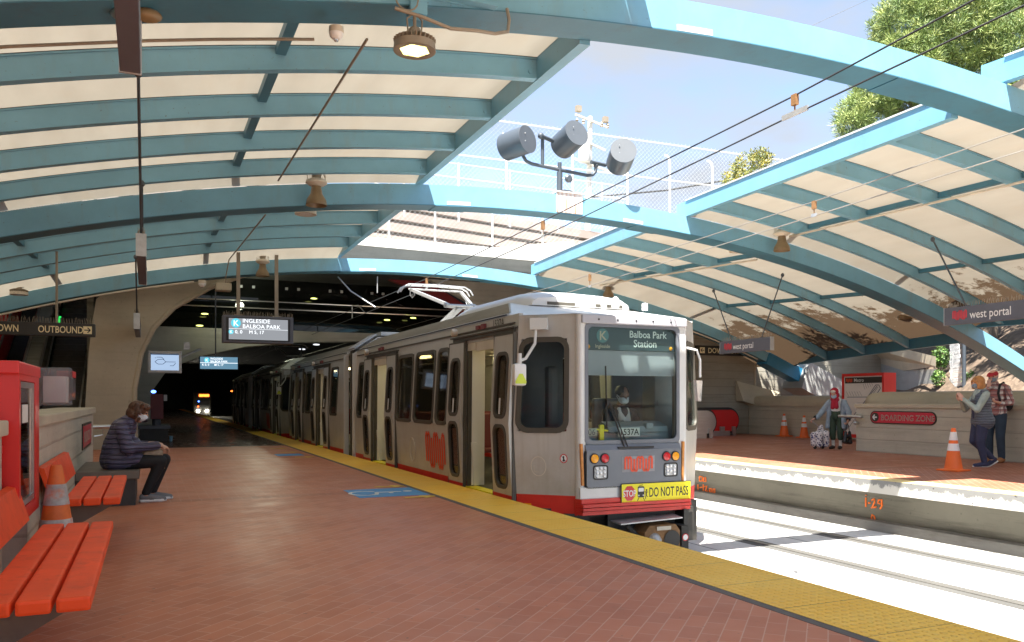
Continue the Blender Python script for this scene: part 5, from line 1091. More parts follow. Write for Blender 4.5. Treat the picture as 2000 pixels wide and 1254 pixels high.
    b = MB(); b.prism([(5.36, -.62), (5.36, -.38), (5.43, -.30), (5.80, -.30), (5.86, -.38), (5.86, -.62)], 1, 8.22, 8.5); b.box(5.52, 5.72, 8.205, 8.22, -.36, -.31); cp = wpart('coupler', b, M['rust'], T)
    b = MB(); b.lathe([(.0, .0), (.05, .03), (.085, .10), (.085, .25)], 14, (0, 0, 0), Matrix.Rotation(-pi / 2, 4, 'X')); b.map(lambda p: p + V(5.50, 8.12, -.47)); s_ = wpart('coupler_cone', b, M['galv'], T, 40); s_.parent = cp
    b = MB(); b.lathe([(.0, .0), (.105, .001), (.115, .012)], 16, (0, 0, 0), Matrix.Rotation(pi / 2, 4, 'X')); b.map(lambda p: p + V(5.74, 8.219, -.48)); s_ = wpart('coupler_socket', b, M['black'], T, 40); s_.parent = cp
    b = MB(); b.bar((5.52, 8.204, -.335), (5.72, 8.204, -.335), .002, .045); s_ = wpart('striped_label', b, M['offwhite'], T); s_.parent = cp
    b = MB(); b.add([(5.05, 8.25, -.27), (5.9, 8.22, -.235), (5.95, 8.5, -.23), (5.05, 8.5, -.26), (5.05, 8.25, -.255), (5.9, 8.22, -.22), (5.95, 8.5, -.215), (5.05, 8.5, -.245)], [(3, 2, 1, 0), (4, 5, 6, 7), (0, 1, 5, 4), (1, 2, 6, 5), (2, 3, 7, 6), (3, 0, 4, 7)]); wpart('coupler_cover', b, M['galv'], T)
    b = MB(); b.tube([(5.2, 8.35, -.3), (5.3, 8.3, -.42), (5.45, 8.35, -.5)], .03, 6); wpart('air_hose', b, M['under'], T); b = MB(); b.tube([(5.12, 8.4, -.35), (5.25, 8.34, -.47), (5.4, 8.4, -.55)], .025, 6); wpart('air_hose', b, M['under'], T); b = MB(); b.box(5.9, 6.0, 8.24, 8.5, -.62, -.33); wpart('coupler_stop', b, M['under'], T)
    b = MB(); b.cyl((5.95, 8.238, -.47), (5.95, 8.233, -.47), .045, 16); d_ = wpart('round_sticker', b, M['redlens'], T); b = MB(); b.cyl((5.95, 8.233, -.47), (5.95, 8.231, -.47), .034, 16); s_ = wpart('white_disc', b, M['white'], T); s_.parent = d_
    return T
car = build_car((TC, TY, 0), 'silver and red light rail train with open doors at the platform, number 1537A')
c2 = copy_thing(car, (TC, TY + 19.35, 0), None, 'second train car coupled behind in the dark tunnel hall', 'light rail cars')
for ch in list(c2.children):
    if ch.name.split('.')[0] in ('ceiling_lamp',): bpy.data.objects.remove(ch)
# train approaching far down the tunnel
t = thing('approaching_train', (5.6, 104, 0), 'far train approaching in the dark tunnel with bright headlights', 'train')
fy = 103.0
def fp(px, py): return onY(px, py, fy)
xa, xb = fp(377, 780).x, fp(413, 780).x; zb_, zt_ = fp(390, 812).z, fp(390, 766).z
b = MB(); b.box(xa, xb, fy, fy + 12, zb_, zt_, .15); wpart('body', b, M['under'], t)
b = MB(); b.box(xa + .25, xb - .25, fy - .02, fy, fp(390, 792).z, fp(390, 776).z); wpart('windscreen', b, M['black'], t)
for px_ in (387, 404):
    p = fp(px_, 803); b = MB(); b.ellip((p.x, fy - .03, p.z), .13, .06, .11, 10, 6); wpart('headlight', b, M['head_on'], t, 60)
p0, p1 = fp(387, 775), fp(407, 770); b = MB(); 
for k in range(9):
    x = p0.x + .1 + (p1.x - p0.x) * k / 9; b.box(x, x + .10, fy - .05, fy - .02, p0.z, p1.z)
wpart('destination_sign', b, M['orange_led'], t)
p = fp(388, 784); b = MB(); b.ellip((p.x, fy - .05, p.z), .09, .05, .09, 8, 6); wpart('blue_lamp', b, M['blue_led'], t); p = fp(387, 794); b = MB(); b.ellip((p.x, fy - .05, p.z), .09, .05, .09, 8, 6); wpart('red_lamp', b, M['red_led'], t)
# ------------------------------------------------------------ benches, cones, boxes on the near platform
def bench(loc, y0, y1, label):
    t = thing('red_bench', loc, label, 'bench', 'red slatted wall benches'); L = y1 - y0
    for k, x in enumerate((-.255, -.385, -.515)):
        b = MB(); b.box(x - .058, x + .058, 0, L, .415, .47, .012); part('seat_slat', b, M['red'], t)
    b = MB(); b.add([(-.675, 0, .52), (-.635, 0, .50), (-.695, 0, .70), (-.735, 0, .71), (-.675, L, .52), (-.635, L, .50), (-.695, L, .70), (-.735, L, .71)], [(3, 2, 1, 0), (4, 5, 6, 7), (0, 1, 5, 4), (1, 2, 6, 5), (2, 3, 7, 6), (3, 0, 4, 7)]); part('back_slat', b, M['red'], t)
    for yy in (.35, L - .35):
        b = MB(); b.hexa([(-.75, yy - .05, .12), (-.70, yy - .05, .12), (-.70, yy + .05, .12), (-.75, yy + .05, .12), (-.75, yy - .05, .413), (-.20, yy - .05, .413), (-.20, yy + .05, .413), (-.75, yy + .05, .413)]); b.bar((-.72, yy, .41), (-.72, yy, .66), .04, .05)
        part('bracket', b, M['block_top'], t); return t
bench((0, 3.42, 0), 3.42, 5.50, 'large red slatted bench cut by the picture frame in front of the scuffed cone')
bench((0, 6.80, 0), 6.80, 8.78, 'red slatted bench between the scuffed cone and the dark block seat')
t = thing('platform_block', (-.42, 11, 0), 'low dark concrete block seat where the woman in the puffer jacket sits', 'block seat')
b = MB(); b.box(-.76, -.14, 10.24, 11.85, 0, .30); wpart('base', b, M['dark_block'], t)
b = MB(); b.box(-.748, -.10, 10.2, 11.9, .30, .395, .01); wpart('top_slab', b, M['block_top'], t)
def cone(x, y, h, label, old=False, loc_rz=0, grp='orange traffic cones'):
    t = thing('traffic_cone', (x, y, 0), label, 'traffic cone', grp, loc_rz); k = h / .72; O = M['orange_old' if old else 'orange']; R = M['reflect_old' if old else 'reflect']
    def rad(z): return (.142 - (.142 - .034) * (z - .04) / .68)
    b = MB(); b.box(-.19, .19, -.19, .19, 0, .028, .01); b.lathe([(.165, .028), (.145, .04), (.142, .045)], 20); b.map(lambda p: p * k); part('base', b, O, t, 40)
    b = MB(); b.lathe([(rad(z), z) for z in (.045, .2, .4, .6, .70)] + [(.030, .72), (.022, .72), (.02, .60)], 24); b.map(lambda p: p * k); part('cone_body', b, O, t, 40)
    for z0, z1 in ((.34, .46), (.515, .655)) if not old else ((.25, .38), (.47, .60)):
        b = MB(); b.lathe([(rad(z0) + .003, z0), (rad(z1) + .003, z1)], 24); b.map(lambda p: p * k); part('reflective_band', b, R, t, 40)
    return t
cone(-.57, 6.28, .76, 'scuffed old cone with peeling bands squeezed between the two red benches', True, .2)
cone(-.90, 14.2, .72, 'cone half hidden behind the seated woman at the wall end')
cone(12.41, 9.62, .72, 'clean orange cone on the far platform beside the woman in the vest', False, .1)
cone(19.0, 20.9, .74, 'straight orange cone against the rounded coping wall, next to the escalator'); cone(18.9, 19.9, .70, 'orange cone against the rounded coping wall, closer to the trolley bag', False, .3)
# red emergency cabinet set in the wall
t = thing('red_cabinet', (-.95, 5.85, 0), 'tall red cabinet with a glass side built into the low wall', 'cabinet')
b = MB(); b.box(-1.45, -.70, 5.40, 6.32, .48, 1.345); 
b = MB(); b.box(-1.45, -.71, 5.40, 5.44, .48, 1.345); b.box(-1.45, -.71, 6.28, 6.32, .48, 1.345); b.box(-1.45, -1.40, 5.44, 6.28, .48, 1.345); b.box(-1.45, -.71, 5.44, 6.28, .48, .60); wpart('body', b, M['redbox'], t)
b = MB(); b.box(-1.48, -.67, 5.36, 6.36, 1.345, 1.42, .008); wpart('top_cap', b, M['redbox'], t)
b = MB(); b.ring([(5.40, .48), (6.32, .48), (6.32, 1.345), (5.40, 1.345)], [(5.46, .56), (6.12, .56), (6.12, 1.31), (5.46, 1.31)], 0, -.71, -.675); wpart('red_frame', b, M['redbox'], t)
b = MB(); b.ring([(5.465, .565), (6.115, .565), (6.115, 1.305), (5.465, 1.305)], [(5.50, .60), (6.08, .60), (6.08, 1.27), (5.50, 1.27)], 0, -.70, -.68); b.box(-.70, -.685, 6.0, 6.02, .54, 1.27); fr = wpart('steel_frame', b, M['steel'], t)
b = MB(); b.box(-.694, -.690, 5.50, 6.08, .54, 1.27); g_ = wpart('pane', b, M['glass'], t); g_.parent = fr
b = MB(); b.box(-.688, -.686, 5.62, 5.86, 1.06, 1.17); wpart('paper_notice', b, M['poster'], t)
b = MB(); b.tube([(-.85, 5.8 + .1 * cos(a), .9 + .1 * sin(a)) for a in [k * .5 for k in range(13)]], .012, 6); b.box(-1.2, -.8, 5.55, 5.9, .5, .75); wpart('inner_gear', b, M['sign_grey'], t)
b = MB(); b.hexa([(-.80, 5.33, .86), (-.75, 5.33, .90), (-.75, 5.36, .90), (-.80, 5.36, .86), (-.80, 5.33, .98), (-.75, 5.33, .94), (-.75, 5.36, .94), (-.80, 5.36, .98)]); wpart('latch', b, M['redbox'], t)
t = thing('brochure_holder', (-.66, 6.7, 1.25), 'clear acrylic brochure holder with a red label beside the red cabinet', 'brochure holder')
b = MB(); 
for bx in ((-.69, -.50, 6.37, 6.62, 1.16, 1.42), (-.62, -.50, 6.62, 6.9, 1.20, 1.40)):
    x0, x1, y0, y1, z0, z1 = bx; b.box(x0, x1, y0, y0 + .006, z0, z1); b.box(x0, x1, y1 - .006, y1, z0, z1); b.box(x0, x0 + .006, y0 + .006, y1 - .006, z0, z1); b.box(x1 - .006, x1, y0 + .006, y1 - .006, z0, z1); b.box(x0 + .006, x1 - .006, y0 + .006, y1 - .006, z0, z0 + .006)
wpart('acrylic_box', b, M['acrylic'], t)
b = MB(); b.box(-.60, -.498, 6.62, 6.9, 1.36, 1.405); wpart('red_label', b, M['redbox'], t)
b = MB(); b.box(-.66, -.52, 6.40, 6.6, 1.18, 1.36); wpart('leaflets', b, M['whitecloth'], t)
# sign and rail stub at the end of the low wall
t = thing('wall_plaque', (WALLX, 12.2, .8), 'small red plaque with a dark border on the end of the low wall', 'sign')
b = MB(); b.box(WALLX, WALLX + .012, 11.25, 12.85, .58, .90); wpart('border', b, M['signblack'], t); b = MB(); b.box(WALLX + .012, WALLX + .016, 11.30, 12.80, .61, .87); wpart('red_field', b, M['signred'], t)
b = MB(); add_text(b, 'BOARDING ZONE', .13, (WALLX + .016, 11.40, .67), (0, 1, 0), (0, 0, 1), .01, 'LEFT', .75); wpart('lettering', b, M['offwhite'], t)
t = thing('handrail', (-.6, 13.4, .8), 'short steel handrail stub at the end of the low wall', 'handrail')
b = MB(); b.tube([(-.80, 13.45, .80), (-.55, 13.52, .80), (-.42, 13.60, .79), (-.42, 13.9, .78)], .03, 8); wpart('rail', b, M['steel'], t, 60); b = MB(); b.tube([(-.62, 13.5, .78), (-.62, 13.52, .68), (-.74, 13.48, .66)], .014, 6); wpart('bracket', b, M['steel'], t)
# kiosk, bench and cup in the hall
t = thing('hall_bench', (.2, 26.3, 0), 'dark block bench in the hall under the maroon box', 'bench'); b = MB(); b.box(-.25, .50, 25.4, 27.2, 0, .36); wpart('base', b, M['dark_block'], t); b = MB(); b.box(-.28, .56, 25.35, 27.25, .36, .46, .01); wpart('top_slab', b, M['sign_grey'], t)
t = thing('maroon_box', (.2, 26, .46), 'maroon cabinet with a blue beacon standing on the hall bench', 'cabinet'); b = MB(); b.box(.04, .38, 25.7, 26.1, .64, 1.36, .01); wpart('body', b, M['maroonbox'], t); b = MB(); b.cyl((.2, 25.9, .46), (.2, 25.9, .64), .12, 14); wpart('pedestal', b, M['sign_grey'], t)
b = MB(); b.box(.39, .48, 25.72, 25.75, 1.16, 1.34); wpart('label_plate', b, M['poster'], t); b = MB(); b.ellip((.12, 25.85, 1.43), .07, .06, .045, 10, 6); wpart('blue_beacon', b, M['blue_led'], t)
b = MB(); b.lathe([(.038, 0), (.05, .15), (.047, .15), (.035, .01)], 12, (.58, 25.6, 0)); tag(b.build('paper_cup', mat('pale_blue_cup', (.22, .42, .58), .5, var=.1), loc=(.58, 25.6, 0)), 'pale blue paper cup on the floor beside the hall bench', 'cup')
# ------------------------------------------------------------ signs
def spikes(b, x0, x1, y, z, h=.09, step=.03, axis='x'):
    s = x0
    while s < x1:
        p = (s, y, z) if axis == 'x' else (y, s, z); b.tube([p, (p[0] + random.uniform(-.02, .02), p[1] + random.uniform(-.02, .02), z + h * random.uniform(.7, 1.1))], .0035, 3); s += step
t = thing('led_sign', (2.12, 18, 2.68), 'large hanging departure screen reading INGLESIDE BALBOA PARK', 'departure screen', 'departure screens')
b = MB(); b.box(1.40, 2.84, 18, 18.28, 2.39, 2.965, .02); wpart('case', b, M['sign_grey'], t)
b = MB(); b.box(1.47, 2.77, 17.99, 17.998, 2.44, 2.92); wpart('bezel', b, M['black'], t)
b = MB(); b.box(1.52, 2.72, 17.984, 17.989, 2.46, 2.90); wpart('display', b, M['screen'], t)
b = MB(); b.cyl((1.66, 17.983, 2.80), (1.66, 17.980, 2.80), .098, 24); b.cyl((1.565, 17.983, 2.615), (1.565, 17.980, 2.615), .05, 18); wpart('route_disc', b, M['screen_teal'], t)
b = MB(); X_, U_ = (1, 0, 0), (0, 0, 1); add_text(b, 'K', .12, (1.66, 17.98, 2.74), X_, U_, 0, 'CENTER'); add_text(b, 'K', .06, (1.565, 17.98, 2.585), X_, U_, .004, 'CENTER'); add_text(b, 'INGLESIDE', .082, (1.79, 17.983, 2.815), X_, U_, -.004, sx=1.02); add_text(b, 'BALBOA PARK', .082, (1.79, 17.983, 2.70), X_, U_, -.004, sx=1.02); add_text(b, '0, 0', .07, (1.64, 17.983, 2.585), X_, U_); add_text(b, 'M 5, 17', .07, (1.92, 17.983, 2.585), X_, U_); b.box(1.52, 2.72, 17.981, 17.983, 2.680, 2.685); wpart('lettering', b, M['screen_text'], t)
b = MB(); 
for x in (1.72, 2.50): b.box(x - .035, x + .035, 18.08, 18.15, 2.98, 4.30); b.box(x - .08, x + .08, 18.05, 18.18, 2.965, 2.99)
wpart('hanger_post', b, M['conduit'], t); b = MB(); spikes(b, 1.42, 2.83, 18.03, 2.965); spikes(b, 1.42, 2.83, 18.2, 2.965); wpart('bird_spikes', b, M['conduit'], t)
t = thing('led_sign', (2.2, 29, 2.4), 'small lit departure screen deeper in the tunnel hall', 'departure screen', 'departure screens'); p0, p1 = onY(389, 722, 29), onY(466, 697, 29); y = 29
b = MB(); b.box(p0.x, p1.x, y, y + .2, p0.z, p1.z, .015); wpart('case', b, M['black'], t); W, Hh = p1.x - p0.x, p1.z - p0.z
b = MB(); b.box(p0.x + .03, p1.x - .03, y - .006, y - .002, p0.z + .03, p1.z - .02); wpart('display', b, M['screen_blue'], t)
b = MB(); b.cyl((p0.x + W * .19, y - .008, p0.z + Hh * .72), (p0.x + W * .19, y - .011, p0.z + Hh * .72), .085, 18); wpart('route_disc', b, M['screen_teal'], t)
b = MB(); add_text(b, 'K', .10, (p0.x + W * .19, y - .011, p0.z + Hh * .60), X_, U_, .004, 'CENTER'); add_text(b, 'INGLESIDE', .065, (p0.x + W * .28, y - .008, p0.z + Hh * .76), X_, U_, .004, sx=.9); add_text(b, 'BALBOA PARK', .065, (p0.x + W * .28, y - .008, p0.z + Hh * .56), X_, U_, .004, sx=.9); add_text(b, 'K 0, 0', .065, (p0.x + W * .07, y - .008, p0.z + Hh * .30), X_, U_, .004); add_text(b, 'M 5, 17', .065, (p0.x + W * .38, y - .008, p0.z + Hh * .30), X_, U_, .004); b.box(p0.x + .03, p1.x - .03, y - .008, y - .006, p0.z + Hh * .5, p0.z + Hh * .53); wpart('lettering', b, M['screen_text'], t)
b = MB(); b.box(p0.x + .5, p0.x + .54, y + .08, y + .12, p1.z, 5.0); wpart('hanger_post', b, M['sign_grey'], t)
t = thing('map_screen', (.4, 23.2, 2.2), 'pale framed screen showing a line map inside the tunnel mouth', 'map screen'); p0, p1 = onY(289, 728, 23.2), onY(355, 686, 23.2); y = 23.2
b = MB(); b.box(p0.x, p1.x, y, y + .12, p0.z, p1.z, .01); wpart('case', b, M['galv'], t); b = MB(); b.box(p0.x + .07, p1.x - .07, y - .006, y - .002, p0.z + .07, p1.z - .08); wpart('display', b, M['screen_map'], t)
b = MB(); cx, cz = (p0.x + p1.x) / 2, (p0.z + p1.z) / 2
def ln(*pts):
    for a, c in zip(pts[:-1], pts[1:]): b.bar((cx + a[0], y - .008, cz + a[1]), (cx + c[0], y - .008, cz + c[1]), .012, .002, up=(0, 1, 0))
ln((-.24, 0), (-.17, .06), (-.05, .07), (.02, 0), (.26, .0)); ln((-.24, 0), (-.17, -.06), (-.05, -.06), (.02, 0)); ln((-.2, .12), (-.08, .12), (-.02, .06)); ln((.12, -.1), (.2, -.1), (.26, -.03)); ln((-.24, .1), (-.21, .1)); b.box(p0.x + .07, p1.x - .07, y - .009, y - .007, p1.z - .105, p1.z - .08); wpart('route_lines', b, M['screen_line'], t)
b = MB(); b.bar((p1.x, y + .06, p1.z - .15), (p1.x + .5, y + .5, p1.z + .1), .05, .05); b.box(p1.x + .05, p1.x + .2, y + .1, y + .2, p1.z + .05, p1.z + .25); wpart('mounting_arm', b, M['galv'], t)
def hang_sign(name, x0, x1, y, z0, z1, words, label, hang, grp=None, arrows=()):
    t = thing(name, ((x0 + x1) / 2, y, z0), label, 'sign', grp); b = MB(); b.box(x0, x1, y, y + .14, z0, z1, .008); wpart('case', b, M['signblack'], t)
    b = MB(); h = (z1 - z0)
    for tx, s, wd_ in words: add_text(b, s, h * .52, (tx, y, z0 + h * .24), X_, U_, .012, 'LEFT', wd_)
    wpart('lettering', b, M['cream'], t)
    for ax_, kind in arrows:
        b = MB(); c = h * .30; zc_ = (z0 + z1) / 2; b.box(ax_ - c, ax_ + c, y - .004, y - .001, zc_ - c, zc_ + c); f_ = wpart('arrow_tile', b, M['cream'], t)
        b = MB(); d = 1 if kind == '>' else -1; yb = y - .0055; up_ = (0, 1, 0)
        if kind == '^': b.bar((ax_, yb, zc_ - c * .7), (ax_, yb, zc_ + c * .6), c * .25, .002, up=up_); b.bar((ax_ - c * .6, yb, zc_), (ax_, yb, zc_ + c * .65), c * .25, .002, up=up_); b.bar((ax_ + c * .6, yb, zc_), (ax_, yb, zc_ + c * .65), c * .25, .002, up=up_)
        else: b.bar((ax_ - d * c * .75, yb, zc_), (ax_ + d * c * .6, yb, zc_), c * .25, .002, up=up_); b.bar((ax_, yb, zc_ + c * .65), (ax_ + d * c * .65, yb, zc_), c * .25, .002, up=up_); b.bar((ax_, yb, zc_ - c * .65), (ax_ + d * c * .65, yb, zc_), c * .25, .002, up=up_)
        a_ = wpart('arrow', b, M['signblack'], t); a_.parent = f_
    b = MB()
    for hx, hz in hang: b.tube([(hx, y + .07, z1), (hx, y + .07, hz)], .022, 6)
    wpart('hanger_rod', b, M['conduit'], t); b = MB(); spikes(b, x0 + .02, x1, y + .02, z1, .1, .04); spikes(b, x0 + .02, x1, y + .11, z1, .1, .04); wpart('bird_spikes', b, M['conduit'], t); return t
k = 16 / 12.0
xe_ = onY(186, 645, 16).x; z1_, z0_ = onY(186, 633, 16).z, onY(186, 658, 16).z
hang_sign('direction_sign', xe_ - 2.9, xe_, 16, z0_, z1_, [(onY(0, 645, 16).x - .52, 'DOWNTOWN', .72), (onY(74, 645, 16).x, 'OUTBOUND', .72)], 'black hanging sign reading DOWNTOWN and OUTBOUND over the dark stairs', [(onY(110, 630, 16).x, 3.75)], 'black direction signs', [(onY(171, 649, 16).x, '>')])
b = MB()
zA, zB_ = onY(1362, 676, 21.95).z, onY(1362, 692, 21.95).z; xA, xB = onY(1362, 684, 21.95).x, onY(1506, 684, 21.95).x
hang_sign('direction_sign', xA, xB, 21.95, zB_ - .02, zA + .03, [(xA + .42, 'DOWNTOWN', .95), (xA + 1.58, 'OUTBOUND', .98)], 'black hanging sign reading DOWNTOWN and OUTBOUND behind the far station-name sign', [(xA + 1.1, 4.0)], 'black direction signs', [(xA + .2, '<'), (xB - .16, '^')])
def name_sign(x, ya, yb, z0, z1, label, hang, txt=True, th=.10):
    t = thing('station_sign', (x, (ya + yb) / 2, z0), label, 'sign', 'long grey hanging station-name signs'); b = MB(); b.box(x - th / 2, x + th / 2, ya, yb, z0, z1, .006); wpart('board', b, M['sign_grey'], t)
    
    for q0, q1 in ((yb - .01, yb + .006), (ya - .006, ya + .01)): b = MB(); b.box(x - th / 2 - .006, x + th / 2 + .006, q0, q1, z0 - .005, z1 + .005); wpart('end_cap', b, M['galv'], t)
    h = z1 - z0; b = MB(); add_text(b, 'west portal', h * .46, (x - th / 2, yb - .52, z0 + h * .28), (0, -1, 0), U_, .004, 'LEFT', .80); wpart('lettering', b, M['white'], t)
    b = MB(); worm(b, (x - th / 2, yb - .17, z0 + h * .28), (0, -1, 0), U_, .30, .16, th=.075); wpart('emblem', b, mat('sign_emblem_red', (.62, .05, .07), .5), t)
    b = MB()
    for (y_, z_), (y2, z2) in hang: b.tube([(x, y_, z_), (x, y2, z2)], .016, 6); b.ellip((x, y_, z_), .04, .04, .05, 8, 6); b.box(x - .02, x + .02, y2 - .05, y2 + .05, z2 - .03, z2 + .02)
    wpart('hanger_rod', b, M['grey_paint'], t); b = MB(); spikes(b, ya + .05, yb - .05, x - .03, z1, .1, .045, 'y'); spikes(b, ya + .05, yb - .05, x + .03, z1, .1, .045, 'y'); wpart('bird_spikes', b, M['conduit'], t); return t
name_sign(13.5, 7.4, 10.62, 2.565, 2.885, 'near station-name sign hanging over the couple on the far platform', [((10.9, 4.22), (10.2, 2.88)), ((7.0, 4.2), (7.9, 2.88))])
name_sign(13.5, 15.25, 17.13, 2.375, 2.69, 'far station-name sign hanging in front of the black direction sign', [((17.45, 4.04), (16.72, 2.68)), ((14.9, 4.1), (15.62, 2.68))])
def lx(px, y): return onY(px, 700, y).x
name_sign(lx(254, 5.4), 2.4, 5.48, 3.18, 3.50, 'near station-name sign seen end on, cut by the top of the frame', [((4.2, 4.7), (4.2, 3.5))], th=.115)
name_sign(lx(277, 12.6), 11.5, 14.4, 3.04, 3.32, 'middle station-name sign seen end on below the left canopy', [((8.45, 4.27), (11.75, 3.32)), ((12.9, 4.30), (14.2, 3.32))], th=.115)
name_sign(lx(268, 20), 19.2, 21.85, 2.71, 3.04, 'far station-name sign seen end on before the tunnel wall', [((17.7, 4.0), (19.5, 3.04))], th=.11)
# boarding zone sign and handrail on the far wall
t = thing('boarding_sign', (15.13, 13, .8), 'long crimson rounded sign reading BOARDING ZONE on the far wall', 'sign'); xs0 = 15.15
b = MB(); b.prism(rrect(12.13, 13.86, .655, .945, .14, 8), 0, xs0 - .02, xs0); wpart('border', b, M['signblack'], t, 30); b = MB(); b.prism(rrect(12.155, 13.835, .68, .92, .12, 8), 0, xs0 - .024, xs0 - .02); wpart('crimson_field', b, M['signred'], t, 30)
b = MB(); add_text(b, 'BOARDING ZONE', .125, (xs0 - .024, 13.56, .735), (0, -1, 0), U_, .010, 'LEFT', .95, lift=.002); wpart('letter_outline', b, M['offwhite'], t)
b = MB(); add_text(b, 'BOARDING ZONE', .125, (xs0 - .024, 13.56, .735), (0, -1, 0), U_, -.024, 'LEFT', .95, lift=.005); b.cyl((xs0 - .026, 13.715, .80), (xs0 - .024, 13.715, .80), .105, 24); wpart('dark_lettering', b, M['signblack'], t)
b = MB(); xx_ = xs0 - .028; b.bar((xx_, 13.66, .80), (xx_, 13.77, .80), .03, .002, up=(1, 0, 0)); b.bar((xx_, 13.78, .80), (xx_, 13.72, .855), .03, .002, up=(1, 0, 0)); b.bar((xx_, 13.78, .80), (xx_, 13.72, .745), .03, .002, up=(1, 0, 0)); wpart('arrow', b, M['white'], t)
t = thing('handrail', (15.0, 14.5, .8), 'short steel handrail at the end of the boarding wall by the woman with the trolley', 'handrail'); b = MB(); b.tube([(15.03, 14.0, .80), (15.0, 14.3, .81), (15.0, 14.66, .81)], .035, 8); wpart('rail', b, M['steel'], t, 60); b = MB(); b.tube([(15.03, 14.2, .78), (15.05, 14.2, .66), (15.15, 14.2, .66)], .016, 6); b.ellip((15.05, 14.2, .66), .05, .05, .05, 8, 6); wpart('bracket', b, M['steel'], t)
# red map case
t = thing('map_case', (19.2, 18, 0), 'tall red display case holding a white transit map behind the woman in the headscarf', 'map case')
xm, ya, yb = 18.6, 16.55, 18.05; z0, z1 = .2, 1.95
b = MB(); b.box(xm + .03, xm + .45, ya, yb, .1, z1); b.ring([(ya, .1), (yb, .1), (yb, z1), (ya, z1)], [(ya + .06, .2), (yb - .06, .2), (yb - .06, z1 - .08), (ya + .06, z1 - .08)], 0, xm - .02, xm + .03); wpart('case', b, M['redbox'], t)
b = MB(); b.box(xm + .015, xm + .03, ya + .06, yb - .06, .2, z1 - .08); wpart('map_sheet', b, M['poster'], t)
b = MB(); b.box(xm + .011, xm + .015, ya + .09, yb - .09, z1 - .28, z1 - .11); wpart('title_bar', b, M['signblack'], t)
b = MB(); add_text(b, 'Metro', .10, (xm + .011, yb - .42, z1 - .24), (0, -1, 0), U_, .006); wpart('title', b, M['white'], t); b = MB(); worm(b, (xm + .011, yb - .13, z1 - .245), (0, -1, 0), U_, .24, .10, th=.075); wpart('emblem', b, M['logo_red'], t)
b = MB(); W_ = yb - ya
def ml(*pts, w=.012):
    for a, c in zip(pts[:-1], pts[1:]): b.bar((xm + .013, yb - .06 - a[0] * 1.38, .3 + a[1] * 1.35), (xm + .013, yb - .06 - c[0] * 1.38, .3 + c[1] * 1.35), w, .003, up=(1, 0, 0))
ml((.08, .72), (.62, .72), (.82, .97), (.9, .97), (.94, .90), (.80, .72), w=.02); ml((.05, .12), (.86, .95), w=.02); ml((.12, .06), (.88, .93), w=.012)
for k in range(6): ml((.12 + .07 * k, .74), (.06 + .07 * k, .84), w=.006)
for k in range(5): ml((.55 + .05 * k, .88 + .02 * k), (.50 + .05 * k, 1.0 + .01 * k), w=.006)
for k in range(5): ml((.62 + .07 * k, .25), (.62 + .07 * k, .62), w=.005); ml((.35, .28 + .08 * k), (.95, .28 + .08 * k), w=.005)
for q in ((.78, .68), (.45, .48), (.62, .38)): ml(q, (q[0] + .14, q[1]), w=.035)
wpart('map_lines', b, M['sign_grey'], t)
# far escalator ends
def balustrade(y, xend, label, pm):
    t = thing('escalator_balustrade', (xend, y, 0), label, 'escalator', 'rounded balustrade ends of the far escalator')
    def loop(r, xl): 
        cz = .50; o = [(xl, cz + r)] + [(xend - r + r * sin(a) , cz + r * cos(a)) for a in [pi * k / 12 for k in range(13)]] + [(xl, cz - r)]
        return o
    b = MB(); b.prism(loop(.36, 12.5), 1, y - .05, y + .05); wpart('side_panel', b, pm, t, 30)
    b = MB(); 
    L_ = loop(.44, 12.5); I_ = loop(.36, 12.5); n = len(L_); vs = [(x, y - .07, z) for x, z in L_] + [(x, y - .07, z) for x, z in I_] + [(x, y + .07, z) for x, z in L_] + [(x, y + .07, z) for x, z in I_]; fs = []
    for k in range(n - 1): fs += [(k, k + 1, n + k + 1, n + k), (2 * n + k, 3 * n + k, 3 * n + k + 1, 2 * n + k + 1), (k, 2 * n + k, 2 * n + k + 1, k + 1), (n + k, n + k + 1, 3 * n + k + 1, 3 * n + k)]
    b.add(vs, fs); wpart('black_handrail', b, M['gap'], t, 30)
    b = MB(); b.box(12.5, xend - .42, y - .12, y + .12, 0, .16); b.box(xend - .8, xend - .62, y - .1, y + .1, 0, .3); b.box(xend - .3, xend - .16, y - .1, y + .1, 0, .3); wpart('steel_newel', b, M['steel'], t, 30)
balustrade(20.9, onY(1397, 800, 20.9).x, 'rounded escalator end with steel side panel next to the train', M['steel']); balustrade(22.2, onY(1441, 800, 22.2).x, 'rounded escalator end with a red side panel beside the corner wall', M['esc_red'])
t = thing('drain_pipe', (19.0, 22.9, 1.3), 'grey drain pipe on the corner wall above the two cones', 'pipe'); pq = onY(1559, 770, 22.9); b = MB(); b.tube([(pq.x, 22.9, .9), (pq.x, 22.9, onY(1556, 705, 22.9).z), (pq.x - .1, 22.8, onY(1556, 695, 22.9).z)], .06, 10); wpart('pipe', b, M['galv'], t, 50); b = MB(); b.tube([(pq.x - .16, 22.95, .9), (pq.x - .16, 22.95, onY(1551, 700, 22.9).z), (pq.x - .8, 22.5, onY(1551, 690, 22.9).z + .1)], .03, 8); wpart('conduit', b, M['conduit'], t)
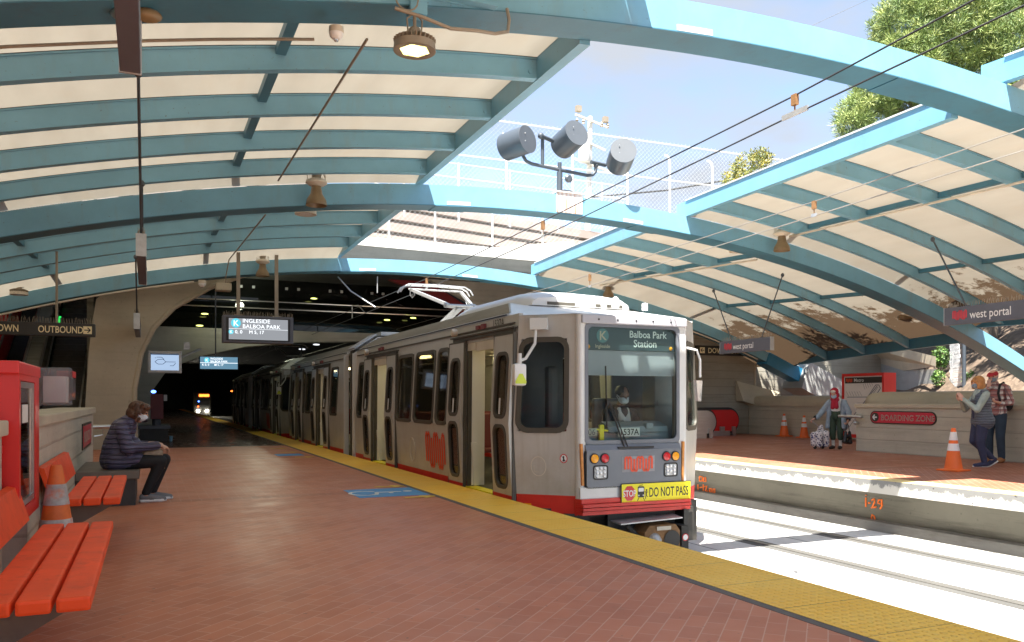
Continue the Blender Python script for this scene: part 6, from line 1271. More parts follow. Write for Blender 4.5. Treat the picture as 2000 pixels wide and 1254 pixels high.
# ------------------------------------------------------------ lamps
def bell_lamp(loc, label):
    t = thing('bell_lamp', loc, label, 'lamp', 'bell-shaped hanging lamps')
    b = MB(); b.lathe([(.075, -.10), (.085, -.16), (.095, -.22), (.155, -.32), (.168, -.40), (.165, -.405), (.15, -.32), (.085, -.22)], 24); part('shade', b, M['bell'], t, 50)
    b = MB(); b.lathe([(.0, .02), (.10, .02), (.165, -.015), (.17, -.05), (.12, -.085), (.08, -.10)], 24); part('collar', b, M['bellrim'], t, 50)
    b = MB(); b.lathe([(.0, .14), (.07, .13), (.085, .09), (.06, .02)], 14); b.tube([(0, 0, .14), (0, 0, .30)], .02, 8); b.tube([(.05 * cos(a), 0, .2 + .05 * sin(a)) for a in [k * .52 for k in range(13)]], .008, 5); part('ballast', b, M['conduit'], t, 50)
    b = MB(); b.tube([(.0, 0, .22), (.10, .02, .16), (.14, .03, .06)], .007, 5)
    for k in range(10): a = k * .63; b.tube([(.14 * cos(a), .14 * sin(a), .0), (.15 * cos(a), .15 * sin(a), .09)], .004, 3)
    part('bird_spikes', b, M['conduit'], t); return t
def ufo_lamp(loc, label, lit=False):
    t = thing('disc_lamp', loc, label, 'lamp', 'flat disc LED lamps')
    b = MB(); b.lathe([(.0, -.01), (.11, -.01), (.18, -.03), (.185, -.095), (.165, -.10), (.135, -.092)], 28); part('housing', b, M['bellrim'] if not lit else M['conduit'], t, 40)
    b = MB()
    for k in range(28): a = k * 2 * pi / 28; b.bar((.09 * cos(a), .09 * sin(a), .02), (.178 * cos(a), .178 * sin(a), -.02), .006, .05)
    part('cooling_fins', b, M['conduit'], t)
    b = MB(); b.lathe([(.0, -.092), (.134, -.092), (.134, -.0915)], 6); part('diffuser', b, M['lamp_on'] if lit else M['white'], t)
    b = MB(); b.lathe([(.05, .0), (.06, .04), (.05, .10), (.02, .12)], 12); b.tube([(0, 0, .12), (0, 0, .30)], .016, 8); b.tube([(-.06, 0, .06), (-.07, 0, .18), (0, 0, .24), (.07, 0, .18), (.06, 0, .06)], .008, 5); part('stem', b, M['conduit'], t, 50); return t
p = onY(820, 88, 6.75); near = ufo_lamp((p.x, 6.9, p.z + .10), 'lit disc lamp shining yellow under the overhead blue arch', True)
b = MB(); b.box(-.06, .75, -.1, .2, .40, .43); b.box(.18, .46, -.02, .12, .385, .40); b.box(-.05, .1, -.05, .08, .22, .4); part('mounting_plate', b, M['blue'], near)
b = MB(); b.tube([(-.24, -.22, .14), (.0, -.24, .10), (.25, -.24, .05), (.5, -.22, .085), (.68, -.2, .10), (.82, -.16, .16), (.86, -.1, .3), (.86, -.05, .42)], .016, 7); b.tube([(-.1 + .1 * cos(a), -.1, .30 + .1 * sin(a)) for a in [k * .45 for k in range(28)]], .008, 5); part('conduit', b, M['conduit'], near, 60)
q = copy_thing(near, V(0, 0, 0)); bpy.data.objects.remove(q) if False else None
for ch in list(q.children): bpy.data.objects.remove(ch)
bpy.data.objects.remove(q)
off = ufo_lamp(onY(37, 572, 21.0) + V(0, 0, .05), 'unlit disc lamp above the black DOWNTOWN sign by the stairs')
for px, py, y, lb in ((597, 414, 14.25, 'unlit disc lamp just behind the middle arch over the near platform'), (1441, 488, 14.3, 'unlit disc lamp behind the middle arch over the far platform'), (1871, 572, 13.3, 'unlit disc lamp beside the near station-name sign'), (1470, 635, 21.1, 'unlit disc lamp low on the tunnel arch over the far platform')): copy_thing(off, onY(px, py, y) + V(0, 0, .05), None, lb)
bl = bell_lamp(onY(618, 352, 13.2), 'bell lamp on the middle arch over the near platform')
for px, py, y, lb in ((513, 508, 21.1, 'bell lamp on the tunnel arch over the near platform'), (1527, 452, 13.2, 'bell lamp on the middle arch over the far platform'), (1188, 553, 21.1, 'bell lamp on the tunnel arch above the train roof'), (1768, 592, 14.8, 'bell lamp behind the middle arch near the far eave'), (1410, 668, 22.4, 'bell lamp by the far wall behind the station-name sign')): copy_thing(bl, onY(px, py, y), None, lb)
# dome camera, smaller fittings and conduits
def dome(loc, label, s=1):
    t = thing('dome_camera', loc, label, 'camera', 'white dome cameras'); b = MB(); b.lathe([(.0, .06), (.10, .06), (.105, .0), (.10, -.02)], 20); b.map(lambda p: p * s); part('mount', b, M['offwhite'], t, 40); b = MB(); b.lathe([(.10, -.021), (.09, -.07), (.05, -.11), (.035, -.115)], 20); b.map(lambda p: p * s); part('shell', b, M['white'], t, 50); b = MB(); b.lathe([(.034, -.112), (.03, -.135), (0, -.148)], 12); b.map(lambda p: p * s); part('lens', b, M['hlamp'], t, 50); return t
p = onY(664, 66, 6.95); dome((p.x, 7.1, az(p.x, 4.97) - .16), 'white dome camera under the arch with the lit lamp', .62)
p = onY(395, 552, 21.1); dome(p, 'white dome camera at the end of the long pipe before the tunnel', .9)
p = onY(437, 560, 21.2); b = MB(); b.box(p.x - .18, p.x + .18, 21.15, 21.5, p.z - .09, p.z + .09, .015); tag(b.build('wall_speaker', M['conc_cap'], loc=p), 'small beige box fixed at the top of the tunnel mouth', 'box')
p = onY(690, 20, 6.95)
for px, lb, m_ in ((245, 'silver rounded fitting beside the end-on sign under the top arch', 'steel'), (288, 'tan rounded fitting beside the end-on sign under the top arch', 'bell')):
    p = onY(px, 30, 7.05); b = MB(); b.ellip(p, .11, .07, .055, 12, 8); tag(b.build('rounded_fitting', M[m_], smooth=60, loc=p), lb, 'fitting')
def pipe(label, pts, r=.014, m=None, name='conduit_pipe'): b = MB(); b.tube(pts, r, 7); return tag(b.build(name, m or M['conduit'], smooth=50), label, 'pipe')
pipe('brown conduit running along the canopy above the near platform', [(1.85, 7.5, ZL[2, 'L'](1.85, 7.5) - .27), (1.85, 13.2, ZL[2, 'L'](1.85, 13.2) - .27)]); pipe('brown conduit running along the middle canopy bay above the near platform', [(1.78, 14.2, ZL[3, 'L'](1.78, 14.2) - .27), (1.78, 21.0, ZL[3, 'L'](1.78, 21.0) - .27), (1.72, 21.2, 4.2), (1.72, 21.25, 3.9)])
pipe('grey pipe beneath the lit-lamp arch leading to the dome camera', [(x, 7.42, az(x, 4.97) - .10) for x in (-3, -2, -1, 0, .5, 1, 1.35)], .014)
pipe('long thin pipe following the lower edge of the tunnel arch', [(x, 21.36, az(x, 4.63) - .06) for x in [-4 + .5 * k for k in range(11)]], .022, M['bellrim'])
pipe('thin pipe below the tunnel arch over the far platform', [(x, 21.36, az(x, 4.63) - .07) for x in [13.5 + .6 * k for k in range(9)]], .022, M['bellrim'])
pipe('long conduit along the far canopy beside its purlins', [(12.15, 7.5, ZL[2, 'R'](12.15, 7.5) - .25), (12.15, 13.2, ZL[2, 'R'](12.15, 13.2) - .25)], .022, M['bellrim']); pipe('conduit along the middle bay of the far canopy', [(12.15, 14.2, ZL[3, 'R'](12.15, 14.2) - .25), (12.15, 21.0, ZL[3, 'R'](12.15, 21.0) - .25)], .022, M['bellrim'])
# tunnel lights
k = 0
for px, py, y, m_, lb in ((613, 583, 29.5, 'lamp_dim', 'faint yellow lamp seen high in the mezzanine glass above the departure screen'), (400, 613, 29.5, 'lamp_dim', 'faint yellow lamp seen in the mezzanine glass beside the map screen'), (390, 636, 29.5, 'lamp_dim', 'lowest faint yellow lamp seen in the mezzanine glass'), (756, 625, 29.5, 'lamp_dim', 'modelled glow for a yellow lamp reflected in the glass beside the pantograph'), (807, 621, 29.5, 'lamp_dim', 'modelled glow for a yellow lamp reflected in the glass below the pantograph'), (590, 682, 45, 'screen_text', 'small white ceiling lamp in the tunnel, nearer the train roof'), (618, 673, 50, 'screen_text', 'small white ceiling lamp in the tunnel, highest one'), (457, 764, 46.6, 'orange_led', 'orange marker lamp at the far end of the second car')):
    p = onY(px, py, y); b = MB(); b.ellip(p, .16 * y / 40, .05, .035 * y / 40, 10, 6); tag(b.build('tunnel_lamp', M[m_], loc=p), lb, 'lamp', 'small lamps inside the tunnel hall')  # two of these glow in place of lamp reflections on the glass
b = MB(); p = onY(110, 624, 27.5); b.box(p.x - .35, p.x + .35, p.y, p.y + .08, p.z - .08, p.z + .1); tag(b.build('exit_sign', M['green_led'], loc=p), 'dim green glowing sign at the head of the escalator', 'sign')
# ------------------------------------------------------------ overhead line
def catenary(x, hi, lo, lbl, m, r):
    hi = [V(x, y, z) for y, z in hi]; lo = [V(x, y, z) for y, z in lo]
    wire('upper messenger wire ' + lbl, hi, r, m, 'messenger_wire', 'overhead line wires'); wire('lower contact wire ' + lbl, lo, r, m, 'contact_wire', 'overhead line wires')
catenary(5.38, [(-8, 4.75), (-2, 4.38), (4.02, 4.05), (5.8, 3.97), (11.2, 3.86), (16.9, 3.76), (24, 3.80), (31, 3.86), (60, 3.9)], [(-8, 4.35), (-2, 4.12), (3.64, 3.85), (5.76, 3.80), (11.2, 3.63), (16.0, 3.555), (24, 3.55), (60, 3.55)], 'over the train track', M['wire'], .0085)
catenary(8.54, [(-8, 4.7), (-2, 4.4), (5.78, 4.09), (8.8, 3.98), (16.9, 3.81), (24, 3.85), (60, 3.9)], [(-8, 4.3), (-2, 4.1), (5.78, 3.86), (8.8, 3.78), (16.4, 3.58), (24, 3.55), (60, 3.55)], 'over the empty track', M['wire_lit'], .008)
def dropper(x, y, z0, z1, label, clamp=True):
    t = thing('wire_dropper', (x, y, z1), label, 'wire clamp', 'droppers between the overhead wires'); b = MB(); b.tube([(0, 0, z0 - z1), (0, 0, .02)], .008, 6); b.box(-.02, .02, -.03, .03, (z0 - z1) * .45, (z0 - z1) + .01); part('rod', b, M['rust'], t)
    b = MB(); b.bar((0, -.16 if clamp else -.05, .0), (0, .16 if clamp else .05, .0), .02, .045); part('clamp', b, M['galv'], t)
dropper(5.38, 5.78, 3.97, 3.81, 'large rusty wire clamp hanging against the sky'); dropper(5.38, 11.0, 3.86, 3.64, 'wire dropper in front of the white parapet', False); dropper(5.38, 16.6, 3.765, 3.56, 'wire dropper just above the pantograph', False); dropper(8.54, 8.8, 3.98, 3.79, 'wire dropper against the far canopy', False); dropper(8.54, 15.2, 3.85, 3.60, 'wire dropper above the air conditioner of the train', False); dropper(8.54, 19.5, 3.83, 3.57, 'wire dropper beyond the air conditioner', False)
b = MB(); a_, c_ = onY(660, 541, 21.6), onY(733, 600, 20.5); b.tube([a_, a_ + (c_ - a_) * .35 + V(0, 0, -.10), a_ + (c_ - a_) * .8 + V(0, 0, -.03), c_], .02, 6); p = onY(737, 540, 21.5); b.tube([p, (p.x, 21.5, onY(737, 572, 21.5).z)], .014, 6); tag(b.build('wire_bracket', M['galv'], smooth=60), 'curved white steady arm hanging the wires before the tunnel', 'bracket')
b = MB(); a_ = onY(688, 622, 27); b.tube([a_, a_ + V(0, 0, .42), a_ + V(.2, 0, .45), a_ + V(.42, 0, .22)], .02, 6); tag(b.build('wire_bracket', M['galv'], smooth=60), 'small white wire bracket inside the tunnel mouth', 'bracket')
# ------------------------------------------------------------ three floodlight drums on the middle arch
zt0_ = az(7.1, 5.02); t = thing('floodlight_cluster', (7.1, 13.8, zt0_), 'three slate-grey drum floodlights on a branching pipe on the middle arch', 'floodlight')
b = MB(); b.tube([(7.1, 13.8, zt0_), (7.1, 13.8, 5.68)], .04, 12); b.tube([(7.1, 13.8, zt0_), (7.1, 13.8, 5.50)], .055, 12); wpart('post', b, M['grey_paint'], t, 50)
b = MB(); b.tube([(6.33, 13.8, 5.82), (6.34, 13.8, 5.72), (6.40, 13.8, 5.63), (6.52, 13.8, 5.59), (7.1, 13.8, 5.545), (7.7, 13.8, 5.505), (7.82, 13.8, 5.53), (7.88, 13.8, 5.60), (7.89, 13.8, 5.76)], .032, 10); b.tube([(6.74, 13.8, 5.57), (6.74, 13.8, 6.10)], .032, 10); b.tube([(6.66, 13.72, 6.11), (7.0, 13.9, 6.11)], .038, 10); b.ellip((6.68, 13.75, 6.12), .06, .06, .06, 10, 6); b.tube([(7.76, 13.76, 5.76), (8.12, 13.84, 5.76)], .036, 10); b.ellip((7.89, 13.8, 5.72), .05, .05, .05, 10, 6); wpart('pipe_arm', b, M['grey_paint'], t, 50)
def drum(face, back, r):
    face, back = Vector(face), Vector(back); d = (face - back).normalized(); b = MB(); b.tube([back, back + d * .02, face - d * .001], [r * .97, r, r], 32); dm = wpart('drum', b, M['grey_paint'], t, 40)
    b = MB(); b.tube([face, face + d * .012], r + .004, 32); u = d.orthogonal().normalized()
    f_ = wpart('drum_lid', b, mat('flat_grey_lid', (.075, .086, .10), .5, var=.08), t, 30); f_.parent = dm
    b = MB(); w_ = d.cross(V(0, 0, 1)).normalized(); 
    for s_ in (.09, -.05): q_ = face + d * .014 + V(0, 0, s_) + w_ * .08; b.ellip(q_, .012, .012, .012, 8, 5)
    f_ = wpart('lid_bolt', b, M['steel'], t); f_.parent = dm
drum((6.31, 13.55, 5.95), (6.07, 14.02, 5.90), .25); drum((7.30, 13.50, 6.18), (7.24, 14.00, 6.05), .25); drum((8.26, 13.40, 5.94), (8.43, 13.86, 5.82), .25)
b = MB(); b.lathe([(.075, 0), (.08, .03), (.05, .06)], 16, (0, 0, 0), Matrix.Rotation(pi / 2, 4, 'X')); b.map(lambda p: p + V(7.24, 13.72, 5.37)); b.box(7.12, 7.32, 13.68, 13.85, zt0_ + .02, zt0_ + .13); wpart('small_horn', b, M['grey_paint'], t, 40)
# the pipe post and rail on the hillside edge
t = thing('chain_link_gate', (19.6, 15.5, 0), 'grey post and sagging chain-link strip at the foot of the mulch slope', 'fence'); b = MB(); p = onY(1883, 770, 17.0); b.tube([(p.x, 17.0, .9), (p.x, 17.0, onY(1883, 640, 17).z + .1)], .055, 10); wpart('post', b, M['grey_paint'], t, 50)
b = MB(); q = onY(1855, 770, 18.5); zt_ = onY(1855, 640, 18.5).z + .1
for k in range(16):
    f0 = k / 16.0; P0 = V(p.x + (q.x - p.x) * f0, 17 + 1.5 * f0, 1.3)
    for sg in (1, -1): 
        f1 = min(1, max(0, f0 + sg * .5)); b.tube([P0, V(p.x + (q.x - p.x) * f1, 17 + 1.5 * f1, 1.3 + abs(f1 - f0) / .5 * (zt_ - 1.3))], .005, 3)
wpart('mesh', b, M['galv'], t)
for (x, y, z, e_) in ((6.0, 45, 4.9, 60), (6.5, 52, 4.9, 60), (3.0, 29.0, 4.6, 14)):
    ld = bpy.data.lights.new('hall_lamp_light', 'POINT'); ld.energy = e_; ld.color = (.95, 1, .75); ld.shadow_soft_size = .15; lo_ = bpy.data.objects.new('hall_lamp_light', ld); COL.objects.link(lo_); lo_.location = (x, y, z)
# ------------------------------------------------------------ people: tapered capsules fused into one skin
def capsule(b, p0, r0, p1, r1, n=12, m=5):
    p0, p1 = Vector(p0), Vector(p1); d = p1 - p0
    if d.length < 1e-5: d = V(0, 0, 1e-4)
    pts = []; rr = []; u = d.normalized()
    for i in range(m, -1, -1): a = pi / 2 * i / m; pts.append(p0 - u * r0 * sin(a)); rr.append(max(r0 * cos(a), .0006))
    for i in range(0, m + 1): a = pi / 2 * i / m; pts.append(p1 + u * r1 * sin(a)); rr.append(max(r1 * cos(a), .0006))
    b.tube(pts, rr, n)
def fuse(name, prims, mats, parent, vox=.009, smooth=6):
    """prims: (p0,r0,p1,r1,mat index) capsules or ('e',c,(rx,ry,rz),mat index,matrix)"""
    b = MB()
    for q in prims:
        if q[0] == 'e': b.ellip(q[1], *q[2], 16, 10, q[4] if len(q) > 4 else None)
        else: capsule(b, q[0], q[1], q[2], q[3])
    ob = b.build(name, M['skin'])
    r = ob.modifiers.new('r', 'REMESH'); r.mode = 'VOXEL'; r.voxel_size = vox
    s = ob.modifiers.new('s', 'SMOOTH'); s.iterations = smooth; s.factor = .5
    dg = bpy.context.evaluated_depsgraph_get(); me = bpy.data.meshes.new_from_object(ob.evaluated_get(dg)); bpy.data.objects.remove(ob)
    me.name = name; me.materials.clear()
    for m_ in mats: me.materials.append(m_)
    if len(mats) > 1:
        P_ = []
        for q in prims:
            if q[0] == 'e': P_.append((Vector(q[1]), Vector(q[1]), sum(q[2]) / 3, sum(q[2]) / 3, q[3]))
            else: P_.append((Vector(q[0]), Vector(q[2]), q[1], q[3], q[4]))
        idx = []
        for f in me.polygons:
            c = f.center; best = 1e9; bi = 0
            for a, e, ra, re, mi in P_:
                d = e - a; L = d.length_squared; t_ = 0 if L < 1e-9 else max(0, min(1, (c - a).dot(d) / L)); dist = (c - a - d * t_).length - (ra + (re - ra) * t_)
                if dist < best: best = dist; bi = mi
            idx.append(bi)
        me.polygons.foreach_set('material_index', idx)
    me.polygons.foreach_set('use_smooth', [True] * len(me.polygons))
    o2 = bpy.data.objects.new(name, me); COL.objects.link(o2); o2.parent = parent; return o2
def hand(prims, wrist, direction, palm_n, side, mi, curl=.5, s=1.0):
    d = Vector(direction).normalized(); n = Vector(palm_n).normalized(); n = (n - d * n.dot(d)).normalized(); l = d.cross(n) * side; w = Vector(wrist)
    for k in (-1, 0, 1): prims.append((w + l * .020 * k, .017 * s, w + d * .078 * s + l * .026 * k, .014 * s, mi))
    for k, L in ((-1.5, .062), (-.5, .076), (.5, .080), (1.5, .070)):
        p = w + d * .085 * s + l * .0195 * k * s; a = p + (d * cos(curl) + n * sin(curl)) * L * .5 * s; e = a + (d * cos(curl * 2.1) + n * sin(curl * 2.1)) * L * .5 * s
        prims.append((p, .0095 * s, a, .009 * s, mi)); prims.append((a, .009 * s, e, .0075 * s, mi))
    p = w + d * .025 * s + l * .032 * s; a = p + (d * .6 + l * .55 + n * .4).normalized() * .038 * s; e = a + (d * .8 + n * .5).normalized() * .03 * s
    prims.append((p, .012 * s, a, .0105 * s, mi)); prims.append((a, .0105 * s, e, .008 * s, mi))
def head(prims, c, fwd, up, mi, s=1.0):
    f = Vector(fwd).normalized(); u = Vector(up).normalized(); u = (u - f * u.dot(f)).normalized(); l = u.cross(f); c = Vector(c)
    R = Matrix((f, l, u)).transposed()
    prims.append(('e', c + u * .015 * s, (.098 * s, .077 * s, .105 * s), mi, R)); prims.append(('e', c + f * .022 * s - u * .055 * s, (.072 * s, .060 * s, .068 * s), mi, R))
    prims.append((c + f * .092 * s + u * .01 * s, .010 * s, c + f * .110 * s - u * .022 * s, .013 * s, mi))
    for sg in (1, -1): prims.append(('e', c + l * sg * .078 * s - f * .005, (.020 * s, .010 * s, .032 * s), mi, R)); prims.append((c + f * .088 * s + l * sg * .018 * s + u * .026 * s, .010 * s, c + f * .078 * s + l * sg * .05 * s + u * .026 * s, .009 * s, mi))
    return R, f, l, u
def face_bits(parent, c, f, l, u, mask, s=1.0, brows=True):
    c = Vector(c); b = MB(); R = Matrix((f, l, u)).transposed()
    for sg in (1, -1): b.ellip(c + f * .089 * s + l * sg * .033 * s + u * .008 * s, .010 * s, .013 * s, .007 * s, 8, 6, R)
    part('eyes', b, M['black'], parent, 60)
    b = MB(); b.ellip(c + f * .048 * s - u * .052 * s, .075 * s, .069 * s, .056 * s, 16, 10, R)
    for sg in (1, -1):
        b.tube([c + f * .075 * s + l * sg * .058 * s - u * .03 * s, c + l * sg * .083 * s + f * .0 + u * .005 * s], .004, 5); b.tube([c + f * .065 * s + l * sg * .062 * s - u * .075 * s, c + l * sg * .083 * s - f * .005 - u * .015 * s], .004, 5)
    part('face_mask', b, mask, parent, 60)
def place(name, x, y, rz, label, group=None): return thing(name, (x, y, 0), label, 'person', group, rz)
# local frame of a figure: +x forward, +y to its left, z up
# --- woman sitting on the block
t = place('person', -.325, 10.62, -.06, 'seated woman in a dark quilted puffer jacket with a handbag on her lap')
B = []; sk, tr = 0, 1
for sg in (1, -1):
    hip, kn, an = V(.0, sg * .10, .475), V(.46, sg * .10, .475), V(.30, sg * .10 - .0, .11)
    if sg > 0: an = V(.36, .13, .11); kn = V(.49, .12, .48)
    B.append((hip, .105, kn, .070, tr)); B.append((kn, .072, an, .050, tr)); B.append((an, .045, an + V(0, 0, -.03), .042, sk))
    w = V(.45, sg * .055, .66); B.append((V(.33, sg * .10, .665), .038, w, .028, sk)); hand(B, w, V(.8, -sg * .35, -.35), V(.1, -sg * .3, -1), sg, sk, .7)
B += [(V(-.05, 0, .50), .15, V(.0, 0, .62), .14, tr), (V(.12, 0, .93), .058, V(.16, 0, 1.0), .05, sk)]
hc = V(.215, 0, 1.055); R_, f_, l_, u_ = head(B, hc, V(.93, 0, -.30), V(.30, 0, .93), sk)
fuse('body', B, [M['skin'], M['black_cloth']], t, .008)
J = [(V(-.05, 0, .50), .16, V(-.01, 0, .66), .163, 0), (V(-.015, 0, .62), .168, V(.04, 0, .84), .142, 0), (V(.05, -.13, .88), .085, V(.05, .13, .88), .085, 0), (V(.05, 0, .84), .14, V(.10, 0, .93), .085, 0), (V(.10, 0, .92), .080, V(.12, 0, .965), .068, 0), (V(.0, -.09, .485), .128, V(.17, -.10, .505), .105, 0), (V(.0, .09, .485), .128, V(.17, .10, .505), .105, 0), (V(.05, 0, .60), .15, V(.13, 0, .66), .10, 0)]
for sg in (1, -1): J += [(V(.04, sg * .17, .87), .078, V(.12, sg * .22, .645), .070, 0), (V(.12, sg * .22, .645), .068, V(.40, sg * .10, .655), .047, 0)]
J2 = []
for a, ra, c, rc, mi in J:  # quilted tubes: ridges around every chamber
    n_ = max(2, int((c - a).length / .055)); J2.append((a, ra * .97, c, rc * .97, 0))
    for k in range(n_ + 1): q = a + (c - a) * ((k + random.uniform(-.22, .22)) / n_) + V(random.uniform(-.004, .004), 0, 0); r_ = ra + (rc - ra) * k / n_; d_ = (c - a).normalized(); J2.append((q - d_ * .012, r_ * 1.0 + .001, q + d_ * .012, r_ * 1.0 + .001, 0))
fuse('puffer_jacket', J2, [M['puffer']], t, .010, 3)
hp = [('e', hc + u_ * .035 - f_ * .015, (.115, .098, .095), 0, R_), ('e', hc - f_ * .05 - u_ * .03, (.085, .092, .095), 0, R_), ('e', hc + f_ * .055 + u_ * .075, (.055, .075, .045), 0, R_)]
random.seed(3)
for k in range(26): 
    a = random.uniform(.6, 2 * pi - .6); q = hc + u_ * random.uniform(-.09, .10) + f_ * (cos(a) * .10) * 1 + l_ * sin(a) * .092; hp.append((q, .020, q - u_ * .035 - f_ * .012 + V(0, 0, random.uniform(-.01, .02)), .012, 0))
fuse('hair', hp, [M['hair_brown']], t, .008, 2)
face_bits(t, hc, f_, l_, u_, M['mask_white']); b = MB(); b.ellip(hc + f_ * .066 - u_ * .062, .065, .055, .045, 14, 8, R_); part('mask_front', b, M['mask_black'], t, 60)
for sg in (1, -1):
    an = V(.30, -.10, 0) if sg < 0 else V(.36, .13, 0)
    s = fuse('shoe', [(an + V(-.03, 0, .06), .045, an + V(.05, 0, .055), .042, 0), (an + V(.05, 0, .05), .042, an + V(.19, 0, .035), .030, 0), (an + V(-.06, 0, .018), .018, an + V(.21, 0, .018), .018, 1), (an + V(-.05, .02, .018), .02, an + V(.18, .03, .018), .02, 1), (an + V(-.05, -.02, .018), .02, an + V(.18, -.02, .018), .02, 1)], [M['shoe_grey'], M['sole']], t, .006)
hbp = thing('handbag', (-.36 + .40, 10.6, .56), 'small beige handbag held on the seated woman\'s lap', 'handbag')
fuse('bag', [(V(-.06, -.05, .0), .06, V(.06, -.05, .01), .06, 0), (V(-.05, .05, .0), .055, V(.05, .05, .02), .05, 0)], [M['handbag']], hbp, .01); b = MB(); b.tube([(-.06, -.03, .05), (-.02, -.04, .14), (.05, -.04, .13), (.08, -.03, .04)], .008, 6); b.tube([(.07, -.05, .05), (.12, -.05, -.06), (.125, -.05, -.18)], .009, 6); part('strap', b, mat('tan_strap', (.25, .13, .06), .5), hbp)
# --- woman with headscarf and trolley
yaw = math.radians(205)
t = place('person', 15.30, 15.02, yaw, 'elderly woman in a crimson headscarf and pale blue coat holding a trolley handle')
B = []
for sg in (1, -1):
    hip, kn, an = V(0, sg * .085, .76), V(.03, sg * .09, .42), V(0, sg * .085, .10)
    B += [(hip, .098, kn, .072, 1), (kn, .078, V(.01, sg * .09, .27), .066, 1), (V(.01, sg * .09, .27), .042, an, .038, 2), (an, .036, an - V(0, 0, .03), .036, 2)]
B += [(V(0, 0, .78), .13, V(.0, 0, .95), .135, 1), (V(.01, 0, .95), .13, V(.03, 0, 1.16), .125, 2), (V(.04, 0, 1.2), .055, V(.10, 0, 1.28), .048, 0)]
hc = V(.15, -.01, 1.345); R_, f_, l_, u_ = head(B, hc, V(.88, -.05, -.42), V(.42, 0, .90), 0, .95)
wr, wl = V(.33, -.42, .74), V(.20, .34, .70)
B += [(V(.02, -.17, 1.13), .05, V(.12, -.30, .92), .042, 0), (V(.12, -.30, .92), .042, wr, .026, 0), (V(.02, .17, 1.13), .05, V(.05, .30, .90), .042, 0), (V(.05, .30, .90), .04, wl, .026, 0)]
hand(B, wr, V(.5, -.5, -.35), V(0, 0, -1), -1, 0, .8); hand(B, wl, V(.5, -.1, -.6), V(0, -1, 0), 1, 0, .9)
fuse('body', B, [M['skin_pale'], M['green_cloth'], M['whitecloth']], t, .0085)
J = [(V(-.03, -.16, 1.14), .075, V(-.03, .16, 1.14), .075, 0), (V(-.05, -.10, 1.10), .11, V(-.05, -.13, .56), .125, 0), (V(-.05, .10, 1.10), .11, V(-.05, .13, .56), .125, 0), (V(-.08, 0, 1.1), .10, V(-.10, 0, .55), .12, 0), (V(.05, -.15, 1.08), .05, V(.08, -.20, .54), .055, 0), (V(.05, .15, 1.08), .05, V(.08, .20, .54), .055, 0), (V(.02, -.175, 1.13), .075, V(.12, -.30, .92), .07, 0), (V(.12, -.30, .92), .07, wr - V(.03, -.06, -.03), .058, 0), (V(.02, .175, 1.13), .075, V(.05, .30, .90), .072, 0), (V(.05, .30, .90), .072, wl - V(.04, .0, -.07), .058, 0), (V(-.02, 0, 1.16), .07, V(.02, 0, 1.2), .065, 0)]
fuse('coat', J, [M['coat']], t, .010, 4)
b = MB(); 
for w_, e_ in ((wr, V(.09, -.10, -.12)), (wl, V(.09, .02, -.12))): d_ = e_.normalized(); c0 = w_ - d_ * .035; b.tube([c0 - d_ * .03, c0 + d_ * .03], .050, 14)
part('fur_cuff', b, M['black_cloth'], t, 60)
S_ = [('e', hc + u_ * .04 - f_ * .03, (.108, .098, .10), 0, R_), ('e', hc - f_ * .05 - u_ * .06, (.08, .10, .10), 0, R_), (hc + l_ * .08 - u_ * .0, .030, hc + f_ * .03 + l_ * .05 - u_ * .14, .04, 0), (hc - l_ * .08 - u_ * .0, .030, hc + f_ * .03 - l_ * .05 - u_ * .14, .04, 0), (V(.14, -.05, 1.20), .05, V(.14, .06, 1.20), .05, 0), (V(.165, -.03, 1.18), .045, V(.155, -.045, 1.01), .05, 0), (V(.165, .04, 1.18), .045, V(.155, .05, 1.02), .05, 0)]
fuse('headscarf', S_, [M['scarf']], t, .009, 3)
b = MB(); b.ellip(hc + f_ * .045 + u_ * .075, .052, .066, .035, 12, 8, R_); part('hair', b, M['hair_grey'], t, 60); face_bits(t, hc, f_, l_, u_, M['mask_blue'], .95)
for sg in (1, -1):
    an = V(0, sg * .085, 0); fuse('shoe', [(an + V(-.03, 0, .045), .040, an + V(.06, 0, .045), .042, 0), (an + V(.06, 0, .04), .042, an + V(.15, sg * .02, .032), .034, 0)], [M['brown_shoe']], t, .007)
Rz = Matrix.Rotation(yaw, 4, 'Z')
hw = Vector((15.30, 15.02, 0)) + Rz @ (wr + V(.05, -.05, -.04)); cx_, cy_ = 14.93, 15.2
t = thing('shopping_trolley', (cx_, cy_, 0), 'wheeled shopping trolley bag printed in navy and white', 'trolley bag')
fuse('bag', [(V(-.10, -.09, .12), .085, V(-.11, -.09, .36), .10, 0), (V(.10, -.09, .12), .085, V(.10, -.09, .36), .10, 0), (V(-.10, .07, .12), .085, V(-.12, .07, .33), .09, 0), (V(.10, .07, .12), .085, V(.10, .07, .45), .085, 0), (V(.05, .06, .46), .06, V(.10, .05, .54), .05, 0)], [M['floral']], t, .012, 3)
hl = hw - V(cx_, cy_, 0); b = MB(); b.tube([(.08, .06, .50), hl + V(0, 0, -.02)], .013, 8); b.tube([hl + V(-.06, 0, 0), hl + V(.06, 0, 0)], .016, 8); part('handle', b, M['steel'], t, 60)
b = MB(); 
for sx_ in (-.12, .12): b.cyl((sx_ - .015, .03, .045), (sx_ + .015, .03, .045), .045, 14)
part('wheel', b, M['black'], t, 40)
hw2 = Vector((15.30, 15.02, 0)) + Rz @ (wl + V(.05, 0, -.08)); t = thing('black_bag', (hw2.x, hw2.y, hw2.z), 'black leather bag hanging from the hand of the woman in the headscarf', 'bag')
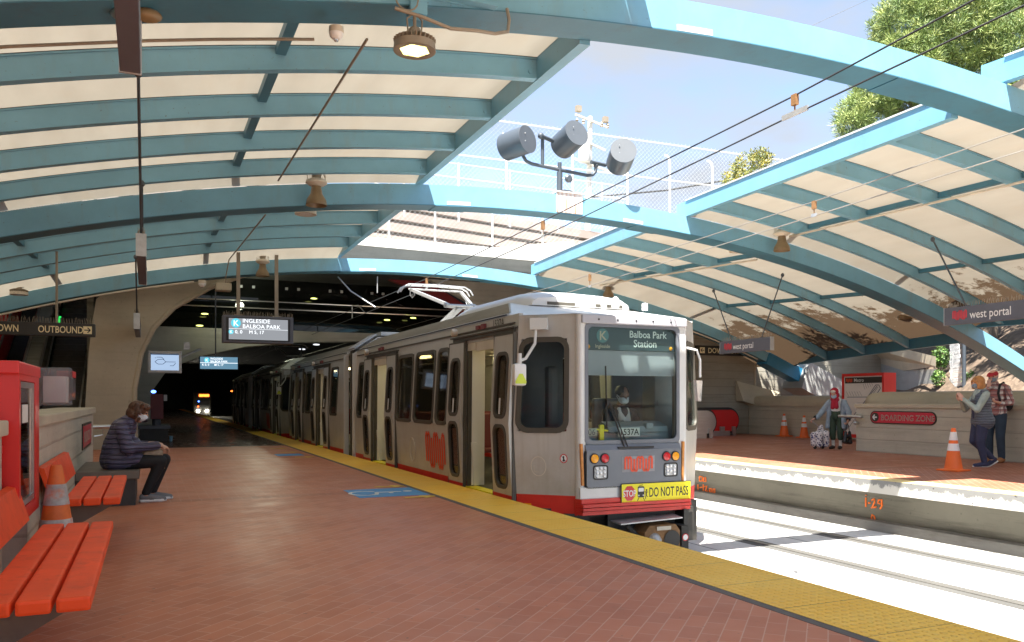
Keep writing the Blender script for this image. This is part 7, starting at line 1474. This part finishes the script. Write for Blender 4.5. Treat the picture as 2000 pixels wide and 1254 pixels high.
fuse('bag', [(V(-.09, 0, -.42), .05, V(-.06, 0, -.20), .035, 0), (V(.09, .0, -.44), .05, V(.06, 0, -.20), .035, 0), (V(-.08, .03, -.42), .05, V(.08, .03, -.44), .05, 0), (V(-.05, 0, -.3), .05, V(.05, 0, -.3), .05, 0)], [M['leather']], t, .01, 3); b = MB(); b.tube([(-.06, 0, -.2), (-.03, 0, -.03), (0, 0, .0), (.03, 0, -.03), (.06, 0, -.2)], .008, 6); part('strap', b, M['leather'], t)
# --- woman in the quilted vest (back three-quarter view, facing left and away)
yaw = math.radians(150); t = place('person', 13.58, 9.98, yaw, 'ginger-haired woman in a grey quilted vest standing next to the large cone')
B = []
legs = {1: (V(0, .085, .82), V(.05, .09, .45), V(-.02, .085, .10)), -1: (V(0, -.085, .82), V(.08, -.09, .46), V(-.22, -.08, .16))}
for sg, (hip, kn, an) in legs.items(): B += [(hip, .115, kn, .078, 1), (kn, .078, an, .050, 1), (an, .040, an - V(0, 0, .03), .038, 0)]
B += [(V(-.03, -.05, .86), .13, V(-.03, .05, .86), .13, 1), (V(0, 0, .9), .14, V(0, 0, 1.05), .14, 1), (V(0, 0, 1.1), .14, V(.0, 0, 1.28), .14, 2), (V(.02, 0, 1.36), .052, V(.04, 0, 1.42), .048, 0)]
wr, wl = V(.33, -.08, 1.20), V(.33, .05, 1.20)
for sg, w in ((1, wl), (-1, wr)): e_ = V(.17, sg * .25, 1.02); B += [(V(-.01, sg * .17, 1.29), .068, e_, .055, 2), (e_, .054, w - V(.02, 0, 0), .038, 2), (w - V(.02, 0, 0), .028, w, .026, 0)]; hand(B, w, V(.35, -sg * .25, .8), V(0, -sg, .2), sg, 0, .35)
hc = V(.05, 0, 1.50); R_, f_, l_, u_ = head(B, hc, V(.95, .25, -.05), V(0, 0, 1), 0, .97)
fuse('body', B, [M['skin_pale'], M['navy_cloth'], M['sage']], t, .0085)
J = [(V(-.03, -.08, .82), .165, V(-.03, .08, .82), .165, 0), (V(-.02, -.06, .9), .155, V(-.02, .06, .9), .155, 0), (V(-.01, -.04, 1.0), .15, V(-.01, .04, 1.0), .15, 0), (V(0, -.06, 1.15), .15, V(0, .06, 1.15), .15, 0), (V(-.01, -.13, 1.30), .085, V(-.01, .13, 1.30), .085, 0), (V(0, -.05, 1.24), .13, V(0, .05, 1.24), .13, 0), (V(.01, 0, 1.34), .075, V(.015, 0, 1.40), .066, 0)]
fuse('quilted_vest', J, [M['vest']], t, .010, 4)
hp = [('e', hc + u_ * .035 - f_ * .012, (.112, .098, .095), 0, R_), ('e', hc - f_ * .045 - u_ * .045, (.082, .095, .10), 0, R_)]
for k in range(18): a = .9 + (2 * pi - 1.8) * k / 17; q = hc + f_ * cos(a) * .088 + l_ * sin(a) * .09; hp.append((q + u_ * .03, .028, q - u_ * .10, .014, 0))
fuse('hair', hp, [M['hair_ginger']], t, .008, 2); face_bits(t, hc, f_, l_, u_, M['mask_grey'], .97)
an = V(-.02, .085, 0); fuse('shoe', [(an + V(-.04, 0, .055), .040, an + V(.06, 0, .05), .040, 0), (an + V(.06, 0, .045), .04, an + V(.17, .01, .035), .030, 0), (an + V(-.06, 0, .015), .016, an + V(.19, .01, .015), .018, 1)], [M['navy_cloth'], M['sole']], t, .006)
an = V(-.22, -.08, 0); d_ = V(.80, 0, -.60); q0 = an + V(-.05, 0, .13); fuse('shoe', [(q0, .040, q0 + d_ * .10, .040, 0), (q0 + d_ * .10, .04, q0 + d_ * .20, .03, 0), (q0 + V(-.045, 0, -.035), .017, q0 + d_ * .21 + V(-.02, 0, -.03), .018, 1)], [M['navy_cloth'], M['sole']], t, .006)
# --- man in plaid shirt and red cap
yaw = math.radians(190); t = place('person', 14.80, 10.58, yaw, 'man in a red cap and plaid shirt with a black backpack')
B = []
for sg in (1, -1):
    hip, kn, an = V(0, sg * .095, .90), V(.03, sg * .105, .50), V(-.01 - .0 * sg, sg * .11, .11); B += [(hip, .115, kn, .080, 1), (kn, .080, an, .064, 1), (an, .05, an - V(0, 0, .04), .045, 0)]
B += [(V(0, -.05, .95), .13, V(0, .05, .95), .13, 1), (V(0, 0, 1.0), .14, V(0, 0, 1.15), .145, 2), (V(.02, 0, 1.12), .15, V(.0, 0, 1.34), .15, 2), (V(0, -.15, 1.42), .08, V(0, .15, 1.42), .08, 2), (V(.01, 0, 1.48), .062, V(.04, 0, 1.56), .056, 0)]
wr, wl = V(.20, -.03, 1.46), V(.17, .20, 1.12)
e_ = V(.13, -.25, 1.24); B += [(V(-.01, -.20, 1.41), .074, e_, .062, 2), (e_, .060, wr - V(.02, 0, .03), .045, 2), (wr - V(.02, 0, .03), .03, wr, .028, 0)]; hand(B, wr, V(.05, .15, .95), V(-1, .2, 0), -1, 0, .55, 1.05)
e_ = V(.02, .29, 1.15); B += [(V(-.01, .20, 1.41), .074, e_, .062, 2), (e_, .060, wl, .045, 2), (wl, .03, wl + V(.03, -.02, .02), .028, 0)]; hand(B, wl + V(.03, -.02, .02), V(.7, -.6, .2), V(0, -.3, 1), 1, 0, .6, 1.05)
hc = V(.08, 0, 1.645); R_, f_, l_, u_ = head(B, hc, V(.96, .1, -.22), V(.2, 0, .97), 0, 1.0)
fuse('body', B, [M['skin_pale'], M['jeans'], M['plaid']], t, .009)
fuse('shirt', [(V(0, -.06, .98), .145, V(0, .06, .98), .145, 0), (V(.02, -.04, 1.1), .155, V(.02, .04, 1.1), .155, 0), (V(.02, -.05, 1.22), .15, V(.01, .05, 1.22), .15, 0), (V(0, -.06, 1.34), .135, V(0, .06, 1.34), .135, 0), (V(.0, -.15, 1.425), .084, V(.0, .15, 1.425), .084, 0), (V(.01, 0, 1.46), .085, V(.02, 0, 1.51), .07, 0)], [M['plaid']], t, .01, 4)
b = MB(); b.ellip(hc - f_ * .02 - u_ * .0, .095, .083, .085, 14, 10, R_); part('hair', b, M['hair_grey'], t, 60)
b = MB(); b.ellip(hc + u_ * .042 - f_ * .005, .106, .090, .060, 18, 10, R_); b.hexa([hc + f_ * .06 + l_ * .075 + u_ * .055, hc + f_ * .06 - l_ * .075 + u_ * .055, hc + f_ * .17 - l_ * .055 + u_ * .028, hc + f_ * .17 + l_ * .055 + u_ * .028, hc + f_ * .06 + l_ * .075 + u_ * .07, hc + f_ * .06 - l_ * .075 + u_ * .07, hc + f_ * .17 - l_ * .055 + u_ * .036, hc + f_ * .17 + l_ * .055 + u_ * .036]); part('cap', b, M['cap'], t, 50)
face_bits(t, hc, f_, l_, u_, M['mask_grey'])
for sg in (1, -1): an = V(-.01, sg * .11, 0); fuse('shoe', [(an + V(-.03, 0, .06), .052, an + V(.07, 0, .055), .050, 0), (an + V(.07, 0, .05), .05, an + V(.18, sg * .02, .04), .040, 0), (an + V(-.05, 0, .014), .018, an + V(.2, sg * .02, .014), .02, 1)], [M['tan'], M['brown_shoe']], t, .007)
Rz = Matrix.Rotation(yaw, 4, 'Z'); q = Vector((14.80, 10.58, 0)) + Rz @ V(-.22, 0, 1.24); bp = thing('backpack', q, 'full black backpack on the man in the red cap', 'backpack', None, yaw)
fuse('pack', [(V(-.03, -.10, -.16), .10, V(-.02, -.09, .12), .09, 0), (V(-.03, .10, -.16), .10, V(-.02, .09, .12), .09, 0), (V(-.10, -.06, -.15), .10, V(-.08, .06, -.02), .09, 0), (V(-.02, -.05, .18), .08, V(-.02, .05, .18), .08, 0)], [M['pack']], bp, .011, 3)
b = MB()
for sg in (1, -1): b.tube([(.02, sg * .10, .17), (.16, sg * .12, .285), (.30, sg * .12, .24), (.385, sg * .13, .08), (.34, sg * .16, -.14), (.12, sg * .15, -.2)], .022, 6)
part('strap', b, M['pack'], bp, 60)
# --- train driver
t = place('person', 5.60, 9.18, -pi / 2, 'train driver in dark uniform and pale mask behind the windscreen'); B = [(V(-.05, 0, .62), .15, V(-.03, 0, .80), .15, 1), (V(-.03, 0, .8), .15, V(0, 0, 1.0), .15, 1), (V(0, -.15, 1.03), .075, V(0, .15, 1.03), .075, 1), (V(.02, 0, 1.08), .06, V(.04, 0, 1.16), .055, 0)]
for sg in (1, -1): w = V(.34, sg * .16, .90); B += [(V(0, sg * .19, 1.02), .07, V(.1, sg * .25, .82), .06, 1), (V(.1, sg * .25, .82), .058, w, .04, 1)]; hand(B, w, V(.9, 0, .05), V(0, 0, -1), sg, 0, .4); B += [(V(0, sg * .1, .6), .10, V(.38, sg * .1, .6), .08, 1)]
hc = V(.07, 0, 1.26); R_, f_, l_, u_ = head(B, hc, V(.95, -.05, -.28), V(.28, 0, .95), 0); fuse('body', B, [M['skin_dark'], M['uniform']], t, .011)
b = MB(); b.ellip(hc + u_ * .035 - f_ * .02, .108, .093, .088, 16, 10, R_); part('hair', b, M['hair_black'], t, 60); face_bits(t, hc, f_, l_, u_, M['mask_white']); fuse('shirt_collar', [(V(.07, -.05, 1.06), .05, V(.13, -.04, .94), .045, 0), (V(.07, .05, 1.06), .05, V(.13, .04, .94), .045, 0)], [M['whitecloth']], t, .01)
# ------------------------------------------------------------ trees
def crown(name, clumps, mats, parent, leaf, rng, per, long=3.2, upb=.5):
    """many small leaf blades gathered in clumps: one mesh, three tones"""
    vs = []; fs = []; mi = []
    for (c, r) in clumps:
        tone = rng.choices((0, 1, 2), (.34, .42, .24))[0]
        for k in range(per):
            d = Vector((rng.gauss(0, 1), rng.gauss(0, 1), rng.gauss(0, 1) + upb)); d.normalize(); p = Vector(c) + d * r * rng.uniform(.15, 1.0) * .75
            w = d.cross(Vector((rng.gauss(0, 1), rng.gauss(0, 1), rng.gauss(0, 1)))).normalized() * leaf * .5; L = d * leaf * long * rng.uniform(.7, 1.2); n = len(vs)
            vs += [p - w, p + w, p + L + w * .25, p + L - w * .25]; fs.append((n, n + 1, n + 2, n + 3)); mi.append(tone if rng.random() < .8 else rng.randrange(3))
    me = bpy.data.meshes.new(name); L = parent_loc(parent) if parent else Vector((0, 0, 0)); me.from_pydata([tuple(v - L) for v in vs], [], fs)
    for m_ in mats: me.materials.append(m_)
    me.polygons.foreach_set('material_index', mi); ob = bpy.data.objects.new(name, me); COL.objects.link(ob); ob.parent = parent; return ob
rng = random.Random(11)
def lobes(spec, rng, spacing, r):
    out = []
    for (c, R) in spec:
        n = int(4 * pi * (R[0] * R[1] * R[2]) ** (2 / 3) / (spacing ** 2) * 1.25)
        for k in range(n):
            d = Vector((rng.gauss(0, 1), rng.gauss(0, 1), rng.gauss(0, 1))).normalized(); f = rng.uniform(.55, 1.06) ** .5
            out.append((Vector(c) + Vector((d.x * R[0], d.y * R[1], d.z * R[2])) * f, r * rng.uniform(.7, 1.3)))
    return out
tx, ty = 27.0, 19.0; gz = hill_z(tx, ty)
t = thing('pine_tree', (tx, ty, gz - .3), 'big bushy pine rising above the blue arches against the sky', 'tree')
def tp(px, py, y): return onY(px, py, y)
b = MB(); b.tube([(tx - 1.0, ty, gz - .5), (tx - .7, ty, 6), (tx + .2, ty, 9), (tx, ty, 13)], .42, 12, .2)
for e_ in ((tp(1690, 150, 20)), tp(1800, 60, 19), tp(1940, 110, 18), tp(1750, 210, 20), tp(1980, 40, 20)): b.tube([(tx - .2, ty, 8.2), (Vector((tx - .2, ty, 8.4)) + (e_ - Vector((tx - .2, ty, 8.2))) * .5 + V(0, 0, .5)), e_], .16, 7, .04)
wpart('trunk', b, M['bark'], t, 60)
spec = [(tp(1840, 60, 19), (2.2, 2.0, 1.9)), (tp(1770, 60, 19.5), (1.1, 1.2, 1.1)), (tp(1930, 130, 18.5), (2.2, 2.0, 1.7)), (tp(1770, 130, 19), (1.05, 1.2, .9)), (tp(1730, 175, 20), (1.0, 1.2, .8)), (tp(1690, 215, 20), (.75, .9, .55)), (tp(1665, 245, 20), (.5, .6, .45)), (tp(1900, -40, 19), (2.6, 2.2, 1.6)), (tp(2050, 40, 19), (2.4, 2.4, 2.2)), (tp(1790, 200, 20), (1.1, 1.2, .8)), (tp(2060, 200, 19), (2.2, 2.2, 1.6)), (tp(1850, 230, 20), (1.3, 1.3, .9)), (tp(1960, 250, 21), (1.6, 1.6, 1.1))]
crown('crown', lobes(spec, rng, .31, .30), [M['needle0'], M['needle1'], M['needle2']], t, .021, rng, 64, 6.5, .6)
p = tp(1466, 330, 30); t = thing('autumn_bush', (p.x, 30, 6.2), 'small yellow-green bush rising behind the curved fence', 'bush'); b = MB(); b.tube([(p.x, 30, 5.6), (p.x, 30, p.z)], .10, 8, .05); wpart('trunk', b, M['bark'], t)
crown('crown', lobes([(p, (.8, .8, .75)), (tp(1490, 308, 30), (.5, .5, .4)), (tp(1440, 350, 30), (.6, .6, .5))], rng, .28, .2), [M['shrub0'], M['shrub1'], M['shrub2']], t, .06, rng, 16, 1.6, .3)
tx2, ty2 = onY(1995, 640, 20).x, 20.0
t = thing('hillside_tree', (tx2, ty2, hill_z(tx2, ty2) - .3), 'thick grey trunk on the mulch slope seen below the middle arch', 'tree'); b = MB(); b.tube([(tx2, ty2, hill_z(tx2, ty2) - .4), (tx2 + .1, ty2, 4.5), (tx2 + .3, ty2 + .2, 8)], .62, 14, .42); wpart('trunk', b, M['bark'], t, 60)
b = MB(); crown('crown', lobes([(V(21, 20, 7.6), (2.6, 2.6, 1.0)), (V(24.2, 21.5, 8.2), (2.6, 2.6, 1.2)), (V(18.6, 17.3, 6.3), (1.5, 1.9, .5)), (V(22.6, 12.6, 8.6), (2.8, 3.0, 1.2)), (V(25, 16, 8.5), (2.6, 3, 1.2))], rng, .55, .42), [M['needle0'], M['needle1'], M['needle2']], t, .10, rng, 26, 3.2, .4)  # unseen crown lobes added to shade the buttress, canopy and slope
for px, py, y, s, lb in ((1838, 695, 19.2, .32, 'dark green ivy clump on top of the stair beam'), (1832, 735, 18.8, .22, 'lower trailing ivy strand in front of the grey wall'), (1895, 740, 17.5, .22, 'small leafy weed at the foot of the grey post')):
    p = onY(px, py, y); t = thing('ivy', (p.x, p.y, p.z - s), lb, 'plant'); crown('leaves', lobes([(p, (s * .8, s * .8, s)), (p - V(0, 0, s * .8), (s * .5, s * .5, s * .6))], rng, .12, .08), [M['ivy0'], M['ivy1'], M['ivy2']], t, .05, rng, 8, 1.3, 0)
    b = MB(); b.tube([p - V(0, 0, s * 1.6), p - V(.05, 0, s * .5), p], .012, 5); wpart('stem', b, M['bark'], t)
